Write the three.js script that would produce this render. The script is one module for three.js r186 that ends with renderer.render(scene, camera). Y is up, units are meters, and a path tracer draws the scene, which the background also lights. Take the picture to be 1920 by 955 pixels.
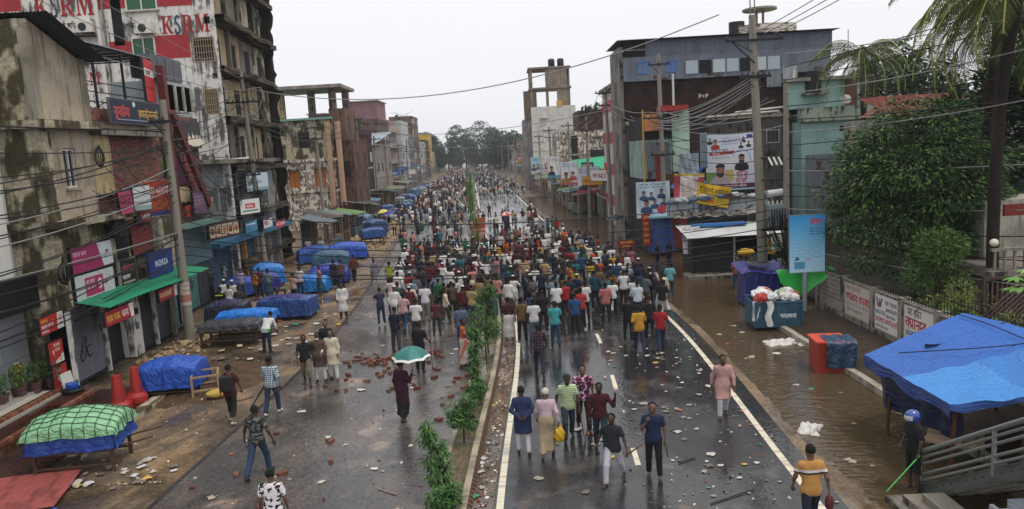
import * as THREE from 'three';
import { mergeGeometries } from 'three/addons/utils/BufferGeometryUtils.js';
import { FontLoader } from 'three/addons/loaders/FontLoader.js';

// ---------- camera, sky, sun, exposure ----------
const scene = new THREE.Scene();
const camera = new THREE.PerspectiveCamera(37.67, 1024 / 509, 0.1, 3000);
camera.position.set(0, 7.4, 0);
camera.rotation.order = 'YXZ';
camera.rotation.set(-7.9 * Math.PI / 180, 0, -3.2 * Math.PI / 180);

function rng(a) { return () => { a |= 0; a = a + 0x6D2B79F5 | 0; let t = Math.imul(a ^ a >>> 15, 1 | a); t = t + Math.imul(t ^ t >>> 7, 61 | t) ^ t; return ((t ^ t >>> 14) >>> 0) / 4294967296; }; }
function hash2(x, y, s) { let h = (x * 374761393 + y * 668265263 + s * 1442695041) | 0; h = Math.imul(h ^ h >>> 13, 1274126177); return ((h ^ h >>> 16) >>> 0) / 4294967296; }
// tileable value noise: period px, py lattice cells
function vn(x, y, px, py, s = 0) {
  const xi = Math.floor(x), yi = Math.floor(y), fx = x - xi, fy = y - yi;
  const u = fx * fx * (3 - 2 * fx), v = fy * fy * (3 - 2 * fy);
  const m = (a, p) => ((a % p) + p) % p;
  const a = hash2(m(xi, px), m(yi, py), s), b = hash2(m(xi + 1, px), m(yi, py), s), c = hash2(m(xi, px), m(yi + 1, py), s), d = hash2(m(xi + 1, px), m(yi + 1, py), s);
  return a + (b - a) * u + (c - a) * v + (a - b - c + d) * u * v;
}
function fbm(u, v, fx, fy, oct, s = 0) { let t = 0, a = .5, n = 0; for (let i = 0; i < oct; i++) { t += a * vn(u * fx, v * fy, fx, fy, s + i * 17); n += a; a *= .5; fx *= 2; fy *= 2; } return t / n; }
const sst = (a, b, x) => { x = Math.min(1, Math.max(0, (x - a) / (b - a))); return x * x * (3 - 2 * x); };
const lerp = (a, b, t) => a + (b - a) * t;

{ // overcast sky: thin bright cloud sheet, a little brighter toward the zenith, soft mottling
  const W = 512, H = 256, d = new Float32Array(W * H * 4);
  for (let j = 0; j < H; j++) for (let i = 0; i < W; i++) {
    const v = j / H, el = (v - .5) * Math.PI, s = Math.max(0, Math.sin(el));
    const n = fbm(i / W, v * 3, 8, 12, 5, 3), m = fbm(i / W, v * 4, 5, 22, 4, 9);
    const k = (0.93 + 0.22 * s) * (0.93 + 0.10 * n + .05 * (m - .5)), o = (j * W + i) * 4;
    const b = el < 0 ? .45 : 1;
    d[o] = k * .985 * b; d[o + 1] = k * .99 * b; d[o + 2] = k * 1.03 * b; d[o + 3] = 1;
  }
  const t = new THREE.DataTexture(d, W, H, THREE.RGBAFormat, THREE.FloatType);
  t.mapping = THREE.EquirectangularReflectionMapping; t.magFilter = THREE.LinearFilter; t.minFilter = THREE.LinearFilter; t.needsUpdate = true;
  scene.background = t; scene.environment = t;
}
const sun = new THREE.DirectionalLight(0xfff4e6, 1.4);
sun.position.set(40, 120, -15); sun.target.position.set(0, 0, -40);
sun.castShadow = true; sun.shadow.radius = 26; sun.shadow.mapSize.set(2048, 2048);
Object.assign(sun.shadow.camera, { left: -80, right: 80, top: 120, bottom: -120, near: 1, far: 400 });
scene.add(sun, sun.target);
const renderer = new THREE.WebGLRenderer({ antialias: true });
renderer.toneMapping = THREE.LinearToneMapping;
renderer.toneMappingExposure = 1.02;
renderer.shadowMap.enabled = true;

// ---------- helpers ----------
const names = {};
function numbered(n) { if (!(n in names)) { names[n] = 0; return n; } return n + '_' + String(++names[n]).padStart(3, '0'); }
function thing(name, label, category, pos = [0, 0, 0], ry = 0, group) {
  const o = new THREE.Group(); o.name = numbered(name); o.position.set(...pos); o.rotation.y = ry;
  o.userData = { label, category }; if (group) o.userData.group = group; scene.add(o); return o;
}
function part(parent, name, geo, m, label) {
  const o = new THREE.Mesh(geo, m); o.name = name; o.castShadow = o.receiveShadow = true; if (label) o.userData.label = label; parent.add(o); return o;
}
function solo(name, label, category, geo, m, pos = [0, 0, 0], ry = 0, group) { // a thing that is one mesh
  const o = new THREE.Mesh(geo, m); o.name = numbered(name); o.castShadow = o.receiveShadow = true; o.position.set(...pos); o.rotation.y = ry;
  o.userData = { label, category }; if (group) o.userData.group = group; scene.add(o); return o;
}
function struct(name, geo, m, parent) {
  const o = new THREE.Mesh(geo, m); o.name = parent ? name : numbered(name); o.castShadow = o.receiveShadow = true; if (!parent) o.userData = { kind: 'structure' }; (parent || scene).add(o); return o;
}
function copy(o, pos, ry, label, group) { const c = o.clone(); c.name = numbered(o.name.replace(/_\d{3}$/, '')); c.userData = { ...o.userData }; if (pos) c.position.set(...pos); if (ry !== undefined) c.rotation.y = ry; if (label) c.userData.label = label; if (group) c.userData.group = group; scene.add(c); return c; }

const matCache = new Map();
function mat(color, rough = .85, o = {}) {
  const key = color + '|' + rough + '|' + Object.entries(o).map(([k, v]) => k + (v && v.uuid ? v.uuid : v)).join();
  if (matCache.has(key)) return matCache.get(key);
  const phys = 'transmission' in o || 'clearcoat' in o || 'sheen' in o || 'ior' in o;
  const m = new (phys ? THREE.MeshPhysicalMaterial : THREE.MeshStandardMaterial)({ color: new THREE.Color(color), roughness: rough, ...o });
  matCache.set(key, m); return m;
}
// textures made pixel by pixel; fn(u, v) gives 0..1 numbers
function tex(w, h, fn, srgb = true) {
  const d = new Uint8Array(w * h * 4);
  for (let j = 0; j < h; j++) for (let i = 0; i < w; i++) { const c = fn(i / w, j / h), o = (j * w + i) * 4; const a = Array.isArray(c) ? c : [c, c, c]; for (let k = 0; k < 3; k++) d[o + k] = Math.max(0, Math.min(255, a[k] * 255)); d[o + 3] = 255; }
  const t = new THREE.DataTexture(d, w, h); t.wrapS = t.wrapT = THREE.RepeatWrapping; t.magFilter = THREE.LinearFilter; t.minFilter = THREE.LinearMipmapLinearFilter; t.generateMipmaps = true;
  if (srgb) t.colorSpace = THREE.SRGBColorSpace; t.needsUpdate = true; return t;
}
const TILE = 4; // all general surface textures cover 4 m; uv = metres / 4
// weathered plaster: fine grain, blotches, and run-down streaks of black mould with ragged outlines
function grimeTex(s, amount, streak, dark) {
  return tex(512, 512, (u, v) => {
    const g = fbm(u, v, 64, 64, 2, s), b = fbm(u, v, 5, 5, 5, s + 5), st = fbm(u, v, 26, 3, 4, s + 11), p = fbm(u, v, 11, 11, 4, s + 3);
    let k = .9 + .1 * g - .12 * b;
    k = lerp(k, dark, amount * sst(.5, .66, b * .6 + st * .4));
    k = lerp(k, dark * 1.15, streak * sst(.56, .68, st * .7 + p * .3));
    return [k, k * .995, k * .975];
  });
}
const T = {
  grime: grimeTex(1, .35, .35, .45), grimy: grimeTex(41, .75, .7, .26), clean: grimeTex(77, .12, .1, .6),
  moss: tex(512, 512, (u, v) => { const b = fbm(u, v, 6, 5, 6, 21), g = fbm(u, v, 50, 50, 2, 4), st = fbm(u, v, 22, 3, 4, 8); const k = sst(.42, .58, b * .65 + st * .35), q = .75 + .35 * g; return [lerp(.74, .30, k) * q, lerp(.70, .275, k) * q, lerp(.60, .19, k) * q]; }),
  peel: tex(512, 512, (u, v) => { const b = fbm(u, v, 13, 13, 6, 61), c = fbm(u, v, 26, 9, 5, 65), g = .85 + .2 * fbm(u, v, 60, 60, 2, 4); const k = sst(.46, .54, b), m = sst(.55, .66, c); return [lerp(lerp(.90, .62, k), .34, m) * g, lerp(lerp(.87, .57, k), .31, m) * g, lerp(lerp(.81, .51, k), .27, m) * g]; }),
  brick: tex(512, 512, (u, v) => { const row = Math.floor(v * 48), off = (row % 2) * .5, bx = u * 16 + off, bi = Math.floor(bx), fx = bx - bi, fy = v * 48 - row; const j = (fx < .06 || fy < .16), r = hash2(bi % 16, row, 5), g = fbm(u, v, 40, 40, 3, 9), b = fbm(u, v, 5, 5, 4, 13); let k = (.5 + .5 * r) * (.75 + .4 * g); let c = j ? [.42, .39, .36] : [.52 * k + .1, .30 * k + .06, .24 * k + .05]; const d = 1 - .6 * sst(.45, .65, b); return c.map((x) => x * d); }),
  tin: tex(256, 512, (u, v) => { const n = fbm(u, v, 20, 3, 4, 31), r = fbm(u, v, 6, 6, 5, 35); const k = .8 + .25 * (n - .5), q = sst(.6, .75, r); return [lerp(k, .52, q), lerp(k, .36, q), lerp(k * 1.02, .26, q)]; }),
  rust: tex(256, 512, (u, v) => { const n = fbm(u, v, 24, 4, 4, 51), r = fbm(u, v, 7, 5, 5, 57); const q = sst(.62, .72, r); return [lerp(.62 + .3 * (n - .5), .75, q), lerp(.33 + .25 * (n - .5), .68, q), lerp(.24 + .2 * (n - .5), .62, q)]; }),
  wood: tex(256, 512, (u, v) => { const n = fbm(u, v, 40, 2, 4, 71), g = .7 + .5 * n; return [.62 * g, .52 * g, .42 * g]; }),
  bark: tex(256, 256, (u, v) => { const n = fbm(u, v, 16, 5, 5, 81), g = .5 + .8 * n; return [.55 * g, .48 * g, .40 * g]; }),
};
T.bump = tex(512, 512, (u, v) => fbm(u, v, 12, 12, 6, 91), false);
T.cloth = tex(256, 256, (u, v) => { const a = fbm(u, v, 4, 4, 4, 101); return .5 + .5 * Math.sin(a * 18) * .5 + .2 * (fbm(u, v, 20, 20, 2, 103) - .5); }, false);

// geometry makers; uv in metres / TILE
function box(x0, x1, y0, y1, z0, z1) {
  const w = x1 - x0, h = y1 - y0, d = z1 - z0, g = new THREE.BoxGeometry(w, h, d); const p = g.attributes.position, n = g.attributes.normal, uv = g.attributes.uv;
  for (let i = 0; i < p.count; i++) { const x = p.getX(i) + (x0 + x1) / 2, y = p.getY(i) + (y0 + y1) / 2, z = p.getZ(i) + (z0 + z1) / 2; p.setXYZ(i, x, y, z);
    if (Math.abs(n.getX(i)) > .5) uv.setXY(i, z / TILE, y / TILE); else if (Math.abs(n.getY(i)) > .5) uv.setXY(i, x / TILE, z / TILE); else uv.setXY(i, x / TILE, y / TILE); }
  return g;
}
function merge(list) { const l = list.map((g) => { const q = g.index ? g.toNonIndexed() : g; for (const k of Object.keys(q.attributes)) if (!['position', 'normal', 'uv', 'color'].includes(k)) q.deleteAttribute(k); return q; }); return mergeGeometries(l); }
function tube(pts, r, seg = 8, rad = 5, closed = false) { return new THREE.TubeGeometry(new THREE.CatmullRomCurve3(pts.map((p) => new THREE.Vector3(...p)), closed), seg, r, rad, closed); }
function bar(a, b, r, n = 6, r2 = r) { // straight round bar from a to b
  const A = new THREE.Vector3(...a), B = new THREE.Vector3(...b), L = A.distanceTo(B), g = new THREE.CylinderGeometry(r2, r, L, n); g.translate(0, L / 2, 0);
  g.applyQuaternion(new THREE.Quaternion().setFromUnitVectors(new THREE.Vector3(0, 1, 0), B.clone().sub(A).normalize())); g.translate(...a); return g;
}
function beam(a, b, w, h = w) { // square bar
  const A = new THREE.Vector3(...a), B = new THREE.Vector3(...b), L = A.distanceTo(B), g = new THREE.BoxGeometry(w, h, L); g.translate(0, 0, L / 2);
  const m = new THREE.Matrix4().lookAt(B, A, Math.abs(B.x - A.x) + Math.abs(B.z - A.z) < 1e-4 ? new THREE.Vector3(0, 0, 1) : new THREE.Vector3(0, 1, 0)); g.applyMatrix4(m); g.translate(...a); return g;
}
// a wall sheet in the xy plane from z = 0 back to z = -th, with rectangular openings [x0,x1,y0,y1]
function holed(x0, x1, y0, y1, holes, th = .2, topFn) {
  const s = new THREE.Shape(); s.moveTo(x0, y0); s.lineTo(x1, y0); if (topFn) { const q = topFn; for (const [x, y] of q) s.lineTo(x, y); } else { s.lineTo(x1, y1); s.lineTo(x0, y1); } s.closePath();
  for (const [a, b, c, d] of holes) { const h = new THREE.Path(); h.moveTo(a, c); h.lineTo(a, d); h.lineTo(b, d); h.lineTo(b, c); h.closePath(); s.holes.push(h); }
  const g = new THREE.ExtrudeGeometry(s, { depth: th, bevelEnabled: false }); g.translate(0, 0, -th); const uv = g.attributes.uv; for (let i = 0; i < uv.count; i++) uv.setXY(i, uv.getX(i) / TILE, uv.getY(i) / TILE); return g;
}
// corrugated sheet, w along x, h along y, waves across x, in the xy plane at z = 0
function corrugated(w, h, pitch = .09, amp = .012) {
  const n = Math.max(4, Math.round(w / pitch) * 4), g = new THREE.PlaneGeometry(w, h, n, 1), p = g.attributes.position, uv = g.attributes.uv;
  for (let i = 0; i < p.count; i++) { p.setZ(i, amp * Math.sin(p.getX(i) / pitch * Math.PI * 2)); uv.setXY(i, p.getX(i) / TILE, p.getY(i) / TILE); } g.computeVertexNormals(); return g;
}
function grid(nu, nv, fn, uvs = 1) { // surface patch, fn(s,t) -> [x,y,z], s,t in 0..1
  const P = [], U = [], I = []; for (let j = 0; j <= nv; j++) for (let i = 0; i <= nu; i++) { P.push(...fn(i / nu, j / nv)); U.push(i / nu * uvs, j / nv * uvs); }
  for (let j = 0; j < nv; j++) for (let i = 0; i < nu; i++) { const a = j * (nu + 1) + i, b = a + 1, c = a + nu + 1, d = c + 1; I.push(a, b, d, a, d, c); }
  const g = new THREE.BufferGeometry(); g.setAttribute('position', new THREE.Float32BufferAttribute(P, 3)); g.setAttribute('uv', new THREE.Float32BufferAttribute(U, 2)); g.setIndex(I); g.computeVertexNormals(); return g;
}
const lin = (hex) => { const c = new THREE.Color(hex); return [c.r, c.g, c.b]; };
function paint(g, hex) { const c = lin(hex), n = g.attributes.position.count, a = new Float32Array(n * 3); for (let i = 0; i < n; i++) a.set(c, i * 3); g.setAttribute('color', new THREE.BufferAttribute(a, 3)); return g; }
const at = (g, x, y, z, ry = 0, rx = 0, rz = 0) => { const q = g.clone(); if (rx) q.rotateX(rx); if (rz) q.rotateZ(rz); if (ry) q.rotateY(ry); q.translate(x, y, z); return q; };
const M = {
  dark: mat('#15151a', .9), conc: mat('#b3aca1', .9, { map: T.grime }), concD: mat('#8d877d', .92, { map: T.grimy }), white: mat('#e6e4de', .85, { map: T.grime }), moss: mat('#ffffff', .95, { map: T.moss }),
  peel: mat('#ffffff', .92, { map: T.peel }), brick: mat('#ffffff', .92, { map: T.brick }), brickD: mat('#8c8684', .92, { map: T.brick }), tin: mat('#9aa2ab', .5, { map: T.tin, metalness: .35 }), rust: mat('#a58c84', .85, { map: T.rust }),
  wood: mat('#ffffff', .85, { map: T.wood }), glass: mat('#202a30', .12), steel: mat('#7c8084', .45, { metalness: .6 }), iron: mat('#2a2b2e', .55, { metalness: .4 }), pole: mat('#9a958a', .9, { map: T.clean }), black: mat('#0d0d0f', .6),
  wire: mat('#121214', .6), porcelain: mat('#3b2620', .3), bark: mat('#8d8377', .95, { map: T.bark }), grass: mat('#3f5420', .9),
};
// ---------- the street: carriageways follow a gently bending line xl(z), the inner white line of the right carriageway ----------
const ZX = [[40, -2.6], [0, -1.15], [-15, -.55], [-31, .02], [-56, -1.55], [-79, -3.05], [-112, -4.6], [-166, -7.2], [-300, -14], [-450, -22], [-800, -42]];
function xl(z) {
  let i = 1; while (i < ZX.length - 2 && z < ZX[i + 1][0]) i++; if (z > ZX[1][0]) i = 1; i = Math.min(i, ZX.length - 2); if (z > ZX[i][0]) i = Math.max(0, i - 1);
  const p = (k) => ZX[Math.max(0, Math.min(ZX.length - 1, k))], [z1, x1] = p(i), [z2, x2] = p(i + 1), [z0, x0] = p(i - 1), [z3, x3] = p(i + 2), t = (z - z1) / (z2 - z1);
  const m1 = (x2 - x0) / (z2 - z0 || 1), m2 = (x3 - x1) / (z3 - z1 || 1), dz = z2 - z1, t2 = t * t, t3 = t2 * t;
  return (2 * t3 - 3 * t2 + 1) * x1 + (t3 - 2 * t2 + t) * dz * m1 + (-2 * t3 + 3 * t2) * x2 + (t3 - t2) * dz * m2;
}
const zrows = (() => { const r = []; let z = 16; while (z > -620) { r.push(z); z -= z > -60 ? .5 : z > -120 ? 1 : 4; } return r; })();
function strip(o0, o1, n, y, z0 = 16, z1 = -620, colour, tile = 12) {
  const zs = zrows.filter((z) => z <= z0 && z >= z1), P = [], U = [], I = [], C = [];
  zs.forEach((z) => { for (let i = 0; i <= n; i++) { const o = lerp(o0, o1, i / n), x = xl(z) + o; P.push(x, typeof y === 'function' ? y(o, z) : y, z); U.push(o / tile, -z / tile); if (colour) C.push(...colour(o, z)); } });
  for (let j = 0; j < zs.length - 1; j++) for (let i = 0; i < n; i++) { const a = j * (n + 1) + i, b = a + 1, c = a + n + 1, d = c + 1; I.push(a, b, d, a, d, c); }
  const g = new THREE.BufferGeometry(); g.setAttribute('position', new THREE.Float32BufferAttribute(P, 3)); g.setAttribute('uv', new THREE.Float32BufferAttribute(U, 2)); if (colour) g.setAttribute('color', new THREE.Float32BufferAttribute(C, 3)); g.setIndex(I); g.computeVertexNormals();
  return g;
}
const N2 = (x, z, f, s) => fbm(x * f / 64 + .5, z * f / 64 + .5, 64, 64, 4, s);
const asphaltMap = tex(1024, 1024, (u, v) => { const g = fbm(u, v, 256, 256, 2, 201), b = fbm(u, v, 7, 5, 6, 207), c = fbm(u, v, 22, 22, 4, 211), w = sst(.56, .70, b * .5 + c * .5); const k = .255 + .16 * (g - .5) + .05 * (b - .5); return [k + .15 * w, k + .128 * w, k + .102 * w]; });
const asphaltRough = tex(1024, 1024, (u, v) => { const b = fbm(u, v, 4, 2, 5, 221), c = fbm(u, v, 30, 18, 4, 225), w = sst(.44, .60, b * .75 + c * .25); return lerp(.16, .50, w) + .10 * (fbm(u, v, 128, 128, 2, 229) - .5); }, false);
const asphaltBump = tex(512, 512, (u, v) => fbm(u, v, 170, 170, 2, 231) * .7 + .3 * fbm(u, v, 20, 20, 4, 235), false);
const mudMap = tex(1024, 1024, (u, v) => { const g = fbm(u, v, 200, 200, 2, 241), b = fbm(u, v, 6, 6, 6, 243), c = fbm(u, v, 30, 30, 4, 247), k = .36 + .17 * (g - .5) + .24 * (b - .5) + .12 * (c - .5); return [k * 1.13, k, k * .83]; });
const mudRough = tex(512, 512, (u, v) => { const b = fbm(u, v, 6, 6, 5, 251); return lerp(.14, .8, sst(.40, .55, b)); }, false);
const mudBump = tex(512, 512, (u, v) => { const b = fbm(u, v, 6, 6, 5, 251); return Math.max(.40, b) * .8 + .2 * fbm(u, v, 60, 60, 3, 255) * sst(.4, .5, b); }, false);
const asphaltL = new THREE.MeshPhysicalMaterial({ color: 0xffffff, vertexColors: true, map: asphaltMap, roughnessMap: asphaltRough, roughness: 1.6, bumpMap: asphaltBump, bumpScale: .005 });
const asphaltR = new THREE.MeshPhysicalMaterial({ color: 0xffffff, vertexColors: true, map: asphaltMap, roughnessMap: asphaltRough, roughness: .72, bumpMap: asphaltBump, bumpScale: .0035 });
const mudM = new THREE.MeshPhysicalMaterial({ color: 0xffffff, vertexColors: true, map: mudMap, roughnessMap: mudRough, roughness: 1, bumpMap: mudBump, bumpScale: .05 });

{ // one sheet out to the horizon
  const g = new THREE.CircleGeometry(1500, 48); g.rotateX(-Math.PI / 2); g.translate(0, -.42, 0); struct('ground', g, mat('#5b5145', .95));
}
// left carriageway: dark, with brown mud trodden over it in ragged patches
struct('road', strip(-7.85, -1.3, 26, (o, z) => -.004 * 0, 16, -620, (o, z) => {
  const a = N2(o, z, 1.1, 301), b = N2(o, z, 4, 305), m = sst(.46, .62, a * .65 + b * .35 + (o < -5 ? .05 * sst(-5, -8, o) : 0)); return [lerp(.95, 1.75, m), lerp(.87, 1.45, m), lerp(.84, 1.22, m)];
}), asphaltL);
struct('road', strip(-.35, 7.0, 30, (o) => 0, 16, -620, (o, z) => {
  const a = N2(o, z, 1.2, 311), b = N2(o, z, 5, 315), m = sst(.56, .68, a * .6 + b * .4); return [lerp(.44, .8, m), lerp(.45, .72, m), lerp(.50, .62, m)];
}), asphaltR);
// left verge: trodden wet mud, sand and rubble dust between the carriageway and the shops
struct('verge', strip(-34, -7.83, 110, (o, z) => -.012 + .075 * (N2(o, z, 3, 321) - .4) * sst(-7.83, -9.2, o)- .05 * sst(-10, -12, o), 16, -620, (o, z) => {
  const a = N2(o, z, 1.6, 325), b = N2(o, z, 7, 327), s = sst(.50, .60, a * .7 + b * .3); return [lerp(.72, 1.5, s), lerp(.68, 1.30, s), lerp(.64, 1.02, s)];
}), mudM);
{ // heap of sand at the roadside beside the carts
  const g = grid(60, 40, (s, t) => { const x = -10.9 + (s - .5) * 5.4, z = -25.4 + (t - .5) * 6.4, r = Math.hypot((s - .5) * 2, (t - .5) * 2), n = N2(x, z, 6, 331); return [x, -.06 + .27 * (1 - sst(.2, 1.0, r)) * (.7 + .6 * n) , z]; }, 3);
  const o = struct('sand', g, mat('#b79a72', .85, { map: mudMap, bumpMap: T.bump, bumpScale: .05 })); o.userData.kind = 'stuff'; o.userData.label = 'low heap of damp yellow sand on the left roadside';
}
// flooded right side: bed, sloping muddy margin, brown water with wind ripples
struct('water_bed', strip(7.8, 60, 20, -.22, 16, -160), mat('#4f4029', .95));
struct('mud_margin', strip(6.98, 9.4, 30, (o, z) => { const d = o - 6.98, n = N2(o, z, 6, 341) - .5, w = .5 + 1.1 * sst(-18, -13, z); return -.003 - .19 * sst(0, 1.2 * w + .5, d) + .085 * n * sst(0, .5, d); }, 16, -620, (o, z) => [1.15, 1.05, .95]), mudM);
const rip = tex(1024, 1024, (u, v) => { const w = fbm(u, v, 5, 5, 3, 351), a = fbm(u, v, 26, 72, 4, 355), b = fbm(u + .3, v, 12, 30, 3, 359); return .5 + (a - .5) * .8 * (.4 + 1.1 * w) + (b - .5) * .5; }, false);
const waterM = new THREE.MeshPhysicalMaterial({ color: new THREE.Color(.075, .052, .028), roughness: .035, ior: 1.33, bumpMap: rip, bumpScale: .022, specularIntensity: 1 });
struct('flood_water', strip(6.9, 46, 20, -.055, 16, -150, null, 7), waterM);
struct('verge', strip(7.2, 60, 20, -.02, -118, -620, () => [.9, .85, .8]), mudM);
// painted lines
const lineTex = tex(256, 1024, (u, v) => { const n = fbm(u, v, 30, 120, 3, 371), b = fbm(u, v, 4, 30, 4, 375), k = .93 - .12 * sst(.5, .75, n) - .16 * sst(.55, .7, b); return [k, k * .985, k * .94]; });
const paintM = mat('#e9e4d6', .6, { map: lineTex });
struct('road_marking', strip(-.07, .085, 1, .006, 16, -400, null, 4), paintM);
struct('road_marking', strip(6.40, 6.56, 1, .006, 16, -400, null, 4), paintM);
for (let k = 0; k < 26; k++) { const za = -16.2 - k * 5.55; struct('road_marking', strip(3.08, 3.21, 1, .006, za, za - 1.75, null, 4), paintM); }
// asphalt seam: a thin raised lip where the newer layer stops on the left carriageway
struct('road_seam', strip(-7.9, -7.78, 2, (o) => .004 + .014 * sst(-7.9, -7.84, o), 16, -120, () => [.6, .58, .56]), asphaltL);

// median: two kerbs with soil between; the right-hand kerb face is painted in slanting dark red bands
const kerbPaint = tex(512, 256, (u, v) => { const s = ((u * 16 + v * 1.6) % 1 + 1) % 1, n = fbm(u, v, 60, 20, 4, 381), k = .55 + .7 * n; const red = s < .55 && n > .33; return red ? [.40 * k, .16 * k, .13 * k] : [.56 * k, .50 * k, .45 * k]; });
function kerb(o0, o1, y0, y1, z0, z1) { // closed section
  const zs = zrows.filter((z) => z <= z0 && z >= z1), P = [], U = [], I = [], sec = [[o0, y0], [o0, y1 - .02], [o0 + .02, y1], [o1 - .02, y1], [o1, y1 - .02], [o1, y0]];
  zs.forEach((z) => { for (let k = 0; k < sec.length; k++) { P.push(xl(z) + sec[k][0], sec[k][1] + .02 * (N2(sec[k][0], z, 8, 391) - .5), z); U.push(-z / TILE, (sec[k][1] + sec[k][0]) / TILE); } });
  const m = sec.length; for (let j = 0; j < zs.length - 1; j++) for (let i = 0; i < m - 1; i++) { const a = j * m + i, b = a + 1, c = a + m, d = c + 1; I.push(a, b, d, a, d, c); }
  const g = new THREE.BufferGeometry(); g.setAttribute('position', new THREE.Float32BufferAttribute(P, 3)); g.setAttribute('uv', new THREE.Float32BufferAttribute(U, 2)); g.setIndex(I); return g;
}
function kerbG(...a) { const g = kerb(...a); const q = g.index ? g.toNonIndexed() : g; q.computeVertexNormals(); return q; }
struct('kerb', kerbG(-1.46, -1.33, -.1, .17, 16, -400), mat('#a89e8c', .9, { map: T.grime }));
{ const k = struct('kerb', kerbG(-.80, -.64, -.1, .27, 16, -400), mat('#b3a995', .9, { map: T.grime }));
  const f = strip(0, 1, 1, (o) => .01 + o * .22, 16, -300, null, 1), p = f.attributes.position, uv = f.attributes.uv; // painted face panel just proud of the kerb
  for (let i = 0; i < p.count; i++) { const z = p.getZ(i), t = i % 2; p.setX(i, xl(z) - .632 + (1 - t) * .05); uv.setXY(i, -z / 3.2, t); } f.computeVertexNormals(); part(k, 'painted_face', f, mat('#d8d0c8', .9, { map: kerbPaint })); }
struct('median_soil', strip(-1.34, -.79, 6, (o, z) => .10 + .06 * N2(o, z, 8, 395), 16, -400, (o, z) => { const n = N2(o, z, 5, 397), s = sst(.5, .6, n); return [lerp(.85, .55, s), lerp(.8, .62, s), lerp(.65, .34, s)]; }), mudM);
// gutter on the right of the median: a strip of washed-up grit
struct('gutter', strip(-.60, -.12, 6, (o, z) => .005 + .018 * N2(o, z, 14, 399), 16, -300, (o, z) => { const s = sst(.45, .6, N2(o, z, 9, 401)); return [lerp(.6, 1.1, s), lerp(.52, 1.0, s), lerp(.46, .9, s)]; }), mudM);
// raised footpath below the garden wall on the right
{ const f = struct('pavement', box(10.42, 13.12, -.3, .10, -30.5, -2), mat('#8a7a64', .85, { map: mudMap, bumpMap: mudBump, bumpScale: .03 }));
  for (let k = 0; k < 14; k++) part(f, 'kerb_stone', box(10.2, 10.418, -.3, .125 + .012 * ((k * 7) % 3), -30 + k * 2, -30 + k * 2 + 1.985), M.conc); }
struct('garden_soil', box(13.36, 60, -.3, .12, -60, 10), mat('#5a5a38', .95, { map: mudMap }));
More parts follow.
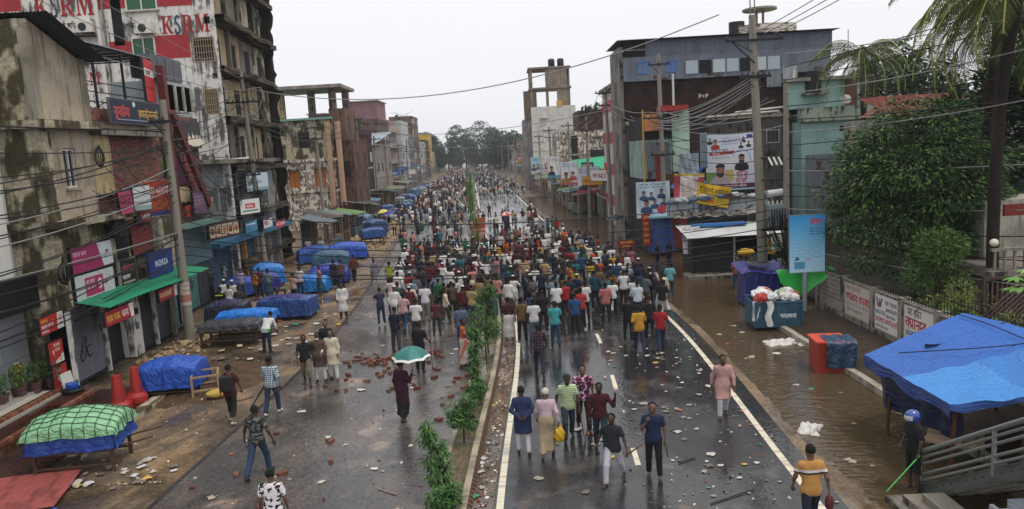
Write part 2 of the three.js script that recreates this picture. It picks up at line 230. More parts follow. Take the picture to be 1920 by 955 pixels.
// ---------- lettering ----------
// Bengali letters as pen strokes in a unit box (y = 0 is the head line)
const BN = {
  'ক': [1, [[.5, 0], [.5, 1]], [[.5, .2], [.1, .58], [.5, .8]], [[.5, .3], [.85, .3], [.95, .55], [.85, .75]]], 'খ': [1, [[.15, 0], [.1, .5], [.35, .6], [.32, .3], [.14, .3]], [[.35, .6], [.5, .92], [.85, .5]], [[.85, 0], [.85, 1]]],
  'গ': [.9, [[.1, .55], [.05, .25], [.3, .15], [.42, .45], [.3, .9]], [[.8, 0], [.8, 1]]], 'ত': [.95, [[.85, .85], [.4, 1], [.1, .65], [.3, .3], [.6, .4], [.5, .7], [.35, .6]]], 'থ': [.95, [[.1, 0], [.3, .3], [.1, .45]], [[.3, .3], [.2, .9], [.82, .7]], [[.82, 0], [.82, 1]]],
  'দ': [.8, [[.2, 0], [.2, .5], [.6, .4], [.7, .7], [.3, .95]], [[.5, 0], [.55, .4]]], 'ধ': [.9, [[.1, .2], [.3, .3], [.1, .6], [.8, .9]], [[.8, 0], [.8, 1]]], 'ন': [.9, [[.1, .7], [.2, .45], [.5, .5], [.8, .45]], [[.8, 0], [.8, 1]]],
  'প': [.9, [[.12, 0], [.1, .5], [.4, .65], [.4, .25]], [[.4, .65], [.82, .85]], [[.82, 0], [.82, 1]]], 'ব': [.9, [[.82, 0], [.82, 1]], [[.82, .15], [.1, .55], [.82, .9]]], 'র': [.9, [[.82, 0], [.82, 1]], [[.82, .15], [.1, .55], [.82, .9]], [[.4, 1.15], [.46, 1.2]]],
  'ম': [.95, [[.15, 0], [.18, .7], [.05, .8], [.3, .85], [.3, .5], [.82, .8]], [[.82, 0], [.82, 1]]], 'য': [.9, [[.1, .1], [.35, .25], [.15, .5], [.5, .6], [.82, .9]], [[.82, 0], [.82, 1]]], 'ল': [1, [[.1, .7], [.1, .4], [.35, .35], [.42, .8], [.5, .35], [.7, .4], [.85, .5]], [[.85, 0], [.85, 1]]],
  'শ': [1, [[.1, .3], [.25, .1], [.4, .4], [.2, .8]], [[.4, .3], [.6, .1], [.65, .6], [.85, .7]], [[.85, 0], [.85, 1]]], 'স': [.95, [[.1, .1], [.1, .5], [.4, .55], [.4, .2]], [[.4, .55], [.5, .8], [.85, .55]], [[.85, 0], [.85, 1]]], 'হ': [.85, [[.3, 0], [.15, .35], [.7, .45], [.3, .7], [.7, 1]]],
  'ট': [.85, [[.2, 0], [.2, -.2], [.6, -.35]], [[.35, .1], [.2, .6], [.5, .95], [.75, .6], [.5, .4]]], 'ড': [.85, [[.2, 0], [.25, .3], [.65, .3], [.75, .6], [.4, .95], [.2, .7]]], 'চ': [.8, [[.1, .3], [.6, .2], [.7, .7], [.3, .95], [.2, .5]]], 'জ': [1, [[.1, .4], [.3, .2], [.45, .6], [.2, .9]], [[.45, .4], [.9, .2], [.8, .8]]],
  'অ': [1.05, [[.1, .3], [.4, .15], [.4, .5], [.2, .55], [.45, .7], [.3, 1], [.1, .85]], [[.45, .55], [.88, .5]], [[.88, 0], [.88, 1]]], 'আ': [1.3, [[.1, .3], [.35, .15], [.35, .5], [.2, .55], [.4, .7], [.28, 1], [.1, .85]], [[.4, .55], [.72, .5]], [[.72, 0], [.72, 1]], [[1.1, 0], [1.1, 1]]],
  'া': [.4, [[.25, 0], [.25, 1]]], 'ি': [.45, [[.2, 1], [.2, 0], [.5, -.4], [1, -.3]]], 'ী': [.45, [[.25, 1], [.25, 0], [-.1, -.4], [-.6, -.3]]], 'ে': [.45, [[.35, .1], [.1, .4], [.2, .8], [.4, .6]]], 'ু': [.02, [[-.5, 1.02], [-.3, 1.3], [-.1, 1.12]]], '০': [.8, [[.4, .1], [.1, .5], [.4, .95], [.7, .5], [.4, .1]]], '৯': [.8, [[.1, .1], [.5, .1], [.5, .5], [.2, .6], [.6, 1]]],
};
function bn(c, str, x, y, h, colour, wgt = .13, maxW) {
  let w = 0; for (const ch of str) w += ch === ' ' ? .45 : (BN[ch] || BN['ব'])[0] * .82 + .06; let sx = 1; if (maxW && w * h > maxW) sx = maxW / (w * h);
  c.save(); c.translate(x, y); c.scale(sx, 1); c.strokeStyle = colour; c.lineWidth = h * wgt; c.lineCap = 'round'; c.lineJoin = 'round'; let p = 0, ws = 0; const word = (a, b) => { c.beginPath(); c.moveTo(a * h, 0); c.lineTo(b * h, 0); c.stroke(); };
  for (const ch of str) { if (ch === ' ') { word(ws, p); p += .45; ws = p; continue; } const g = BN[ch] || BN['ব'], k = .82; for (const s of g.slice(1)) { c.beginPath(); s.forEach(([a, b], i) => (i ? c.lineTo : c.moveTo).call(c, (p + a * k) * h, b * h)); c.stroke(); } p += g[0] * k + .06; }
  word(ws, p); c.restore(); return w * h * sx;
}
function lat(c, str, x, y, h, colour, font = 'sans-serif', bold = true, maxW) { c.fillStyle = colour; c.font = `${bold ? 'bold ' : ''}${h}px ${font}`; c.textBaseline = 'top'; maxW ? c.fillText(str, x, y, maxW) : c.fillText(str, x, y); }
const rl = rng(77);
function lines(c, x, y, w, n, lh, colour) { c.fillStyle = colour; for (let i = 0; i < n; i++) { let p = x; while (p < x + w - lh) { const q = Math.min(x + w - p, lh * (1 + rl() * 3)); c.fillRect(p, y + i * lh * 1.7, q, lh * .16); for (let k = 0; k < q / lh * 2; k++) c.fillRect(p + rl() * q, y + i * lh * 1.7, lh * .14, lh * (.4 + .5 * rl())), c.fillRect(p + rl() * q * .8, y + i * lh * 1.7 + lh * (.3 + .5 * rl()), lh * .5, lh * .14); p += q + lh * .5; } } }
function face(c, x, y, r, skin, hair, coat, beard) { // plain head-and-shoulders print
  c.fillStyle = coat; c.beginPath(); c.ellipse(x, y + r * 2.1, r * 1.75, r * 1.15, 0, 0, 7); c.fill(); c.fillRect(x - r * 1.75, y + r * 2.1, r * 3.5, r * .8);
  c.fillStyle = skin; c.fillRect(x - r * .35, y + r * .6, r * .7, r * .7); c.beginPath(); c.ellipse(x, y, r * .74, r, 0, 0, 7); c.fill();
  c.fillStyle = hair; c.beginPath(); c.ellipse(x, y - r * .45, r * .82, r * .68, 0, Math.PI, 0); c.fill(); if (beard) { c.beginPath(); c.ellipse(x, y + r * .5, r * .7, r * .72, 0, 0, Math.PI); c.fill(); }
  c.fillStyle = '#22181a'; c.fillRect(x - r * .45, y - r * .12, r * .28, r * .1); c.fillRect(x + r * .17, y - r * .12, r * .28, r * .1);
}
function canvasTex(w, h, draw) { const cv = document.createElement('canvas'); cv.width = w; cv.height = h; const c = cv.getContext('2d'); draw(c, w, h); const t = new THREE.CanvasTexture(cv); t.colorSpace = THREE.SRGBColorSpace; t.anisotropy = 4; return t; }
const printM = (w, h, draw, rough = .6) => new THREE.MeshStandardMaterial({ map: canvasTex(w, h, draw), roughness: rough });
const fill = (c, w, h, col) => { c.fillStyle = col; c.fillRect(0, 0, w, h); };
const dirty = (c, w, h, n, a = .25) => { for (let i = 0; i < n; i++) { c.fillStyle = `rgba(${40 + rl() * 40},${38 + rl() * 35},${30 + rl() * 30},${a * rl()})`; c.beginPath(); c.ellipse(rl() * w, rl() * h, rl() * w * .03, rl() * h * .06, 0, 0, 7); c.fill(); } };
// signboard: a shallow box frame with a printed face; local origin at its centre, face toward +z
function signboard(name, label, w, h, m, pos, ry, frameM = M.iron, depth = .12, tilt = 0, group) {
  const s = thing(name, label, 'sign', pos, ry, group); s.rotation.order = 'YXZ'; s.rotation.z = tilt;
  part(s, 'frame', box(-w / 2, w / 2, -h / 2, h / 2, -depth, 0), frameM); const f = new THREE.PlaneGeometry(w - .04, h - .04); f.translate(0, 0, .004); part(s, 'printed_face', f, m); return s;
}
// a flexible cloth banner hung by its corners: slightly rumpled, with thickness
function banner(name, label, w, h, m, pos, ry, tilt = 0, sag = .05, cat = 'banner', group) {
  const sd = Math.abs(Math.floor(pos[0] * 13 + pos[2] * 7)), F = (s, t, o) => { const x = (s - .5) * w, y = (t - .5) * h; return [x, y - sag * 4 * s * (1 - s) * (.5 + .5 * t), .05 * Math.sin(s * 9 + sd) * Math.cos(t * 5 + sd) + .03 * Math.sin(s * 23 + t * 6 + sd) + o]; };
  const s = thing(name, label, cat, pos, ry, group); s.rotation.order = 'YXZ'; s.rotation.z = tilt; part(s, 'printed_face', grid(20, 14, (a, b) => F(a, b, .004)), m); part(s, 'backing', grid(20, 14, (a, b) => F(1 - a, b, -.004)), mat('#b9b4ae', .8));
  part(s, 'cord', merge([bar([-w / 2, h / 2, 0], [-w / 2 - .5, h / 2 + .25, 0], .008, 4), bar([w / 2, h / 2, 0], [w / 2 + .5, h / 2 + .25, 0], .008, 4)]), M.wire); return s;
}
// ---------- people ----------
// surface nets over a distance field
function netMesh(f, lo, hi, c) {
  const n = [0, 1, 2].map((k) => Math.ceil((hi[k] - lo[k]) / c) + 1), [nx, ny, nz] = n, V = new Float32Array(nx * ny * nz);
  for (let k = 0, i = 0; k < nz; k++) for (let j = 0; j < ny; j++) for (let q = 0; q < nx; q++, i++) V[i] = f(lo[0] + q * c, lo[1] + j * c, lo[2] + k * c);
  const id = new Int32Array(V.length).fill(-1), P = [], I = [], o = [1, nx, nx * ny], E = [];
  for (let a = 0; a < 8; a++) for (let b = 0; b < 3; b++) if (!(a >> b & 1)) E.push([a, a | 1 << b]);
  const co = (a) => (a & 1) * o[0] + (a >> 1 & 1) * o[1] + (a >> 2 & 1) * o[2];
  for (let k = 0; k < nz - 1; k++) for (let j = 0; j < ny - 1; j++) for (let q = 0; q < nx - 1; q++) {
    const i = q + j * nx + k * nx * ny; let m = 0; for (let a = 0; a < 8; a++) if (V[i + co(a)] < 0) m |= 1 << a; if (!m || m === 255) continue;
    let x = 0, y = 0, z = 0, t = 0; for (const [a, b] of E) if ((m >> a & 1) !== (m >> b & 1)) { const va = V[i + co(a)], w = va / (va - V[i + co(b)]); x += (a & 1) + ((b & 1) - (a & 1)) * w; y += (a >> 1 & 1) + ((b >> 1 & 1) - (a >> 1 & 1)) * w; z += (a >> 2) + ((b >> 2) - (a >> 2)) * w; t++; }
    id[i] = P.length / 3; P.push(lo[0] + (q + x / t) * c, lo[1] + (j + y / t) * c, lo[2] + (k + z / t) * c);
  }
  for (let k = 1; k < nz - 1; k++) for (let j = 1; j < ny - 1; j++) for (let q = 1; q < nx - 1; q++) {
    const i = q + j * nx + k * nx * ny; for (let b = 0; b < 3; b++) { const s = V[i] < 0, e = V[i + o[b]] < 0; if (s === e) continue; const u = o[(b + 1) % 3], v = o[(b + 2) % 3], A = id[i], B = id[i - u], C = id[i - u - v], D = id[i - v]; if (A < 0 || B < 0 || C < 0 || D < 0) continue; s ? I.push(A, B, C, A, C, D) : I.push(A, C, B, A, D, C); }
  }
  const g = new THREE.BufferGeometry(), U = []; for (let i = 0; i < P.length; i += 3) U.push((P[i] + P[i + 2] * .6) * 2, P[i + 1] * 2); g.setAttribute('position', new THREE.Float32BufferAttribute(P, 3)); g.setAttribute('uv', new THREE.Float32BufferAttribute(U, 2)); g.setIndex(I); g.computeVertexNormals(); return g;
}
const V3 = (x, y, z) => [x, y, z], add = (a, b, k = 1) => [a[0] + b[0] * k, a[1] + b[1] * k, a[2] + b[2] * k], nrm = (a) => { const l = Math.hypot(...a); return a.map((x) => x / l); };
function cap(px, py, pz, b) { // tapered capsule, optionally flattened in z by b[4]
  const [A, B, ra, rb, fl = 1] = b, bx = B[0] - A[0], by = B[1] - A[1], bz = B[2] - A[2], x = px - A[0], y = py - A[1], z = pz - A[2]; let h = (x * bx + y * by + z * bz) / (bx * bx + by * by + bz * bz + 1e-9); h = h < 0 ? 0 : h > 1 ? 1 : h;
  const dx = x - bx * h, dy = y - by * h, dz = (z - bz * h) / fl; return (Math.sqrt(dx * dx + dy * dy + dz * dz) - (ra + (rb - ra) * h)) * (fl < 1 ? .85 : 1);
}
const smin = (a, b, k) => { const h = Math.max(k - Math.abs(a - b), 0) / k; return Math.min(a, b) - h * h * k * .25; };
function field(bones, k) { return (x, y, z) => { let d = 9; for (const b of bones) { const e = cap(x, y, z, b); d = d > 5 ? e : smin(d, e, k); } return d; }; }
// poses: thigh/shank and upper-arm/forearm directions; x is outward from the body, z forward; L then R
const ST = { t: [[.07, -1, .02], [.07, -1, -.02]], s: [[.03, -1, -.04], [.04, -1, -.05]], u: [[.24, -1, -.03], [.24, -1, .02]], f: [[.06, -1, .22], [.06, -1, .28]], lean: .02 };
const POSES = {
  stand: ST, stand2: { ...ST, t: [[.14, -1, .06], [.05, -1, -.03]], u: [[.22, -1, .05], [.28, -1, -.1]], f: [[.02, -1, .3], [-.35, -.55, .7]] },
  walk: { ...ST, t: [[.05, -1, .42], [.05, -1, -.2]], s: [[.02, -1, .0], [.02, -1, -.62]], u: [[.22, -1, -.32], [.22, -1, .3]], f: [[.1, -1, .05], [.02, -1, .6]], lean: .06 },
  walk2: { ...ST, t: [[.05, -1, -.18], [.05, -1, .38]], s: [[.02, -1, -.55], [.02, -1, -.03]], u: [[.26, -1, .26], [.3, -1, -.34]], f: [[.02, -1, .45], [.15, -1, .02]], lean: .05 },
  stride: { ...ST, t: [[.05, -1, -.4], [.06, -1, .5]], s: [[.02, -1, -.75], [.02, -1, .12]], u: [[.42, -1, .1], [.5, -1, -.15]], f: [[.35, -1, .35], [.35, -1, .2]], lean: .05 },
  behind: { ...ST, u: [[.36, -1, -.22], [.36, -1, -.22]], f: [[-.62, -.5, -.5], [-.62, -.55, -.42]], t: [[.06, -1, .16], [.06, -1, -.06]], s: [[.02, -1, -.02], [.02, -1, -.3]] },
  raise: { ...ST, u: [[.5, .85, .15], [.24, -1, .02]], f: [[.1, 1, .25], [.06, -1, .28]] },
  wave: { ...ST, t: [[.05, -1, .34], [.05, -1, -.12]], s: [[.02, -1, 0], [.02, -1, -.42]], u: [[.5, -.75, .2], [.26, -1, .05]], f: [[.2, .95, .3], [.06, -1, .22]], lean: .03 },
  hold: { ...ST, u: [[.22, -1, .05], [.25, -1, .2]], f: [[.06, -1, .3], [.12, -.55, .8]], t: [[.07, -1, .12], [.07, -1, -.1]], s: [[.03, -1, -.02], [.03, -1, -.22]] },
  chest: { ...ST, u: [[.24, -1, 0], [.22, -1, .22]], f: [[.06, -1, .2], [-.42, .8, .5]], t: [[.05, -1, .14], [.06, -1, -.08]], s: [[.02, -1, -.02], [.02, -1, -.25]] },
  phone: { ...ST, u: [[.3, -.75, .55], [.3, -.75, .55]], f: [[-.45, .55, .6], [-.45, .55, .6]] }, carry: { ...ST, u: [[.75, .75, .1], [.75, .75, .1]], f: [[-.5, .85, .05], [-.5, .85, .05]], t: [[.05, -1, .2], [.05, -1, -.1]], s: [[.02, -1, -.04], [.02, -1, -.3]] },
  umbrella: { ...ST, u: [[.24, -1, -.02], [.22, -1, .25]], f: [[.06, -1, .22], [-.05, .75, .65]], t: [[.05, -1, .26], [.05, -1, -.12]], s: [[.02, -1, 0], [.02, -1, -.42]] },
  folded: { ...ST, u: [[.22, -1, .12], [.22, -1, .12]], f: [[-.85, .05, .55], [-.85, .12, .5]] }, bend: { ...ST, lean: .75, u: [[.2, -1, .1], [.2, -1, .15]], f: [[.05, -1, .3], [.05, -1, .4]] },
};
const H0 = 1.68;
function skeleton(P) {
  const J = { hip: [], knee: [], ank: [], toe: [], sh: [], el: [], wr: [], hd: [] }; let low = 9;
  for (let i = 0; i < 2; i++) { const s = i ? -1 : 1, q = (v) => nrm([v[0] * s, v[1], v[2]]); const hp = [.088 * s, .88, 0], kn = add(hp, q(P.t[i]), .42), an = add(kn, q(P.s[i]), .415), sd = q(P.s[i]), pt = Math.max(-.75, Math.min(.1, sd[2] * .95)), to = add(an, nrm([.14 * s, -.32 + pt * .9, 1]), .17); J.hip.push(hp); J.knee.push(kn); J.ank.push(an); J.toe.push(to); low = Math.min(low, an[1] - .075, to[1] - .03); }
  const L = P.lean, up = [0, Math.cos(L), Math.sin(L)], c = [0, .90, 0]; J.waist = add(c, up, .12); J.chest = add(c, up, .36); J.neck = add(c, up, .545); J.head = add(add(c, up, .675), [0, 0, .02 + L * .04]); J.up = up; J.pel = c;
  for (let i = 0; i < 2; i++) { const s = i ? -1 : 1, q = (v) => nrm([v[0] * s, v[1], v[2]]); const up2 = P.u[i][1] > 0 ? .04 : 0, sh = add(add(c, up, .475 + up2), [.178 * s, 0, 0]), el = add(sh, q(P.u[i]), .285), wr = add(el, q(P.f[i]), .245); J.sh.push(sh); J.el.push(el); J.wr.push(wr); J.hd.push(q(P.f[i])); }
  for (const k in J) { if (k === 'up' || k === 'hd') continue; const a = J[k]; if (Array.isArray(a[0])) a.forEach((p, i) => { a[i] = add(p, [0, -low, 0]); }); else J[k] = add(a, [0, -low, 0]); }
  return J;
}
// head (origin at its centre) and hand (origin at the wrist, fingers along -y, palm toward +z), each from its own fine field
const headF = (x, y, z) => {
  const e = (cx, cy, cz, a, b, c) => { const u = (x - cx) / a, v = (y - cy) / b, w = (z - cz) / c, l = Math.sqrt(u * u + v * v + w * w); return (l - 1) * Math.min(a, b, c); };
  let d = smin(e(0, .03, -.012, .076, .088, .096), e(0, -.045, .02, .058, .07, .066), .05); d = smin(d, cap(x, y, z, [[0, .01, .085], [0, -.025, .105], .009, .016]), .018);
  d = smin(d, e(0, -.105, .045, .03, .02, .026), .03); for (const s of [-1, 1]) { d = smin(d, e(.078 * s, -.002, -.012, .012, .03, .02), .012); d = Math.max(d, -e(.033 * s, .006, .098, .02, .012, .016) + .004); } d = smin(d, cap(x, y, z, [[-.02, -.062, .08], [.02, -.062, .08], .007, .007]), .01);
  d = smin(d, cap(x, y, z, [[0, -.05, -.02], [0, -.17, -.03], .052, .058]), .04); return d;
};
const handF = (() => { const B = [[[0, 0, 0], [0, -.045, .004], .024, .03, .62], [[0, -.045, .004], [0, -.085, .008], .032, .036, .5]], fs = [[.027, -.088, .068], [.009, -.094, .076], [-.009, -.092, .071], [-.026, -.084, .055]], k = []; for (const [x, y, l] of fs) { const m = [x * 1.08, y - l * .5, .016], t = [x * 1.02, y - l * .86, .042]; k.push([[x, y + .01, .008], m, .0095, .0088], [m, t, .0088, .0076]); } k.push([[.024, -.03, .01], [.05, -.066, .024], .0125, .0105], [[.05, -.066, .024], [.047, -.098, .038], .0105, .0085]);
  return (x, y, z) => { let d = smin(cap(x, y, z, B[0]), cap(x, y, z, B[1]), .02); for (const b of k) d = smin(d, cap(x, y, z, b), .006); return d; }; })();
const LOD = { near: { body: .034, cloth: .028, head: .0115, hand: .0095 }, mid: { body: .068, cloth: .054, head: .033, hand: .023 }, far: { body: .1, cloth: .085, head: .06, hand: 0 }, tiny: { body: .18, cloth: .15, head: .1, hand: 0 } };
const headG = {}, handG = {}, hairG = {};
const capG = {};
for (const l of ['near', 'mid', 'far', 'tiny']) {
  headG[l] = netMesh(headF, [-.11, -.24, -.14], [.11, .15, .15], LOD[l].head); if (LOD[l].hand) handG[l] = netMesh(handF, [-.06, -.2, -.06], [.08, .05, .08], LOD[l].hand);
  hairG[l] = netMesh((x, y, z) => Math.max(headF(x, y, z) - .014 + .006 * Math.sin(x * 90) * Math.sin(z * 80 + y * 50), -(y - .045 + Math.max(-.13, Math.min(.055, (z + .02) * -1.15))) * .7), [-.13, -.14, -.15], [.13, .17, .16], Math.max(.011, LOD[l].head));
  capG[l] = netMesh((x, y, z) => Math.max(headF(x, y, z) - .016, .048 - y + z * .12), [-.13, 0, -.15], [.13, .17, .16], Math.max(.011, LOD[l].head));
}
const visorG = (() => { const g = new THREE.SphereGeometry(.085, 14, 6, 0, Math.PI, 0, Math.PI / 2); g.scale(1, .12, 1.1); g.translate(0, .055, .06); return g; })();
const helmetG = (() => { const s = new THREE.SphereGeometry(.155, 24, 16); s.scale(.9, .98, 1.06); return s; })();
const geoCache = {};
const poseJ = {}; for (const k in POSES) poseJ[k] = skeleton(POSES[k]);
const ry = (v, a) => [v[0] * Math.cos(a) + v[2] * Math.sin(a), v[1], -v[0] * Math.sin(a) + v[2] * Math.cos(a)];
function torso(J, e) { const w = e; return [[add(J.pel, [.075, 0, 0]), add(J.pel, [-.075, 0, 0]), .098 + w, .098 + w, .92], [add(J.pel, [0, .0, 0]), J.waist, .118 + w, .112 + w, .78], [add(J.waist, [.035, 0, 0]), add(J.chest, [.065, 0, 0]), .09 + w, .098 + w, .86], [add(J.waist, [-.035, 0, 0]), add(J.chest, [-.065, 0, 0]), .09 + w, .098 + w, .86], ...[0, 1].map((i) => [add(J.neck, [0, -.085, -.01]), add(J.sh[i], [i ? .02 : -.02, -.03, 0]), .066 + w * .7, .047 + w * .7])]; }
const wrinkle = (x, y, z, a) => a * (Math.sin(x * 31 + y * 19) * Math.sin(z * 27 - y * 14) + .6 * Math.sin(y * 46 + x * 21 + z * 13) * Math.sin(x * 17 - z * 23));
function geo(pose, kind, lod) {
  const key = pose + kind + lod; if (geoCache[key]) return geoCache[key];
  const J = poseJ[pose], L = LOD[lod], pts = [J.head, ...J.toe, ...J.wr, ...J.el, ...J.ank]; let lo = [9, 9, 9], hi = [-9, -9, -9]; for (const p of pts) for (let k = 0; k < 3; k++) { lo[k] = Math.min(lo[k], p[k] - .24); hi[k] = Math.max(hi[k], p[k] + .24); } lo[1] = -.07;
  const legs = (e0, e1) => [0, 1].flatMap((i) => [[J.hip[i], J.knee[i], .088 + e0, .058 + e0], [J.knee[i], J.ank[i], .058 + e0, .04 + e1]]);
  let g;
  if (kind === 'body') {
    const B = [...torso(J, -.006), ...legs(-.003, 0), [J.chest, J.neck, .06, .052]]; for (let i = 0; i < 2; i++) { B.push([J.sh[i], J.el[i], .05, .04], [J.el[i], J.wr[i], .04, .027], [J.ank[i], add(J.ank[i], [0, -.035, -.035]), .036, .032], [add(J.ank[i], [0, -.035, .01]), J.toe[i], .034, .027]); }
    const f = field(B, .035); const parts = [netMesh(f, lo, hi, L.body)]; const h = headG[lod].clone(); h.rotateX(POSES[pose].lean * .5); h.translate(...J.head); parts.push(h);
    if (L.hand) for (let i = 0; i < 2; i++) { const q = handG[lod].clone(); if (!i) q.scale(-1, 1, 1); if (!i) { const ix = q.index.array; for (let k = 0; k < ix.length; k += 3) { const t = ix[k]; ix[k] = ix[k + 1]; ix[k + 1] = t; } q.computeVertexNormals(); } const d = new THREE.Vector3(...J.hd[i]); q.rotateY(i ? 1.1 : -1.1); q.applyQuaternion(new THREE.Quaternion().setFromUnitVectors(new THREE.Vector3(0, -1, 0), d)); q.translate(...J.wr[i]); parts.push(q); }
    g = merge(parts);
  } else if (kind === 'hair' || kind === 'skullcap') { g = (kind === 'hair' ? hairG : capG)[lod].clone(); g.rotateX(POSES[pose].lean * .5); g.translate(...J.head); } else if (kind === 'cap') { g = merge([capG[lod].clone(), visorG.clone()]); g.translate(...J.head); } else if (kind === 'helmet') { g = helmetG.clone(); g.translate(J.head[0], J.head[1] + .015, J.head[2]); } else if (kind === 'eye0' || kind === 'eye1') { g = at(new THREE.SphereGeometry(.0115, 8, 6).scale(1.35, .8, .6), .033 * (kind === 'eye0' ? 1 : -1), .006, .0865); g.rotateX(POSES[pose].lean * .5); g.translate(...J.head); } else {
    let f, y0 = -.05, y1 = J.neck[1] + .14; const px = J.pel[1];
    const sleeve = (frac, w) => { const B = []; for (let i = 0; i < 2; i++) { if (frac <= 1) { B.push([add(J.sh[i], [0, -.02, 0]), add(J.sh[i], add(J.el[i], J.sh[i], -1), frac), .056 + w, .06 + w]); } else { B.push([add(J.sh[i], [0, -.02, 0]), J.el[i], .056 + w, .05 + w], [J.el[i], add(J.el[i], add(J.wr[i], J.el[i], -1), Math.min(1, frac - 1)), .052 + w, .038 + w]); } } return B; };
    const top = (frac, e, hem) => { const a = field([...torso(J, e), [add(J.pel, [.072, -.1, 0]), add(J.pel, [-.072, -.1, 0]), .112, .112, .9], ...sleeve(frac, .002)], .05); return (x, y, z) => { let d = a(x, y, z) + wrinkle(x, y, z, .0045); const nk = Math.hypot(x, (y - J.neck[1] - .03) * .8, z - J.neck[2] - .01) - .068; d = Math.max(d, -nk); return Math.max(d, hem - y); }; };
    const skirt = (hem, r0, r1) => { const k = [0, 1, 2].map((i) => (J.knee[0][i] + J.knee[1][i]) / 2), an = [0, 1, 2].map((i) => (J.ank[0][i] + J.ank[1][i]) / 2), lg = field([...legs(.028, .045), [J.pel, k, r0, (r0 + r1) / 2, .78], [k, [an[0], an[1] - .1, an[2] * .7], (r0 + r1) / 2, r1, .85], [J.waist, J.pel, .135, .15, .8]], .09); return (x, y, z) => Math.max(Math.max(lg(x, y, z) + wrinkle(x, y * .4, z, .006), hem - y), y - J.waist[1] - .02); };
    if (kind === 'tee') { f = top(.62, .022, px - .115); y0 = px - .2; } else if (kind === 'shirt') { f = top(1.9, .024, px - .12); y0 = px - .4; } else if (kind === 'half') { f = top(.85, .024, px - .13); y0 = px - .25; }
    else if (kind === 'kurta' || kind === 'robe') { const hem = kind === 'kurta' ? .56 : .34, a = top(1.9, .026, px - .02), b = skirt(hem, .168, .2); f = (x, y, z) => smin(a(x, y, z), b(x, y, z), .05); y0 = hem - .1; }
    else if (kind === 'trousers' || kind === 'threequarter' || kind === 'shorts') { const hem = { trousers: 0, threequarter: .27, shorts: .46 }[kind], a = field([...torso(J, .012).slice(0, 2), ...legs(.014, kind === 'trousers' ? .022 : .03)], .03); f = (x, y, z) => { let d = a(x, y, z) + wrinkle(x, y, z, .004); if (kind === 'trousers') for (let i = 0; i < 2; i++) { /* open at the ankles */ const A = J.ank[i], K = J.knee[i], ax = nrm(add(A, K, -1)), t = (x - A[0]) * ax[0] + (y - A[1]) * ax[1] + (z - A[2]) * ax[2]; if (Math.hypot(x - A[0], y - A[1], z - A[2]) < .2) d = Math.max(d, t - .012); } return Math.max(d, hem - y, y - J.waist[1] + .01); }; y1 = J.waist[1] + .08; y0 = hem - .08; }
    else if (kind === 'lungi') { f = skirt(.17, .158, .185); y0 = .08; y1 = J.waist[1] + .1; }
    else if (kind === 'shoe0' || kind === 'shoe1') { const a = field([+kind[4]].map((i) => [add(J.ank[i], [0, -.03, -.03]), J.toe[i], .045, .036]), .01); f = (x, y, z) => a(x, y, z); y1 = Math.max(J.ank[0][1], J.ank[1][1]) + .1; y0 = -.09; }
    else if (kind === 'sandal0' || kind === 'sandal1') { const I = +kind[6]; f = (x, y, z) => { let d = 9; for (let i = I; i <= I; i++) { const A = add(J.ank[i], [0, -.06, -.045]), B = add(J.toe[i], [0, -.02, .02]); const m = cap(x, y, z, [A, B, .042, .046]), ax = add(B, A, -1), h = Math.max(0, Math.min(1, ((x - A[0]) * ax[0] + (z - A[2]) * ax[2]) / (ax[0] * ax[0] + ax[2] * ax[2] + 1e-6))), yy = A[1] + ax[1] * h; d = Math.min(d, Math.max(m, y - yy + .004)); } return d; }; y1 = Math.max(J.ank[0][1], J.ank[1][1]) + .1; y0 = -.09; }
    g = netMesh(f, [lo[0], y0, lo[2]], [hi[0], y1, hi[2]], /^(shoe|sandal)/.test(kind) ? .022 : L.cloth);
  }
  return geoCache[key] = g;
}
// cloth patterns, 0.5 m to a repeat
const PAT = {
  plaid: tex(128, 128, (u, v) => { const a = [.13, .22, .30], w = [.78, .82, .84]; const su = (u * 8 % 1) < .42 ? 1 : 0, sv = (v * 8 % 1) < .42 ? 1 : 0; const k = (su + sv) / 2; return [0, 1, 2].map((i) => lerp(w[i], a[i], k)); }),
  camo: tex(128, 128, (u, v) => { const a = fbm(u, v, 12, 12, 3, 7), b = fbm(u, v, 16, 16, 3, 17); return a > .56 ? [.40, .41, .40] : b > .55 ? [.07, .075, .085] : [.17, .18, .185]; }),
  floral: tex(128, 128, (u, v) => { const a = fbm(u, v, 14, 14, 2, 27), b = fbm(u, v, 18, 18, 2, 29); return a > .60 ? [.82, .75, .80] : b > .58 ? [.55, .13, .3] : [.20, .07, .17]; }),
  leopard: tex(128, 128, (u, v) => { const a = fbm(u, v, 12, 12, 2, 37); return a > .58 ? [.08, .08, .11] : [.86, .84, .86]; }),
  stripes: tex(64, 128, (u, v) => { const s = (v * 10 % 1); return s < .45 ? [.50, .62, .36] : [.76, .80, .70]; }),
  check: tex(64, 64, (u, v) => { const s = ((u * 5 % 1) < .2 ? 1 : 0) + ((v * 5 % 1) < .2 ? 1 : 0); return s ? [.30, .46, .50] : [.10, .16, .24]; }),
  gold: tex(64, 64, (u, v) => { const s = ((u * 6 % 1) < .35 ? 1 : 0) + ((v * 6 % 1) < .35 ? 1 : 0); return s === 2 ? [.08, .07, .05] : s ? [.35, .24, .08] : [.72, .48, .14]; }),
  polo: tex(8, 256, (u, v) => v > .50 && v < .60 ? [.80, .78, .78] : v > .44 && v <= .50 ? [.06, .06, .08] : [.70, .51, .28]),
  dots: tex(64, 64, (u, v) => { const du = (u * 5 % 1) - .5, dv = (v * 5 % 1) - .5; return du * du + dv * dv < .05 ? [.42, .30, .38] : [.16, .10, .15]; }),
};
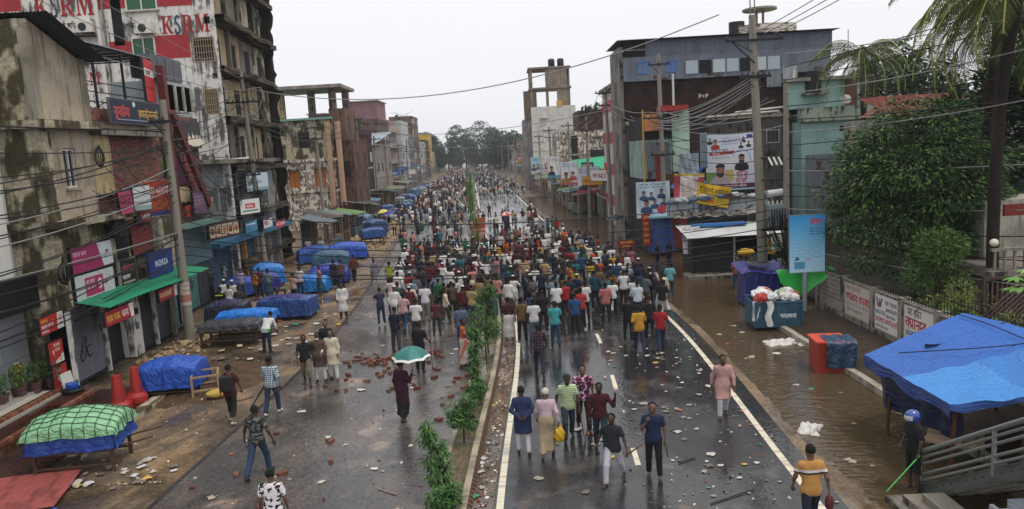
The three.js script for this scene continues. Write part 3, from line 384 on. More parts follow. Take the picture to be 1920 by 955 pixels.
const weave = tex(128, 128, (u, v) => .90 + .1 * fbm(u, v, 40, 60, 2, 3) - .08 * fbm(u, v, 6, 6, 3, 5));
const clothM = (c) => PAT[c] ? mat('#ffffff', .92, { map: PAT[c] }) : mat(c, .92, { map: weave });
const SKIN = ['#5c4336', '#4a342a', '#6e5243', '#3f2c23'].map((c) => mat(c, .55)), HAIR = mat('#080606', .95), GREY = mat('#b9b4ad', .7), EYE = mat('#0d0a09', .3), WHITE = mat('#e2e1dd', .9, { map: weave });
const rp = rng(4242);
const COLN = { '#e4e3e0': 'white', '#cfcdc9': 'off-white', '#17171b': 'black', '#1d2740': 'navy', '#24466b': 'blue', '#5d1a24': 'maroon', '#a32222': 'red', '#c98a80': 'pink', '#6a6b70': 'grey', '#6f5a41': 'brown', '#b79a6c': 'tan', '#c49a2b': 'yellow', '#1f5b3c': 'green', '#8fa0b4': 'pale blue', '#1f6b78': 'teal', '#c2562a': 'orange', '#37324f': 'purple', '#8f9a3a': 'lime green', '#3a3d44': 'charcoal', '#2b3a52': 'denim blue', '#d8cdb4': 'cream', '#4e4436': 'olive' };
// person(x, z, turn, pose, top, topColour, bottom, bottomColour, { opts })
function person(x, z, turn, pose, top, tc, bottom, bc, o = {}) {
  const lod = o.lod || 'mid', P = thing('person', o.label, 'person', [x, o.y || 0, z], turn, o.group); const sc = (o.h || 1.67) / H0; P.scale.setScalar(sc);
  const b = part(P, 'body', geo(pose, 'body', lod), SKIN[o.skin ?? Math.floor(rp() * 4)]);
  if (!o.bald) { if (o.hat === 'helmet') { const h = part(P, 'helmet', geo(pose, 'helmet', lod), mat('#1d3f8c', .25, { clearcoat: 1 })); const v = new THREE.SphereGeometry(.158, 20, 10, Math.PI * .18, Math.PI * .64, Math.PI * .42, Math.PI * .2); v.scale(.9, .98, 1.08); const J = poseJ[pose]; v.translate(J.head[0], J.head[1] + .02, J.head[2]); part(h, 'visor', v, mat('#b9c2c8', .15)); } else { part(P, 'hair', geo(pose, 'hair', lod), o.grey ? GREY : HAIR); if (o.hat) part(P, o.hat === 'cap' ? 'cap' : 'skullcap', geo(pose, o.hat, lod), o.hat === 'cap' ? mat('#16171b', .8) : WHITE); } }
  part(P, { tee: 'shirt', shirt: 'shirt', half: 'shirt', kurta: 'long_tunic', robe: 'long_tunic' }[top], geo(pose, top, lod), clothM(tc));
  part(P, bottom === 'lungi' ? 'wrapped_skirt' : 'trousers', geo(pose, bottom, lod), clothM(bc));
  if (lod === 'near') for (const i of [0, 1]) { part(P, 'eye', geo(pose, 'eye' + i, lod), EYE); const k = o.shoes ? 'shoe' : 'sandal'; part(P, k, geo(pose, k + i, lod), mat(o.shoes || '#2a2320', .6)); }
  return P;
}
// world position of a joint of a person, for things held in a hand
function jointWorld(P, pose, which, i, ext = .08) { const J = poseJ[pose]; let p = which === 'hand' ? add(J.wr[i], J.hd[i], ext) : J[which]; const s = P.scale.x; p = p.map((v) => v * s); return add(ry(p, P.rotation.y), [P.position.x, P.position.y, P.position.z]); }
// ---------- building kit ----------
function win(p, x0, x1, y0, y1, z, o = {}) { // framed window standing in the wall face at z (face +z)
  const f = .06, fm = o.frame || M.white, d = o.proud ?? .03; const w = part(p, 'window', merge([box(x0, x0 + f, y0, y1, z - .1, z + d), box(x1 - f, x1, y0, y1, z - .1, z + d), box(x0 + f, x1 - f, y0, y0 + f, z - .1, z + d), box(x0 + f, x1 - f, y1 - f, y1, z - .1, z + d), ...(o.mid ? [box((x0 + x1) / 2 - f / 2, (x0 + x1) / 2 + f / 2, y0 + f, y1 - f, z - .08, z + d - .01)] : [])]), fm);
  part(w, 'pane', box(x0 + f, x1 - f, y0 + f, y1 - f, z - .09, z - .05), o.pane || M.glass);
  if (o.bars) part(w, 'grille', merge(Array.from({ length: o.bars }, (_, i) => bar([lerp(x0, x1, (i + .5) / o.bars), y0, z + d], [lerp(x0, x1, (i + .5) / o.bars), y1, z + d], .018, 4)).concat(Array.from({ length: 4 }, (_, i) => bar([x0, lerp(y0, y1, (i + .5) / 4), z + d], [x1, lerp(y0, y1, (i + .5) / 4), z + d], .018, 4)))), o.barM || M.iron);
  if (o.sill) part(w, 'sill', box(x0 - .1, x1 + .1, y0 - .09, y0 - .005, z - .05, z + .16), M.conc);
  if (o.shade) part(w, 'sunshade', box(x0 - .25, x1 + .25, y1 + .12, y1 + .2, z - .05, z + .5), M.conc);
  return w;
}
function shutter(p, x0, x1, y0, y1, z, m, name = 'shutter', label) { // ribbed roller shutter, face +z
  const n = Math.round((y1 - y0) / .085), prof = []; for (let i = 0; i <= n * 4; i++) prof.push([lerp(y0, y1, i / (n * 4)), .016 * Math.sin(i / 4 * Math.PI * 2)]);
  const g = grid(1, prof.length - 1, (s, t) => { const k = Math.round(t * (prof.length - 1)); return [lerp(x0, x1, s), prof[k][0], z + prof[k][1]]; }), uv = g.attributes.uv, q = g.attributes.position; for (let i = 0; i < uv.count; i++) uv.setXY(i, q.getX(i) / TILE, q.getY(i) / TILE);
  const s = part(p, name, g, m, label); part(s, 'bottom_rail', box(x0, x1, y0 - .02, y0 + .08, z - .03, z + .03), M.iron); return s;
}
const shGrey = mat('#8b9198', .5, { map: T.tin, metalness: .3 }), shDark = mat('#3d4046', .55, { map: T.tin, metalness: .3 }), shBlue = mat('#235c83', .5, { map: T.tin, metalness: .2 }), shTeal = mat('#3f8d84', .5, { map: T.tin, metalness: .2 }), shRed = mat('#a5352a', .55, { map: T.tin, metalness: .15 });
const side = (g) => { const q = g.clone(); q.rotateY(-Math.PI / 2); return q; }; // sheet facing +z -> facing -x
const cream = mat('#d9c79a', .85, { map: T.grime }), beige = mat('#c3b6a3', .88, { map: T.grime }), plaster = mat('#a59d90', .9, { map: T.grime }), whiteG = mat('#f2f1ee', .88, { map: T.grimy }), maroon = mat('#5e2420', .6), redP = mat('#b9343c', .75, { map: T.clean });

// ---------- left side of the street ----------
{ // grey panelled shopfront with steps at the left edge of the picture
  const b = thing('panelled_building', 'grey panelled building with a dark fascia at the far left edge', 'building', [-16.7, 0, -25.05], Math.PI / 2);
  part(b, 'wall', box(-14, -.02, .55, 3.05, -5, -.05), mat('#8d9197', .5));
  for (let i = 0; i < 6; i++) for (let j = 0; j < 3; j++) part(b, 'panel', box(-.06 - (i + 1) * 1.32, -.06 - i * 1.32 - .025, .6 + j * .82, .6 + j * .82 + .795, -.049, 0), mat(['#9ba0a6', '#949aa1', '#a1a5aa'][(i + j) % 3], .4));
  for (let i = 0; i < 2; i++) for (let j = 0; j < 3; j++) part(b, 'panel', side(box(-.05 - (i + 1) * 1.1, -.05 - i * 1.1 - .025, .6 + j * .82, .6 + j * .82 + .795, -.045, 0)), mat('#b9a9aa', .5));
  part(b, 'fascia', box(-14, .05, 3.05, 4.15, -4, .55), mat('#14151a', .5)); part(b, 'upper_wall', box(-14, .02, 4.15, 12, -5, -.1), mat('#dfe3e4', .6, { map: T.clean })); part(b, 'glass_front', box(-13, -.9, 4.6, 11.5, -.1, -.06), mat('#7f989e', .12));
  part(b, 'corner_trim', box(-.85, -.35, 4.15, 12, -.1, .06), mat('#e8e8e4', .6));
  part(b, 'plinth', box(-14, 0, 0, .55, -5, 0), M.conc);
  const st = thing('entrance_steps', 'pale marble entrance steps of the grey panelled building', 'steps', [-16.7, 0, -25.05], Math.PI / 2);
  for (let k = 0; k < 5; k++) part(st, 'step', box(-14, -.9 - k * .02, .1 * k + .06, .1 * k + .16, .02, 1.75 - k * .32), mat(k % 2 ? '#b9b6ae' : '#d6d2c8', .35, { map: T.clean }));
}
{ // two low terracotta terraces edged with bricks
  const t = thing('brick_terrace', 'two low terracotta terraces with brick edging in front of the grey building', 'terrace', [0, 0, 0]);
  const red = mat('#8e4632', .6, { map: mudMap, roughnessMap: mudRough }); part(t, 'terrace_floor', box(-18, -14.55, -.1, .18, -24.5, -6), red); part(t, 'terrace_floor', box(-18, -15.5, .18, .36, -25.3, -6), red);
  const bv = [0, 1, 2].map(() => new THREE.BoxGeometry(.14, .16, .105)), bm = ['#87513c', '#74422f', '#9b6650'].map((c) => mat(c, .8, { map: T.clean })); const r = rng(5);
  for (let k = 0; k < 130; k++) { const o = part(t, 'brick', bv[k % 3], bm[Math.floor(r() * 3)]); o.position.set(-14.48 + r() * .012, .10 + r() * .01, -24.44 + k * .115); }
  for (let k = 0; k < 130; k++) { const o = part(t, 'brick', bv[k % 3], bm[Math.floor(r() * 3)]); o.position.set(-15.43 + r() * .012, .28 + r() * .01, -25.24 + k * .115); }
}
struct('pavement', box(-14.4, -12.0, -.1, .075, -24.9, -4), mat('#86513c', .55, { map: mudMap, roughnessMap: mudRough }));
struct('kerb', box(-11.995, -11.62, -.1, .10, -25.6, -4), M.moss);
solo('floor_mat', 'faded red mat lying on the ground under the green covered cart', 'mat', grid(20, 20, (s, t) => [(s - .5) * 2.7, .012 * Math.sin(s * 9) * Math.sin(t * 7), (t - .5) * 2.3]), mat('#a8534d', .85, { map: T.grime, side: 2 }), [-12.1, .13, -16.55], .25);
{ // potted plants on the steps
  const r = rng(9), pot = mat('#5c3f42', .7), leaf = mat('#2f5a1c', .7), labels = ['small pot with a drooping seedling on the marble steps, leftmost', 'pot with a yellow flowering plant on the marble steps', 'square pot with a sparse plant beside the bushy shrub', 'square maroon pot with a dense round shrub beside the red banner'];
  [[-16.2, -22.6, .35, .4], [-16.1, -23.35, .6, .7], [-15.95, -23.9, .45, .4], [-15.75, -24.45, .42, 1]].forEach(([x, z, h, full], i) => {
    const p = thing('potted_plant', labels[i], 'plant', [x, .37, z], r()); part(p, 'pot', merge([new THREE.CylinderGeometry(.24, .19, .34, 4, 1).rotateY(.785).translate(0, .17, 0), new THREE.CylinderGeometry(.26, .26, .05, 4, 1).rotateY(.785).translate(0, .355, 0)]), pot); part(p, 'stem', bar([0, .3, 0], [0, .45 + h * .5, 0], .015, 5), M.bark);
    const L = []; for (let k = 0; k < 260 * full; k++) { const g = new THREE.PlaneGeometry(.05, .13); g.rotateX(r() * 3); g.rotateY(r() * 6); const a = r() * 6.28, q = Math.cbrt(r()) * .34, e = (r() - .5) * 2; g.translate(Math.cos(a) * q * Math.sqrt(1 - e * e * .7) * (full < 1 ? .6 : 1), .5 + h * .45 + e * .36 * (full < 1 ? .9 : 1), Math.sin(a) * q); L.push(g); } part(p, 'leaves', merge(L), mat(i === 1 ? '#4d6a24' : '#2f5a1c', .7, { side: 2 })); if (i === 1) { for (let k = 0; k < 16; k++) part(p, 'flower', at(new THREE.SphereGeometry(.035, 6, 4), (r() - .5) * .3, .75 + r() * .45, (r() - .5) * .3), mat('#d3b32b', .7)); }
  });
}
{ // old mossy concrete building with shops under a green awning
  const b = thing('old_concrete_building', 'old mossy concrete building with shuttered shops under a green tin awning', 'building', [-15.4, 0, -25.1], Math.PI / 2), W = 9.4;
  part(b, 'side_wall', side(box(-8, 0, 0, 9.0, -.25, 0)), M.moss); part(b, 'corner_pillar', box(-.03, .42, 2.9, 8.9, -.3, .12), M.moss);
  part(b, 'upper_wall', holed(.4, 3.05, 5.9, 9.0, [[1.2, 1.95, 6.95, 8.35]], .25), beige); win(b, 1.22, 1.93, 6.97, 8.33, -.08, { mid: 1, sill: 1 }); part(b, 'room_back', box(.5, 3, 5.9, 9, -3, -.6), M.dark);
  part(b, 'painted_panel', box(3.05, 4.45, 6.6, 8.85, -.3, -.04), cream); part(b, 'ledge', box(-.3, 3.3, 9.0, 9.28, -4, .42), M.moss); part(b, 'ledge', box(3.32, 8.4, 8.86, 9.05, -4, .3), M.concD);
  part(b, 'ledge', box(-.2, 4.7, 5.66, 5.9, -3, .55), M.moss); part(b, 'wall_behind', box(3.05, W, 5.0, 9, -3.2, -.35), M.brick);
  // exposed brickwork beside the cream panel: real courses, too fine to pick apart singly
  { const r = rng(31), L = []; for (let j = 0; j < 30; j++) for (let i = 0; i < 16; i++) { const x = 4.5 + i * .255 + (j % 2) * .12, y = 6.35 + j * .083; if (x > 8.5) continue; const g = box(x, x + .24, y, y + .07, -.34, -.2 + r() * .03); const c = [.22, .10, .075].map((v) => v * (.55 + r() * .8)); const n = g.attributes.position.count, a = new Float32Array(n * 3); for (let k = 0; k < n; k++) a.set(c, k * 3); g.setAttribute('color', new THREE.BufferAttribute(a, 3)); L.push(g); } const o = part(b, 'bricks', merge(L), new THREE.MeshStandardMaterial({ vertexColors: true, roughness: .92 })); o.userData.kind = 'stuff'; o.userData.label = 'dark red brick courses'; }
  part(b, 'rooftop_wall', holed(.15, 3.1, 9.28, 12.4, [], .25, [[3.1, 9.28], [3.1, 11.5], [.15, 12.55]]), beige); part(b, 'rooftop_side_wall', side(box(-5, -.25, 9.28, 12.55, -.35, -.1)), M.moss); part(b, 'pilaster', box(2.85, 3.25, 9.3, 11.6, -.28, .05), plaster); part(b, 'pilaster', box(.05, .35, 9.3, 12.3, -.3, .05), plaster);
  { const g = corrugated(6, 3.7, .12, .02); g.rotateX(-Math.PI / 2); g.rotateY(Math.PI / 2); g.rotateZ(-.33); g.translate(1.75, 12.12, -2.2); part(b, 'tin_roof', g, mat('#33363c', .6, { map: T.tin, side: 2 })); }
  // ground floor
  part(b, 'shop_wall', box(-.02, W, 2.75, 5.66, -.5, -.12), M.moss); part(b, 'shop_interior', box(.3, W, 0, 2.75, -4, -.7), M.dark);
  for (const [a, c, m] of [[.0, .3, whiteG], [2.42, 2.5, whiteG], [4.3, 5.05, whiteG], [6.35, 6.45, whiteG], [8.02, 8.2, plaster]]) part(b, 'pillar', box(a, c, 0, 2.75, -.6, .02), m);
  shutter(b, .3, 2.42, .08, 2.75, -.12, shGrey, 'shutter', 'grey roller shutter with a sprayed black scrawl'); shutter(b, 2.5, 4.3, .05, 2.75, -.45, mat('#24262b', .6, { map: T.tin })); shutter(b, 5.05, 6.35, .05, 2.75, -.15, shDark); shutter(b, 6.45, 8.02, .05, 2.75, -.15, mat('#555960', .55, { map: T.tin, metalness: .3 })); shutter(b, 8.2, 8.85, .1, 2.7, -.08, shTeal); shutter(b, 8.9, W, .1, 2.7, -.08, shTeal);
  const scr = []; for (const q of [[[.9, 1.1], [1.0, 1.45], [1.15, 1.5]], [[1.0, 1.3], [.8, 1.05], [.85, .8], [1.1, .95], [1.2, 1.25]], [[1.2, 1.2], [1.35, .85], [1.5, .95]], [[1.05, 1.65], [1.25, 1.6], [1.15, 1.25], [1.55, 1.3]]]) scr.push(tube(q.map(([x, y]) => [x, y, -.095]), .02, 10, 4)); part(b, 'graffiti', merge(scr), M.black);
  part(b, 'meter_box', box(4.5, 4.75, 1.7, 1.95, .02, .1), M.iron); part(b, 'meter_box', box(4.55, 4.72, 1.1, 1.35, .02, .08), M.steel); part(b, 'utility_box', box(5.6, 6.2, 5.2, 5.7, .02, .3), M.iron);
  shutter(b, 5.15, 6.9, 3.95, 5.5, .0, shRed, 'upper_shutter', 'closed red roller shutter on the first floor'); part(b, 'pillar', box(6.95, 7.6, 3.9, 5.6, -.3, .02), plaster); part(b, 'recess', box(4.1, 5.0, 3.95, 5.6, -.2, -.1), M.dark);
  part(b, 'electric_box', box(3.2, 4.4, 4.95, 5.5, 0, .35), M.black);
  // the awning
  const aw = part(b, 'awning', (() => { const g = grid(100, 4, (s, t) => { const x = lerp(.45, 9.2, s); return [x, 2.78 + .26 * t + .012 * Math.sin(x * 52) + .03 * Math.sin(s * 7), .1 + 1.25 * (1 - t) - .0 * s]; }, 2); return g; })(), mat('#1c9a72', .55, { side: 2, map: T.clean }), 'bright green corrugated awning'); for (let k = 0; k < 6; k++) part(b, 'awning_bracket', bar([.6 + k * 1.7, 2.35, -.05], [.6 + k * 1.7, 2.76, 1.2], .025, 5), M.iron);
  // wire coils hung on the wall
  for (const [x, y, z, rr, n] of [[3.35, 8.0, .1, .42, 5], [3.2, 5.2, .42, .36, 6], [-.7, 4.2, .6, .42, 7]]) { const L = []; for (let k = 0; k < n; k++) { const g = new THREE.TorusGeometry(rr * (.8 + .06 * k), .016, 5, 26); g.rotateY(k * .12); g.translate(x + .02 * k, y + .015 * k, z); L.push(g); } part(b, 'cable_coil', merge(L), M.wire); }
}
const LS = (n, l, w, h, m, y, z, x = -15.2, tilt = 0, yaw = 0, fm) => signboard(n, l, w, h, m, [x, y, z], Math.PI / 2 + yaw, fm, .12, tilt);
LS('shop_sign', 'magenta and white shop board above the striped white board', 2.7, .95, printM(512, 180, (c, w, h) => { fill(c, w, h, '#a2245f'); c.fillStyle = '#cfd8dc'; c.beginPath(); c.moveTo(w * .62, 0); c.lineTo(w, 0); c.lineTo(w, h); c.lineTo(w * .75, h); c.fill(); bn(c, 'বাহার ভেজা', 20, 40, 26, '#e6d9e2'); lat(c, 'Telecom Line', 20, 82, 14, '#e2c8d8', 'sans-serif', false); c.strokeStyle = '#22242a'; c.lineWidth = 7; c.beginPath(); c.arc(w * .86, h * .5, 26, 1, 6); c.stroke(); c.fillStyle = '#b02a6a'; c.fillRect(w * .84, h * .38, 20, 20); dirty(c, w, h, 60); }), 4.45, -26.95);
LS('shop_sign', 'white board with a magenta block and a large figure nine', 2.6, 1.0, printM(512, 200, (c, w, h) => { fill(c, w, h, '#c9ccd0'); c.fillStyle = '#b12a63'; c.fillRect(120, 30, 240, 140); bn(c, 'মা বাবা', 140, 52, 26, '#f0e2ea', .14, 130); bn(c, 'দান কিনি', 140, 98, 24, '#f0e2ea', .14, 130); lat(c, '9', 285, 34, 110, '#efe6ec'); c.fillStyle = '#b12a63'; c.beginPath(); c.moveTo(385, 70); c.lineTo(420, 100); c.lineTo(385, 130); c.lineTo(400, 100); c.fill(); dirty(c, w, h, 60); }), 3.42, -26.9);
LS('shop_sign', 'dark board with pink and white lettering beside the blue sign', 1.25, 1.05, printM(256, 220, (c, w, h) => { fill(c, w, h, '#17151a'); bn(c, 'বিখ্যাত', 30, 55, 52, '#c0455a', .14, 200); bn(c, 'পারভেজ', 24, 132, 30, '#d9d4d2', .2, 210); c.fillStyle = '#b9a59a'; c.fillRect(30, 185, 190, 16); }), 3.5, -29.3, -15.2, 0, 0, mat('#a9a6a0', .6));
LS('shop_sign', 'deep blue signboard with white block capitals above the green awning', 2.2, 1.05, printM(440, 210, (c, w, h) => { fill(c, w, h, '#17357f'); lat(c, 'NOKIA', 100, 58, 76, '#e4e9f2', 'sans-serif', true, 250); lat(c, 'Connecting', 250, 150, 18, '#8fa4d0', 'sans-serif', false); }), 3.5, -31.7, -15.0, 0, 0, mat('#1c2f66', .6));
LS('shop_sign', 'orange red projecting board with white lettering on the brick wall', 1.75, 1.5, printM(300, 260, (c, w, h) => { fill(c, w, h, '#b5412e'); bn(c, 'মাহবুব কম্পিউটার', 20, 50, 46, '#efe8e4', .15, 262); c.fillStyle = '#c8602f'; c.fillRect(0, 120, w, 90); lines(c, 50, 130, 220, 4, 9, '#7c2a35'); c.fillStyle = '#3c3b78'; c.fillRect(0, 225, w, 35); }), 6.25, -31.7, -14.75, 0, -.35, mat('#c9c2bc', .7));
LS('shop_sign', 'blank white projecting board left of the orange red board', .8, 1.0, printM(64, 64, (c, w, h) => { fill(c, w, h, '#dfe2e2'); c.fillStyle = '#9fb6b8'; c.fillRect(0, 52, w, 12); }), 6.35, -30.1, -14.7, 0, -.5, mat('#3b3d42', .6));
LS('shop_sign', 'small magenta board tangled in cables on the old concrete building', .75, .9, printM(64, 64, (c, w, h) => { fill(c, w, h, '#b84a6c'); lines(c, 6, 8, 50, 4, 7, '#3c1822'); }), 6.25, -28.9, -14.75, .08, -.2);
LS('shop_sign', 'narrow red board with white lettering above the red shutter', 1.3, .5, printM(256, 100, (c, w, h) => { fill(c, w, h, '#8c2a25'); c.fillStyle = '#222734'; c.fillRect(0, 0, 60, h); bn(c, 'ব্যাংক', 80, 32, 40, '#e4dfda', .16, 150); }), 5.55, -30.6, -14.95);
LS('shop_banner', 'red and white banner hung under the left end of the green awning', 2.0, .55, printM(400, 110, (c, w, h) => { fill(c, w, h, '#a41f2c'); c.fillStyle = '#e0dbd6'; c.beginPath(); c.moveTo(330, 0); c.lineTo(w, 0); c.lineTo(w, h); c.lineTo(355, h); c.fill(); bn(c, 'গরম গরম', 20, 38, 44, '#d9b13a', .18, 180); bn(c, 'খানা', 230, 38, 44, '#efe7df', .18, 90); }), 2.35, -26.5, -14.25, 0);
LS('shop_banner', 'red and yellow banner hung under the middle of the green awning', 1.7, .5, printM(400, 110, (c, w, h) => { fill(c, w, h, '#9b2432'); c.fillStyle = '#e0dbd6'; c.fillRect(335, 0, 65, h); bn(c, 'দই মিষ্টি', 20, 38, 42, '#e0c78a', .18, 290); }), 2.35, -30.6, -14.35, 0);
LS('shop_banner', 'tall narrow red and white banner beside the teal shutter', .4, 1.7, printM(64, 256, (c, w, h) => { fill(c, w, h, '#c9c4c2'); c.fillStyle = '#b22a35'; c.fillRect(6, 8, 52, 90); c.fillRect(6, 150, 52, 60); lines(c, 8, 110, 46, 2, 10, '#3a3a40'); }), 1.35, -33.2, -15.0);
LS('shop_banner', 'wide red banner with white lettering at the corner of the mossy building', 1.55, .6, printM(400, 150, (c, w, h) => { fill(c, w, h, '#c02a1f'); c.fillStyle = '#e9e6e3'; c.beginPath(); c.moveTo(300, 0); c.lineTo(w, 0); c.lineTo(w, h); c.lineTo(280, h); c.fill(); bn(c, 'খেলাঘর', 20, 22, 26, '#e2b33a', .18, 150); bn(c, 'আমার বাড়ি', 20, 64, 30, '#f3ebe6', .18, 250); bn(c, 'মজাদার', 20, 108, 28, '#f3ebe6', .18, 220); c.strokeStyle = '#c02a1f'; c.lineWidth = 9; c.beginPath(); c.arc(350, 55, 20, 0, 7); c.stroke(); c.fillStyle = '#c02a1f'; c.fillRect(325, 95, 50, 22); dirty(c, w, h, 30); }), 2.6, -24.3, -15.35, 0, .1);
for (const [y, z, l, d] of [[1.55, -24.55, 'upper red standing banner beside the grey shutter', 0], [.7, -24.6, 'lower red standing banner with large white lettering beside the grey shutter', 1]])
  LS('shop_banner', l, .8, .8, printM(200, 200, (c, w, h) => { fill(c, w, h, '#bb2f25'); c.fillStyle = '#e9e6e3'; c.beginPath(); c.moveTo(30, h); c.lineTo(w, 120); c.lineTo(w, h); c.fill(); if (d) { bn(c, 'মেলা', 40, 30, 30, '#f0e4dc', .16); bn(c, 'স্রি', 50, 90, 60, '#f6efe8', .18); } else { bn(c, 'গ্রাম', 70, 25, 26, '#f0e4dc', .16); bn(c, 'বাংলা', 80, 70, 24, '#f0e4dc', .16); lat(c, '1', 40, 60, 66, '#f3e9e2'); } c.strokeStyle = '#bb2f25'; c.lineWidth = 7; c.beginPath(); c.arc(150, 165, 16, 0, 7); c.stroke(); dirty(c, w, h, 20); }), y, z, -15.5);
{ const s = thing('bucket', 'blue plastic bucket beside the white board near the terrace', 'bucket', [-15.0, .19, -24.35]); part(s, 'tub', new THREE.LatheGeometry([[0, 0], [.14, 0], [.19, .3], [.21, .31], [.2, .28], [.17, .04], [0, .03]].map((p) => new THREE.Vector2(...p)), 20), mat('#2b62c4', .5, { side: 2 })); part(s, 'handle', new THREE.TorusGeometry(.19, .01, 5, 16, Math.PI).rotateX(1.2).translate(0, .3, 0), M.steel);
  solo('leaning_board', 'white board leaning on the wall behind the blue bucket', 'board', box(-.3, .3, 0, .62, -.02, .02).rotateX(-.18), mat('#d5d3cd', .7), [-15.25, .19, -24.62], Math.PI / 2);
  solo('rubber_tyre', 'black tyre lying flat under the blue bucket', 'tyre', new THREE.TorusGeometry(.28, .07, 8, 24).rotateX(Math.PI / 2), M.black, [-15.0, .26, -24.38]); }
{ // restaurant building with roof terrace, red stair frame
  const b = thing('restaurant_building', 'brick restaurant building with an open steel roof terrace and red stair', 'building', [-16.6, 0, -32.0], Math.PI / 2), r = rng(51);
  part(b, 'wall', box(1.3, 9.6, 0, 9.6, -9, -.3), M.brick); part(b, 'side_wall', side(box(-9, -.3, 5, 9.55, -1.6, -1.25)), M.brick); part(b, 'parapet', box(-2.6, 9.6, 9.6, 10.1, -8, -.2), M.brick); part(b, 'terrace_slab', box(-2.5, 9.5, 9.3, 9.6, -8, -.25), M.conc);
  // open terrace frame: posts, roof bars, rails
  const fr = M.iron; for (const x of [-2.4, 0, 2.4, 4.8]) for (const z of [-.4, -3.6, -6.8]) part(b, 'post', beam([x, 9.6, z], [x, 12.6, z], .09), fr);
  for (const z of [-.4, -3.6, -6.8]) part(b, 'roof_beam', beam([-2.5, 12.6, z], [5, 12.75, z], .1), fr); for (let k = 0; k < 9; k++) part(b, 'roof_bar', beam([-2.4 + k * .92, 12.66, -6.8], [-2.4 + k * .92, 12.66, -.3], .06), fr); part(b, 'roof_sheet', box(-2.5, 5, 12.72, 12.76, -7, -.2).rotateZ(.0), mat('#7f8a92', .35));
  for (const y of [10.4, 10.8, 11.2]) part(b, 'rail', beam([-2.4, y, -.4], [4.8, y, -.4], .04), fr); for (let k = 0; k < 7; k++) { part(b, 'lattice', merge([beam([-2.4 + k, 10.1, -.4], [-1.4 + k, 10.4, -.4], .025), beam([-1.4 + k, 10.1, -.4], [-2.4 + k, 10.4, -.4], .025)]), fr); }
  part(b, 'grey_cladding', box(4.9, 8.4, 11.9, 13, -1.2, -.25), mat('#4c5057', .5)); for (let k = 0; k < 3; k++) part(b, 'cladding_rib', box(5.7 + k * .9, 5.75 + k * .9, 11.9, 13, -.25, -.22), M.steel); part(b, 'glass_room', box(6.4, 9.5, 10.2, 11.9, -3, -.35), mat('#9fb0b5', .15)); for (let k = 0; k < 3; k++) win(b, 6.5 + k * 1.0, 7.4 + k * 1.0, 10.35, 11.75, -.3, { frame: M.white, pane: mat('#c3ccd0', .2) });
  part(b, 'grey_board', box(6.6, 9.6, 8.5, 9.9, -.25, -.1), mat('#34363c', .6)); { const L = []; for (const [x, s] of [[8.0, .5], [8.5, .62], [9.0, .5], [9.35, .42]]) L.push(new THREE.ConeGeometry(s * .6, s * 1.2, 3).translate(x, 8.95, -.1)); part(b, 'mountain_motif', merge(L), mat('#c9c0ae', .7)); }
  for (const [x0, x1, y0, y1, c] of [[3.9, 4.9, 7.2, 8.2, '#3f8a33'], [3.9, 4.9, 6, 7.1, '#741c3e'], [5.2, 6.3, 6.6, 8.3, '#6b7f2c'], [6.4, 7.2, 6.6, 8.3, '#5b1a44'], [5.2, 7.6, 5.7, 6.5, '#c9b78f'], [7.3, 8.6, 6.4, 8.3, '#7c2430'], [3.8, 5.1, 4.6, 5.9, '#b7a585']]) part(b, 'colour_panel', box(x0, x1, y0, y1, -.3, -.18), mat(c, .5));
  part(b, 'stair_post', beam([5.05, 4.2, .15], [5.05, 12.4, .15], .34), maroon); part(b, 'stair_post', beam([3.4, 4.2, .2], [3.4, 9.0, .2], .2), maroon); part(b, 'stair_stringer', beam([5.3, 10.2, .35], [8.6, 5.4, .35], .22, .4), maroon); part(b, 'stair_stringer', beam([5.3, 10.2, -.2], [8.6, 5.4, -.2], .14, .3), maroon); for (let k = 0; k < 9; k++) part(b, 'tread', box(5.45 + k * .36, 5.75 + k * .36, 9.85 - k * .53, 9.9 - k * .53, -.2, .35), maroon);
  part(b, 'round_sign', new THREE.CylinderGeometry(.45, .45, .1, 24).rotateX(Math.PI / 2).translate(4.5, 5.25, -.12), mat('#d9d4d0', .6)); part(b, 'round_sign_mark', box(4.15, 4.85, 5.1, 5.35, -.07, -.055), mat('#7c2036', .6));
  part(b, 'flower_bed', (() => { const L = []; for (let k = 0; k < 120; k++) L.push(at(new THREE.IcosahedronGeometry(.07 + r() * .05), 6.2 + r() * 2.2, 5.0 + r() * .5, .05 + r() * .1)); return merge(L); })(), mat('#8c2a20', .8)); part(b, 'glass_wall', box(1.9, 9.4, 2.4, 4.5, -.3, -.1), mat('#54727a', .12)); part(b, 'canopy', box(3.3, 8.6, 4.5, 4.7, -.3, .9), mat('#6d8f8a', .3)); for (let k = 0; k < 4; k++) shutter(b, 1.4 + k * 2.05, 3.35 + k * 2.05, .05, 2.4, -.25, k < 3 ? shTeal : shDark);
}
LS('restaurant_sign', 'navy sign with red and yellow lettering on the restaurant roof', 4.6, 1.05, printM(700, 170, (c, w, h) => { fill(c, w, h, '#141d35'); bn(c, 'রুফটপ', 40, 62, 62, '#d0392f', .18, 300); bn(c, 'রেস্টুরেন্ট', 360, 70, 50, '#d6a52c', .16, 290); c.fillStyle = '#cfd3d8'; c.beginPath(); c.arc(310, 28, 20, 0, 7); c.fill(); c.fillStyle = '#8a93a4'; c.fillRect(80, 140, 480, 8); }), 10.0, -33.9, -16.3, 0, 0, M.steel);
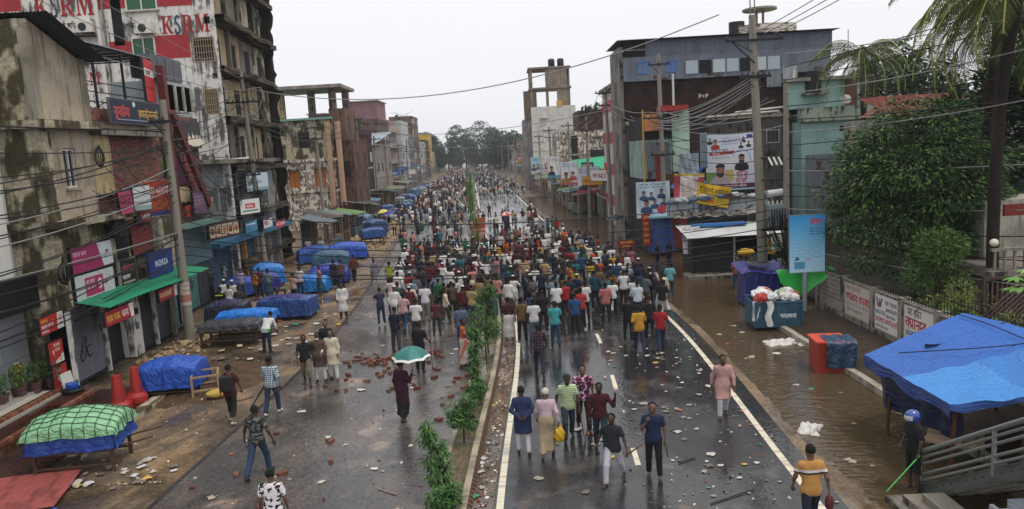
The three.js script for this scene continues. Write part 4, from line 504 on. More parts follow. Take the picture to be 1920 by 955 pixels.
LS('rooftop_sign', 'red sign box with a white strip on the roof terrace', 1.7, 2.0, printM(128, 150, (c, w, h) => { fill(c, w, h, '#bf2226'); c.fillStyle = '#e9e5e2'; c.fillRect(0, 34, w, 26); bn(c, 'সমাবেশ', 20, 42, 14, '#4a1618', .2, 90); c.fillStyle = '#8f161b'; c.fillRect(0, 96, w, 8); }), 11.6, -36.1, -16.6, 0, .2);
{ // tall white weathered block, its end wall to the camera, the street side broken away
  const z0 = -46, b = thing('painted_tower_block', 'tall weathered white block with red painted capitals on its end wall', 'building', [0, 0, z0], 0), x1 = -16.95, x0 = -33;
  const holes = [[-22.05, -20.2, 16.85, 18.3], [-21.95, -20.6, 13.95, 15.3], [-18.35, -17.05, 13.7, 15.15], [-18.0, -16.98 - .15, 10.6, 12.1]];
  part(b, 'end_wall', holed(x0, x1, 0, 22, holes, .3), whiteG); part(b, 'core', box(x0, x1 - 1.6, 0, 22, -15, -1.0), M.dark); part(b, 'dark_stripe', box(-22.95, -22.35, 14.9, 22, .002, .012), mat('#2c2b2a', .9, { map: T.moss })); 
  for (const [a, c, y0, y1] of [[-23.3, -22.0, 14.05, 15.15], [-20.55, -18.5, 14.0, 15.35], [-23.9, -22.05, 17.05, 18.6], [-20.15, -18.1, 17.0, 18.4], [-31, -28.2, 17.2, 18.6], [-28, -26, 12.6, 13.4]]) part(b, 'red_band', box(a, c, y0, y1, 0, .012), redP);
  const gp = mat('#1d5a35', .25), fr = mat('#dcdcd4', .7); win(b, -22.05, -20.2, 16.85, 18.3, .0, { mid: 1, frame: fr, pane: gp, sill: 1 }); win(b, -21.95, -20.6, 13.95, 15.3, 0, { mid: 1, frame: fr, pane: gp }); win(b, -18.35, -17.05, 13.7, 15.15, 0, { bars: 9, barM: mat('#a39377', .7), frame: mat('#9d8c70', .8), pane: M.dark }); win(b, -18.0, -17.12, 10.6, 12.1, 0, { bars: 7, barM: mat('#a39377', .7), frame: mat('#9d8c70', .8), pane: mat('#6c6250', .8) });
  part(b, 'drain_pipe', bar([-23.75, 0, .12], [-23.75, 22, .12], .13, 8), mat('#d5d3cc', .7)); part(b, 'drain_pipe', bar([-23.4, 0, .1], [-23.4, 22, .1], .06, 8), M.concD);
  const ac = (x, y) => { const a = part(b, 'air_conditioner', box(x, x + .9, y, y + .65, .05, .45), mat('#d8d4c8', .6)); part(a, 'fan_grille', new THREE.CylinderGeometry(.24, .24, .03, 20).rotateX(Math.PI / 2).translate(x + .36, y + .33, .46), M.iron); part(a, 'bracket', merge([beam([x - .05, y - .03, .1], [x - .05, y - .03, .55], .05), beam([x + .95, y - .03, .1], [x + .95, y - .03, .55], .05), box(x - .1, x + 1, y - .05, y, .5, .55)]), M.iron); }; ac(-21.4, 15.45); ac(-24.9, 15.7); part(b, 'shelf', box(-25.3, -23.9, 15.5, 15.56, 0, .7), M.iron);
  for (const [x, y] of [[-25.3, 14.2], [-24.4, 14.25], [-25.0, 14.2]]) win(b, x, x + .32, y, y + .35, 0, { frame: fr, pane: M.dark }); part(b, 'vent_hole', box(-17.5, -17.15, 15.9, 16.3, 0, .02), M.dark); part(b, 'vent_hole', box(-17.35, -17.05, 12.7, 13.0, 0, .02), M.dark);
  // street side, sheared off: slabs with ragged edges, bare rooms, dark mould column at the far end
  const r = rng(61), FX = -17.0; for (let f = 0; f < 7; f++) { const y = 1.2 + f * 3.0; const g = grid(26, 1, (s, t) => [FX - .9 * s + (t ? .25 + .45 * vn(s * 12, f, 99, 99, 3) : -2.2), y + .26, -.2 - s * 13.6]), pos = g.attributes.position; const bt = g.clone(); bt.translate(0, -.34, 0); const ed = grid(26, 1, (s, t) => [FX - .9 * s + .25 + .45 * vn(s * 12, f, 99, 99, 3), y - .08 + .34 * t, -.2 - s * 13.6]); part(b, 'broken_slab', merge([g, bt, ed]), mat('#8a8070', .95, { map: T.moss, side: 2 })); }
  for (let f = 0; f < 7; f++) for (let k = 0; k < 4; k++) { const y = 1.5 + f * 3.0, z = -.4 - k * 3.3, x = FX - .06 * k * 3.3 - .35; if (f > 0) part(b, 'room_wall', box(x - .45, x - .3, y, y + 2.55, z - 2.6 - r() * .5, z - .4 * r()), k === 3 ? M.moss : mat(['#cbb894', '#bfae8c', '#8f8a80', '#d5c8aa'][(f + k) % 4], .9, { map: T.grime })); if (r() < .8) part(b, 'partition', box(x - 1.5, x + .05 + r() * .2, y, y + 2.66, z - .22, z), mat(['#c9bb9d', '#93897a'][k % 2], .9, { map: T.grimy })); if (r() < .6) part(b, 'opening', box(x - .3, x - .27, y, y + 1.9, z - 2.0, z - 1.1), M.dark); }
  part(b, 'far_wall', box(-24, -17.9, 0, 22, -14.4, -13.9), M.moss); { const g = grid(2, 60, (s, t) => [-17.9 + .5 * vn(t * 40, 1, 99, 99, 5) + s * -.9, t * 22, -13.85 + .02 * s]); part(b, 'ragged_edge', g, mat('#4a463f', .95, { map: T.moss, side: 2 })); }
}
{ // lettering on the end wall
  const F = await new FontLoader().loadAsync('fonts/droid/droid_serif_bold.typeface.json'); const w = scene.children.find((o) => o.name === 'painted_tower_block'), red = mat('#b22a35', .8, { map: T.clean }), blue = mat('#31465c', .8);
  const put = (x, y, h, kk) => { const sx = kk / 3.05; let p = x; for (const ch of 'KSRM') { let g; if (ch === 'S') { g = tube([[.62, .95, 0], [.42, 1.05, 0], [.2, .9, 0], [.25, .68, 0], [.5, .45, 0], [.55, .2, 0], [.38, 0, 0], [.12, .08, 0], [.08, .25, 0]].map(([a, c]) => [a * .8, c * .9 + .0, 0]), .085, 30, 6); g.scale(1, 1, .12); } else { g = new THREE.ShapeGeometry(F.generateShapes(ch, 1.0)); } g.computeBoundingBox(); const bw = g.boundingBox.max.x; g.scale(h * sx, h * 1.25, h); g.translate(p, y, z0l + .02); part(w, 'painted_letter', g, ch === 'S' ? blue : red); p += (bw + .1) * h * sx; } }; const z0l = 0;
  put(-20.1, 15.42, .84, 2.55); put(-27.5, 16.75, 1.02, 2.6); put(-26.2, 12.7, .6, 2.6);
  const ink = (wd, ht, str, x, y, col) => { const t = canvasTex(512, 96, (c, W, H) => { fill(c, W, H, '#000'); bn(c, str, 10, 34, 44, '#fff', .14, 480); }); t.colorSpace = THREE.NoColorSpace; const g = new THREE.PlaneGeometry(wd, ht); g.translate(x, y, .016); part(w, 'painted_words', g, new THREE.MeshStandardMaterial({ color: col, alphaMap: t, transparent: true, roughness: .9 })); };
  ink(2.7, .6, 'শেকড় থেকে শিখরে', -26.0, 16.25, '#25292e'); ink(2.4, .55, 'থেকে শিখরে', -21.6, 16.05, '#25292e'); ink(1.4, .4, 'শেকড়', -30.6, 16.5, '#25292e'); ink(1.8, .4, 'শেকড় থেকে', -21.2, 11.7, '#25292e');
}
{ // shop row between the restaurant and the old block, blue shutters
  const b = thing('shop_row', 'row of shops with wide blue roller shutters below the tall weathered block', 'building', [-17.2, 0, -41.6], Math.PI / 2);
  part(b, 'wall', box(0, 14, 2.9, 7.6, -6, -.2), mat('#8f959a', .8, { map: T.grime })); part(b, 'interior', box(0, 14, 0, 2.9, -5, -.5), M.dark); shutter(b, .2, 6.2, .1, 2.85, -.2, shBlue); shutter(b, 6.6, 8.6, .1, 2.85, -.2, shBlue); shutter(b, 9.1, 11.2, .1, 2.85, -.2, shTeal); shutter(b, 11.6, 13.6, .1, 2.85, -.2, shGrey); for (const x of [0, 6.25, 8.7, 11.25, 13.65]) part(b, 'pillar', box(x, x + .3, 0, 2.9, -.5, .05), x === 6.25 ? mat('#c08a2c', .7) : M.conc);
  part(b, 'fascia', box(0, 14, 2.9, 3.15, -.2, .9), mat('#2f6f95', .5)); for (let k = 0; k < 5; k++) win(b, .8 + k * 2.6, 2.2 + k * 2.6, 4.6, 6.2, -.18, { bars: 5, pane: M.dark }); part(b, 'pipe', bar([3, 7.7, .2], [9, 7.9, .2], .11, 8), mat('#d5d5d0', .5)); part(b, 'roof_slab', box(-.2, 14.2, 7.6, 7.85, -6, .5), M.concD);
  part(b, 'dark_gap', box(5, 6.4, 3.4, 7.4, -.2, -.15), M.dark);
}
LS('food_sign', 'brown food signboard showing round dishes beside the utility pole', 3.0, .95, printM(400, 130, (c, w, h) => { fill(c, w, h, '#4a2a22'); for (let i = 0; i < 5; i++) { c.fillStyle = '#cdbfa8'; c.fillRect(16 + i * 78, 18, 66, 94); c.fillStyle = ['#8a3b1e', '#5f2a1c', '#a5672b', '#4c2418', '#8a4a24'][i]; c.beginPath(); c.arc(49 + i * 78, 66, 26, 0, 7); c.fill(); c.fillStyle = '#c98a4a'; c.beginPath(); c.arc(43 + i * 78, 60, 9, 0, 7); c.fill(); } }), 3.95, -41.4, -15.9, 0, -.2);
LS('shop_sign', 'long white and pale blue board on the first floor of the shop row', 4.4, 1.2, printM(400, 110, (c, w, h) => { fill(c, w, h, '#c4d2da'); lat(c, 'Fabrics', 150, 34, 34, '#3a5590', 'serif'); c.fillStyle = '#4a7a6a'; c.beginPath(); c.ellipse(70, 60, 44, 14, -.2, 0, 7); c.fill(); c.fillStyle = '#8aa6b6'; c.fillRect(0, 90, w, 20); }), 6.3, -50.5, -16.8);
LS('shop_sign', 'white cloth sign with a red oval near the cable-laden pole', 1.9, .9, printM(200, 100, (c, w, h) => { fill(c, w, h, '#dcdcd8'); c.fillStyle = '#b0282e'; c.fillRect(50, 30, 100, 34); lat(c, 'NERO', 62, 34, 26, '#f0e6e2'); c.fillStyle = '#3a8a6a'; c.fillRect(20, 75, 160, 10); }), 5.0, -44.5, -15.4, 0, -.3);
LS('shop_sign', 'mauve photo board with a portrait oval over the glass shopfront', 3.2, 1.2, printM(260, 110, (c, w, h) => { fill(c, w, h, '#6d4a63'); c.fillStyle = '#3b3d3c'; c.fillRect(130, 0, 130, h); face(c, 195, 45, 22, '#b09484', '#1c1616', '#6a6a66'); lines(c, 12, 20, 100, 3, 10, '#b79ab0'); }), 5.6, -40.2, -16.25);
LS('shop_sign', 'light blue tilted shop canopy board beside the blue shutters', 2.2, .7, printM(128, 48, (c, w, h) => { fill(c, w, h, '#3f86ab'); c.fillStyle = '#c9d8de'; c.fillRect(10, 10, 100, 8); }), 3.7, -45.8, -15.9);
LS('shop_sign', 'small white shop board below the cable-laden pole', 1.8, .6, printM(128, 48, (c, w, h) => { fill(c, w, h, '#d9d6d2'); bn(c, 'হোটেল', 10, 18, 18, '#a23a4a', .18, 100); }), 3.6, -49.0, -15.9);
LS('shop_sign', 'red and white shop board under the pale blue board', 2.4, .5, printM(128, 32, (c, w, h) => { fill(c, w, h, '#b0313a'); bn(c, 'জননী ফার্মেসি', 8, 10, 14, '#efe6e2', .16, 110); }), 3.2, -53.0, -16.3);
// ---------- generic street blocks farther along ----------
// block({x0,x1,z,d,H,m,...}): box with its front face at z toward the camera; street = +1 if its street side is +x
function block(name, label, o) {
  const b = thing(name, label, 'building', [o.x0, 0, o.z], o.turn || 0, o.group), w = o.x1 - o.x0, d = o.d, H = o.H, r = rng(Math.round(o.z * -13 + o.x0 * 7 + 1000)), fh = o.fh || 3.1, fl = Math.max(1, Math.round(H / fh));
  part(b, 'wall', box(0, w, 0, H, -d, 0), o.m); if (o.parapet !== 0) { const t = .16; part(b, 'parapet', merge([box(-.08, w + .08, H, H + .7, -t, .06), box(-.08, t, H, H + .7, -d, -t), box(w - t, w + .08, H, H + .7, -d, -t)]), o.pm || o.m); }
  for (let f = 1; f < fl; f++) part(b, 'floor_band', box(-.06, w + .06, f * fh - .12, f * fh + .1, -d, .07), o.bm || M.conc);
  const n = o.cols ?? Math.max(1, Math.round(w / 3)); for (let f = o.f0 ?? 1; f < fl; f++) for (let i = 0; i < n; i++) { if (r() < (o.skip ?? .25)) continue; const x = (i + .5) * w / n + (r() - .5) * .4, ww = .5 + r() * .35, y = f * fh + .85; if (y + 1.3 > H) continue; win(b, x - ww, x + ww, y, y + 1.15 + r() * .25, .0, { frame: o.wf || M.white, pane: o.wp || M.glass, proud: .05, mid: r() < .5, shade: r() < .4 }); }
  // openings along the street side
  const s = o.street, sx = s > 0 ? w : 0, m = Math.max(1, Math.round(d / 3.4)); for (let f = 0; f < fl; f++) for (let k = 0; k < m; k++) { const z = -(k + .5) * d / m, y = f * fh; if (f === 0) { part(b, 'shopfront', box(sx - .03, sx + .03, .1, 2.5, z - 1.25, z + 1.25), [shGrey, shDark, shBlue, M.dark, shTeal, shRed][Math.floor(r() * 6)]); } else if (r() < .8) part(b, 'side_window', box(sx - .04, sx + .04, y + .8, y + 2.1, z - .6, z + .6), r() < .3 ? mat('#b9b7ae', .7) : M.glass); }
  if (o.balcony) for (let f = 1; f < fl; f++) part(b, 'balcony', box(s > 0 ? w : -1, s > 0 ? w + 1 : 0, f * fh, f * fh + .9, -d + .4, -.4), o.bm || M.conc);
  if (o.tank) for (let k = 0; k < o.tank; k++) part(b, 'water_tank', new THREE.LatheGeometry([[0, 0], [.5, 0], [.52, .9], [.45, 1.1], [.2, 1.25], [0, 1.27]].map((p) => new THREE.Vector2(...p)), 14).translate(w * .3 + k * 1.2, H, -2), M.black);
  if (o.tin) { const g = corrugated(w + 1, d + 1.2, .14, .03); g.rotateX(-Math.PI / 2 + .12); g.translate(w / 2, H + .75, -d / 2); part(b, 'tin_roof', g, mat(o.tin, .5, { map: T.tin, side: 2 })); }
  if (o.room) { const [a, c, h] = o.room; part(b, 'roof_room', box(a, c, H, H + h, -d * .7, -1), o.rm || o.m); part(b, 'roof_room_slab', box(a - .3, c + .3, H + h, H + h + .18, -d * .7 - .3, -.7), M.conc); }
  for (let k = 0; k < (o.rods || 0); k++) part(b, 'rebar', bar([r() * w, H, -r() * d], [r() * w, H + 1.6 + r(), -r() * d], .03, 4), M.rust);
  return b;
}
const tint = (c, t = T.grime) => mat(c, .9, { map: t });
const FARG = 'buildings lining the far street';
{ // old peeling two-storey house with an unfinished roof pavilion
  const b = thing('peeling_house', 'old peeling white house with orange windows and an unfinished concrete roof pavilion', 'building', [-25.6, 0, -82]); const w = 7.0, H = 11.9;
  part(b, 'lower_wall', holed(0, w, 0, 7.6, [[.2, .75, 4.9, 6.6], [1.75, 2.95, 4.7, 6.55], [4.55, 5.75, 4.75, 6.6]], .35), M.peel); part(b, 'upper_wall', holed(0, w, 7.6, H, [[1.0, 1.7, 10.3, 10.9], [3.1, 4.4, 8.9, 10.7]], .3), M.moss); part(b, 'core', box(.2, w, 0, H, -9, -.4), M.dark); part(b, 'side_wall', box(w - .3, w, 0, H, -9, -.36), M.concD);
  for (const [a, c, d, e] of [[.2, .75, 4.9, 6.6], [1.75, 2.95, 4.7, 6.55], [4.55, 5.75, 4.75, 6.6]]) { const k = win(b, a, c, d, e, -.1, { frame: mat('#8b5a2a', .8), pane: mat('#b4682a', .8), mid: 1 }); part(k, 'hood', box(a - .15, c + .15, e + .05, e + .2, -.02, .18), M.concD); }
  win(b, 1.0, 1.7, 10.3, 10.9, -.08, { frame: M.concD, pane: M.dark }); win(b, 3.1, 4.4, 8.9, 10.7, -.08, { frame: M.concD, pane: M.dark, bars: 4 }); part(b, 'cornice', box(-.2, w + .2, 7.45, 7.75, -.2, .25), M.peel); part(b, 'cornice', box(-.2, w + .2, 4.1, 4.35, -.2, .2), M.peel); part(b, 'roof_edge', box(-.3, w, H, H + .22, -9, .3), mat('#77a493', .7));
  for (const x of [w - .55, w + .55]) part(b, 'pink_column', bar([x, 2.5, .15], [x, 11.6, .15], .32, 10), mat('#cfa98e', .8, { map: T.clean }));
  for (const [x, z] of [[1.5, -.6], [4.2, -3], [7.0, -1], [7.6, -5]]) part(b, 'pavilion_column', box(x - .35, x + .35, H, 15.2, z - .35, z + .35), x < 2 ? mat('#b0a077', .9, { map: T.grimy }) : tint('#8a7a72', T.grimy)); part(b, 'pavilion_slab', box(.2, 8.3, 15.2, 15.55, -7, .4), M.conc); part(b, 'stair_core', box(6.6, 8.3, 8, 13.0, -6, -.4), tint('#7b5b4a', T.grimy)); part(b, 'bay', box(w, w + 2.0, 0, 9.6, -8, -.3), tint('#6b4a3c', T.grimy)); part(b, 'bay_window', box(w + .5, w + 1.5, 5.5, 7.3, -.31, -.26), M.dark);
}
block('brick_house', 'brown brick block behind the peeling house', { x0: -27, x1: -18.6, z: -96, d: 9, H: 10.5, m: tint('#7d5d4c', T.brick), street: 1, rods: 4 });
block('grey_hall', 'long grey plastered hall with a pale tin roof', { x0: -29, x1: -19.8, z: -107, d: 22, H: 9.6, m: tint('#a39c92'), street: 1, tin: '#a8bcc4', cols: 2, fh: 4.6, parapet: 0 });
block('brown_block', 'low brown block with roof pipes behind the grey hall', { x0: -36, x1: -22, z: -131, d: 12, H: 13.5, m: tint('#6e5c52', T.grimy), street: 1, rods: 5, room: [2, 5, 2] });
block('mauve_block', 'tall mauve pink apartment block on the left of the far street', { x0: -33, x1: -23.4, z: -146, d: 16, H: 14.2, m: tint('#a5838a', T.clean), street: 1, room: [2.5, 8.5, 4.2], rm: tint('#96707a', T.clean), wf: M.white, balcony: 1 });
block('white_block', 'pale blue white apartment block beyond the mauve block', { x0: -29.5, x1: -22.8, z: -166, d: 12, H: 14.6, m: tint('#c9ced4', T.clean), street: 1, cols: 2, skip: 0 });
block('stained_block', 'grey and dark stained block with a brown roof room on the left', { x0: -31, x1: -23.5, z: -182, d: 14, H: 12, m: tint('#8c8a88', T.grimy), street: 1, room: [3, 7, 2.6], rm: tint('#7a5f50') });
block('brown_tower', 'brown unfinished tower with a roof tank farther up the left side', { x0: -31, x1: -25, z: -204, d: 14, H: 17.5, m: tint('#7b6a5d', T.grimy), street: 1, tank: 1, rods: 6, bm: tint('#5d4b40') });
block('white_block', 'narrow white block just before the yellow building', { x0: -33, x1: -26, z: -226, d: 16, H: 11, m: tint('#c5c3bd'), street: 1 });
block('brick_block', 'red brown brick block close before the yellow building', { x0: -34, x1: -27.6, z: -250, d: 20, H: 12, m: tint('#7a564a', T.brick), street: 1 });
{ const b = block('yellow_building', 'bright yellow building with painted leaf marks near the end of the street', { x0: -36, x1: -30, z: -290, d: 16, H: 15.5, m: tint('#d8b428', T.clean), street: 1, cols: 0, parapet: 1, pm: tint('#8d9a98') }); part(b, 'leaf_mark', box(2.4, 3.8, 9, 11.5, .02, .05), mat('#6e7a24', .8)); part(b, 'leaf_mark', box(1.2, 2.0, 8, 9.2, .02, .05), mat('#5f6f2a', .8)); part(b, 'leaf_mark', box(3.9, 4.7, 8.4, 9.8, .02, .05), mat('#232620', .8)); part(b, 'red_sign', box(.4, 5.4, 2.6, 5.0, .02, .1), mat('#a8442f', .8)); }
{ const r = rng(71), pal = ['#a7a29a', '#8e7c70', '#c9c5bd', '#7a6a60', '#9c8f8a', '#b3b8b6'], nm = ['grey', 'brown', 'white', 'dark brown', 'mauve grey', 'pale green grey']; let z = -312; for (let k = 0; k < 6; k++) { const d = 16 + r() * 10, x = xl(z) - 16.2; block('street_block', `${nm[k]} low block in the hazy distance on the left`, { x0: x - 8, x1: x, z, d, H: 7 + r() * 7, m: tint(pal[k]), street: 1, group: FARG, cols: 2 }); z -= d + 2; } }
// ---------- right side, far to near ----------
{ const b = block('white_tower', 'white plastered tower with an unfinished concrete top and two black tanks', { x0: 5.0, x1: 13.3, z: -141, d: 12, H: 15.2, m: tint('#e4e3df', T.clean), street: -1, cols: 2, fh: 3.6, parapet: 0, bm: tint('#d5d3cd', T.clean) });
  for (const [x, z] of [[.3, -.4], [3.2, -.4], [7.2, -.4], [.3, -7], [7.2, -7]]) part(b, 'bare_column', box(x - .25, x + .25, 15.2, 22.2, z - .25, z + .25), tint('#96887a')); part(b, 'bare_slab', box(-.2, 7.7, 18.4, 18.7, -7.5, .1), tint('#96887a')); part(b, 'bare_slab', box(-.2, 7.7, 22.1, 22.4, -7.5, .1), tint('#96887a')); part(b, 'infill_wall', box(3.4, 7.2, 18.7, 22.1, -.5, -.15), tint('#9b8d7c')); part(b, 'infill_wall', box(5, 7, 15.2, 18.4, -.5, -.2), tint('#a3957f')); part(b, 'infill_wall', box(-1.2, 1.2, 13, 18.2, -3, -.3), tint('#7d6757')); part(b, 'tarp_patch', box(4.8, 5.9, 15.2, 16.1, -.1, .1), mat('#d0a24a', .8)); for (const x of [4.3, 6.0]) part(b, 'water_tank', new THREE.LatheGeometry([[0, 0], [.62, 0], [.64, 1.2], [.5, 1.5], [0, 1.6]].map((p) => new THREE.Vector2(...p)), 16).translate(x, 22.4, -1.6), M.black); part(b, 'grey_flank', box(-1.6, -.02, 0, 13, -10, -.5), tint('#8f8a8c')); }
{ const b = block('dirty_white_house', 'dirty white two-storey house with a red roof strip on the right', { x0: 7.0, x1: 14.6, z: -104, d: 10, H: 9.6, m: M.peel, street: -1, cols: 2, skip: 0, fh: 3.2, parapet: 0, wf: mat('#7aa08c', .7) }); part(b, 'air_duct', box(4.6, 7.2, 6.0, 6.9, .02, .5), M.iron); part(b, 'upper_wing', box(3.2, 7.6, 9.6, 12.4, -9, -1), M.brickD); part(b, 'red_roof_strip', box(2.6, 7.9, 4.5, 4.85, .0, 1.6), mat('#8c3a2c', .8)); part(b, 'cream_front', box(3, 7.6, 2.2, 4.5, .02, .3), tint('#d5cbb5')); part(b, 'dark_joint', box(2.0, 2.9, 0, 9.0, .02, .06), M.dark); }
{ const b = thing('tarpaulin_awning', 'sagging green tarpaulin awning over the shops on the right', 'awning', [8.2, 4.3, -96]); part(b, 'sheet', grid(24, 12, (s, t) => [s * 5.2 - 1.1 * (1 - t) * (1 - s), 1.5 * t + .35 * s + .14 * Math.sin(s * 22) * (1 - t) - .25 * Math.sin(s * 3.14) * (1 - t), 2.0 * (1 - t)]), mat('#1f9c74', .6, { side: 2 })); part(b, 'pole', bar([0, -4.3, 2], [0, 0, 2], .04, 5), M.wood); part(b, 'pole', bar([5.1, -4.3, 2], [5.1, .2, 2], .04, 5), M.wood); }
block('low_shop_block', 'low grey shop block before the dirty white house', { x0: 9.7, x1: 16, z: -74, d: 11, H: 4.4, m: tint('#8d8880', T.grimy), street: -1, cols: 1, fh: 2.2 });
block('low_shop_block', 'low brown shop block beyond the grey one on the flooded side', { x0: 8.5, x1: 15, z: -87, d: 14, H: 3.9, m: tint('#75655a', T.grimy), street: -1, cols: 1, fh: 2.2 });
{ const pal = [['#a89c90', 'grey brown'], ['#c8c4ba', 'white'], ['#8fa89c', 'pale green'], ['#8a7466', 'brown'], ['#b5aaa0', 'beige'], ['#96918c', 'grey']], r = rng(83); let z = -160; for (let k = 0; k < 6; k++) { const d = 22 + r() * 8, x = xl(z) + 14 + r() * 2; block('street_block', `${pal[k][1]} low block on the right side of the far street`, { x0: x, x1: x + 9, z, d, H: 6 + r() * 5, m: tint(pal[k][0]), street: -1, group: FARG, cols: 2 }); z -= d + 3; } }
// shop stalls, shop boards, awnings along both kerbs (mid distance): each its own thing
{
  const r = rng(97), C = [['#a83a30', 'red'], ['#d9d6cf', 'white'], ['#2d5f9a', 'blue'], ['#2f7a58', 'green'], ['#c79a2c', 'yellow'], ['#7d8a94', 'grey'], ['#b0677c', 'pink'], ['#3d8f9c', 'teal'], ['#54382c', 'brown']], mats = C.map(([c], i) => printM(128, 64, (g, w, h) => { fill(g, w, h, c); bn(g, ['মা বস্ত্র', 'জনতা', 'সততা', 'আলম', 'হাজী', 'নিউ', 'সুমন', 'রহমান', 'ভাই ভাই'][i], 10, 24, 24, i === 1 || i === 4 ? '#7c2230' : '#efeae2', .16, 108); }));
  const put = (s, z, off, k) => { const x = xl(z) + off, [c, n] = C[k]; const sd = s < 0 ? 'left' : 'right';
    signboard('shop_sign', `${n} shop board among the ${sd} hand shops farther up the street`, 1.6 + r() * 1.8, .7 + r() * .5, mats[k], [x, 2.9 + r() * 2.6, z], (s < 0 ? 1 : -1) * (.15 + r() * 1.1), M.iron, .1, 0, `shop boards on the ${sd} hand shops`); };
  for (let z = -88; z > -230; z -= 3.1 + r() * 1.6) put(-1, z, -15.2 - r() * 1.4, Math.floor(r() * 9)); for (let z = -70; z > -230; z -= 2.6 + r() * 1.6) put(1, z, 11.6 + r() * 1.0, Math.floor(r() * 9));
  const tp = [['#7e8890', 'grey tin'], ['#5b534c', 'dark tin'], ['#8a8f7e', 'mossy tin'], ['#6f97a8', 'pale blue tin'], ['#7aa05c', 'green patched'], ['#93887a', 'rusty tin']];
  const stall = (x, z, s, i, w, dp) => { const [c, n] = tp[i % 6], b = thing('stall', `${n} roofed stall on the ${s < 0 ? 'left' : 'right'} verge, ${w > 3.2 ? 'wide' : w > 2.8 ? 'medium' : 'narrow'}`, 'stall', [x, 0, z], s < 0 ? Math.PI / 2 + .5 * (r() - .5) : -Math.PI / 2 + .3 * (r() - .5), `roofed stalls on the ${s < 0 ? 'left' : 'right'} verge`); const h = 1.9 + r() * 1.0; const g = corrugated(w + .5, dp + .6, .12, .02); g.rotateX(-Math.PI / 2 + .16 + (r() - .5) * .2); g.rotateZ((r() - .5) * .16); g.translate(0, h + .2, 0); part(b, 'roof', g, mat(c, .6, { map: T.tin, side: 2 })); for (const [a, q] of [[-w / 2, dp / 2], [w / 2, dp / 2], [-w / 2, -dp / 2], [w / 2, -dp / 2]]) part(b, 'post', bar([a, 0, q], [a, h + (q < 0 ? .35 : .02), q], .04, 5), M.wood); part(b, 'back_wall', box(-w / 2, w / 2, 0, h, -dp / 2 - .04, -dp / 2), mat(['#3d4146', '#6b5a4a', '#54646c'][i % 3], .8, { map: T.grime })); part(b, 'counter', box(-w / 2, w / 2, .1, .95, dp / 2 - .5, dp / 2 - .05), mat(['#7a6048', '#4f6a78', '#8a8a84'][i % 3], .8, { map: T.grime })); };
  let i = 0; for (let z = -58; z > -150; z -= 3.4 + r() * .8) stall(xl(z) - 13.0 - r() * .8, z, -1, i++, 2.4 + r() * 1.2, 1.8 + r() * .6); for (let z = -84; z > -150; z -= 4 + r()) stall(xl(z) + 11.6, z, 1, i++, 2.4 + r() * 1.2, 1.8);
}
// posters on posts along the right-hand water's edge
{ const P = [['white campaign poster with two portraits on a post at the flooded kerb', 1.9, 2.6, 6.9, -84, 4.6], ['poster with a large portrait and a pink emblem on the flooded kerb', 2.3, 2.7, 8.4, -78, 4.0], ['tall white poster hung on a dark pole before the dirty white house', 1.6, 2.8, 6.2, -100, 5.0], ['pale blue poster beside the red umbrella cloth', 1.6, 2.4, 4.6, -120, 5.0]];
  P.forEach(([l, w, h, x, z, y], i) => { const s = banner('poster', l, w, h, printM(160, 220, (c, W, H) => { fill(c, W, H, ['#d3d6da', '#c9d0de', '#d8d8d6', '#a9cfdf'][i]); lines(c, 14, 16, 130, 3, 9, '#3a5a8a'); face(c, 50, 130, 26, '#8a6a58', '#1a1414', ['#8a7a2a', '#1f2a44', '#20242c', '#23405a'][i]); if (i !== 2) face(c, 115, 120, 20, '#a07a68', '#2a1a1a', '#b04a52'); c.fillStyle = ['#b0576a', '#b03a4a', '#3fa0b0', '#c9d8e0'][i]; c.fillRect(0, H - 22, W, 22); }), [x, y, z], -.15, 0, .03, 'poster'); part(s, 'post', bar([-w / 2, -y, -.06], [-w / 2, h / 2, -.06], .04, 5), M.wood); part(s, 'post', bar([w / 2, -y, -.06], [w / 2, h / 2, -.06], .04, 5), M.wood); }); }
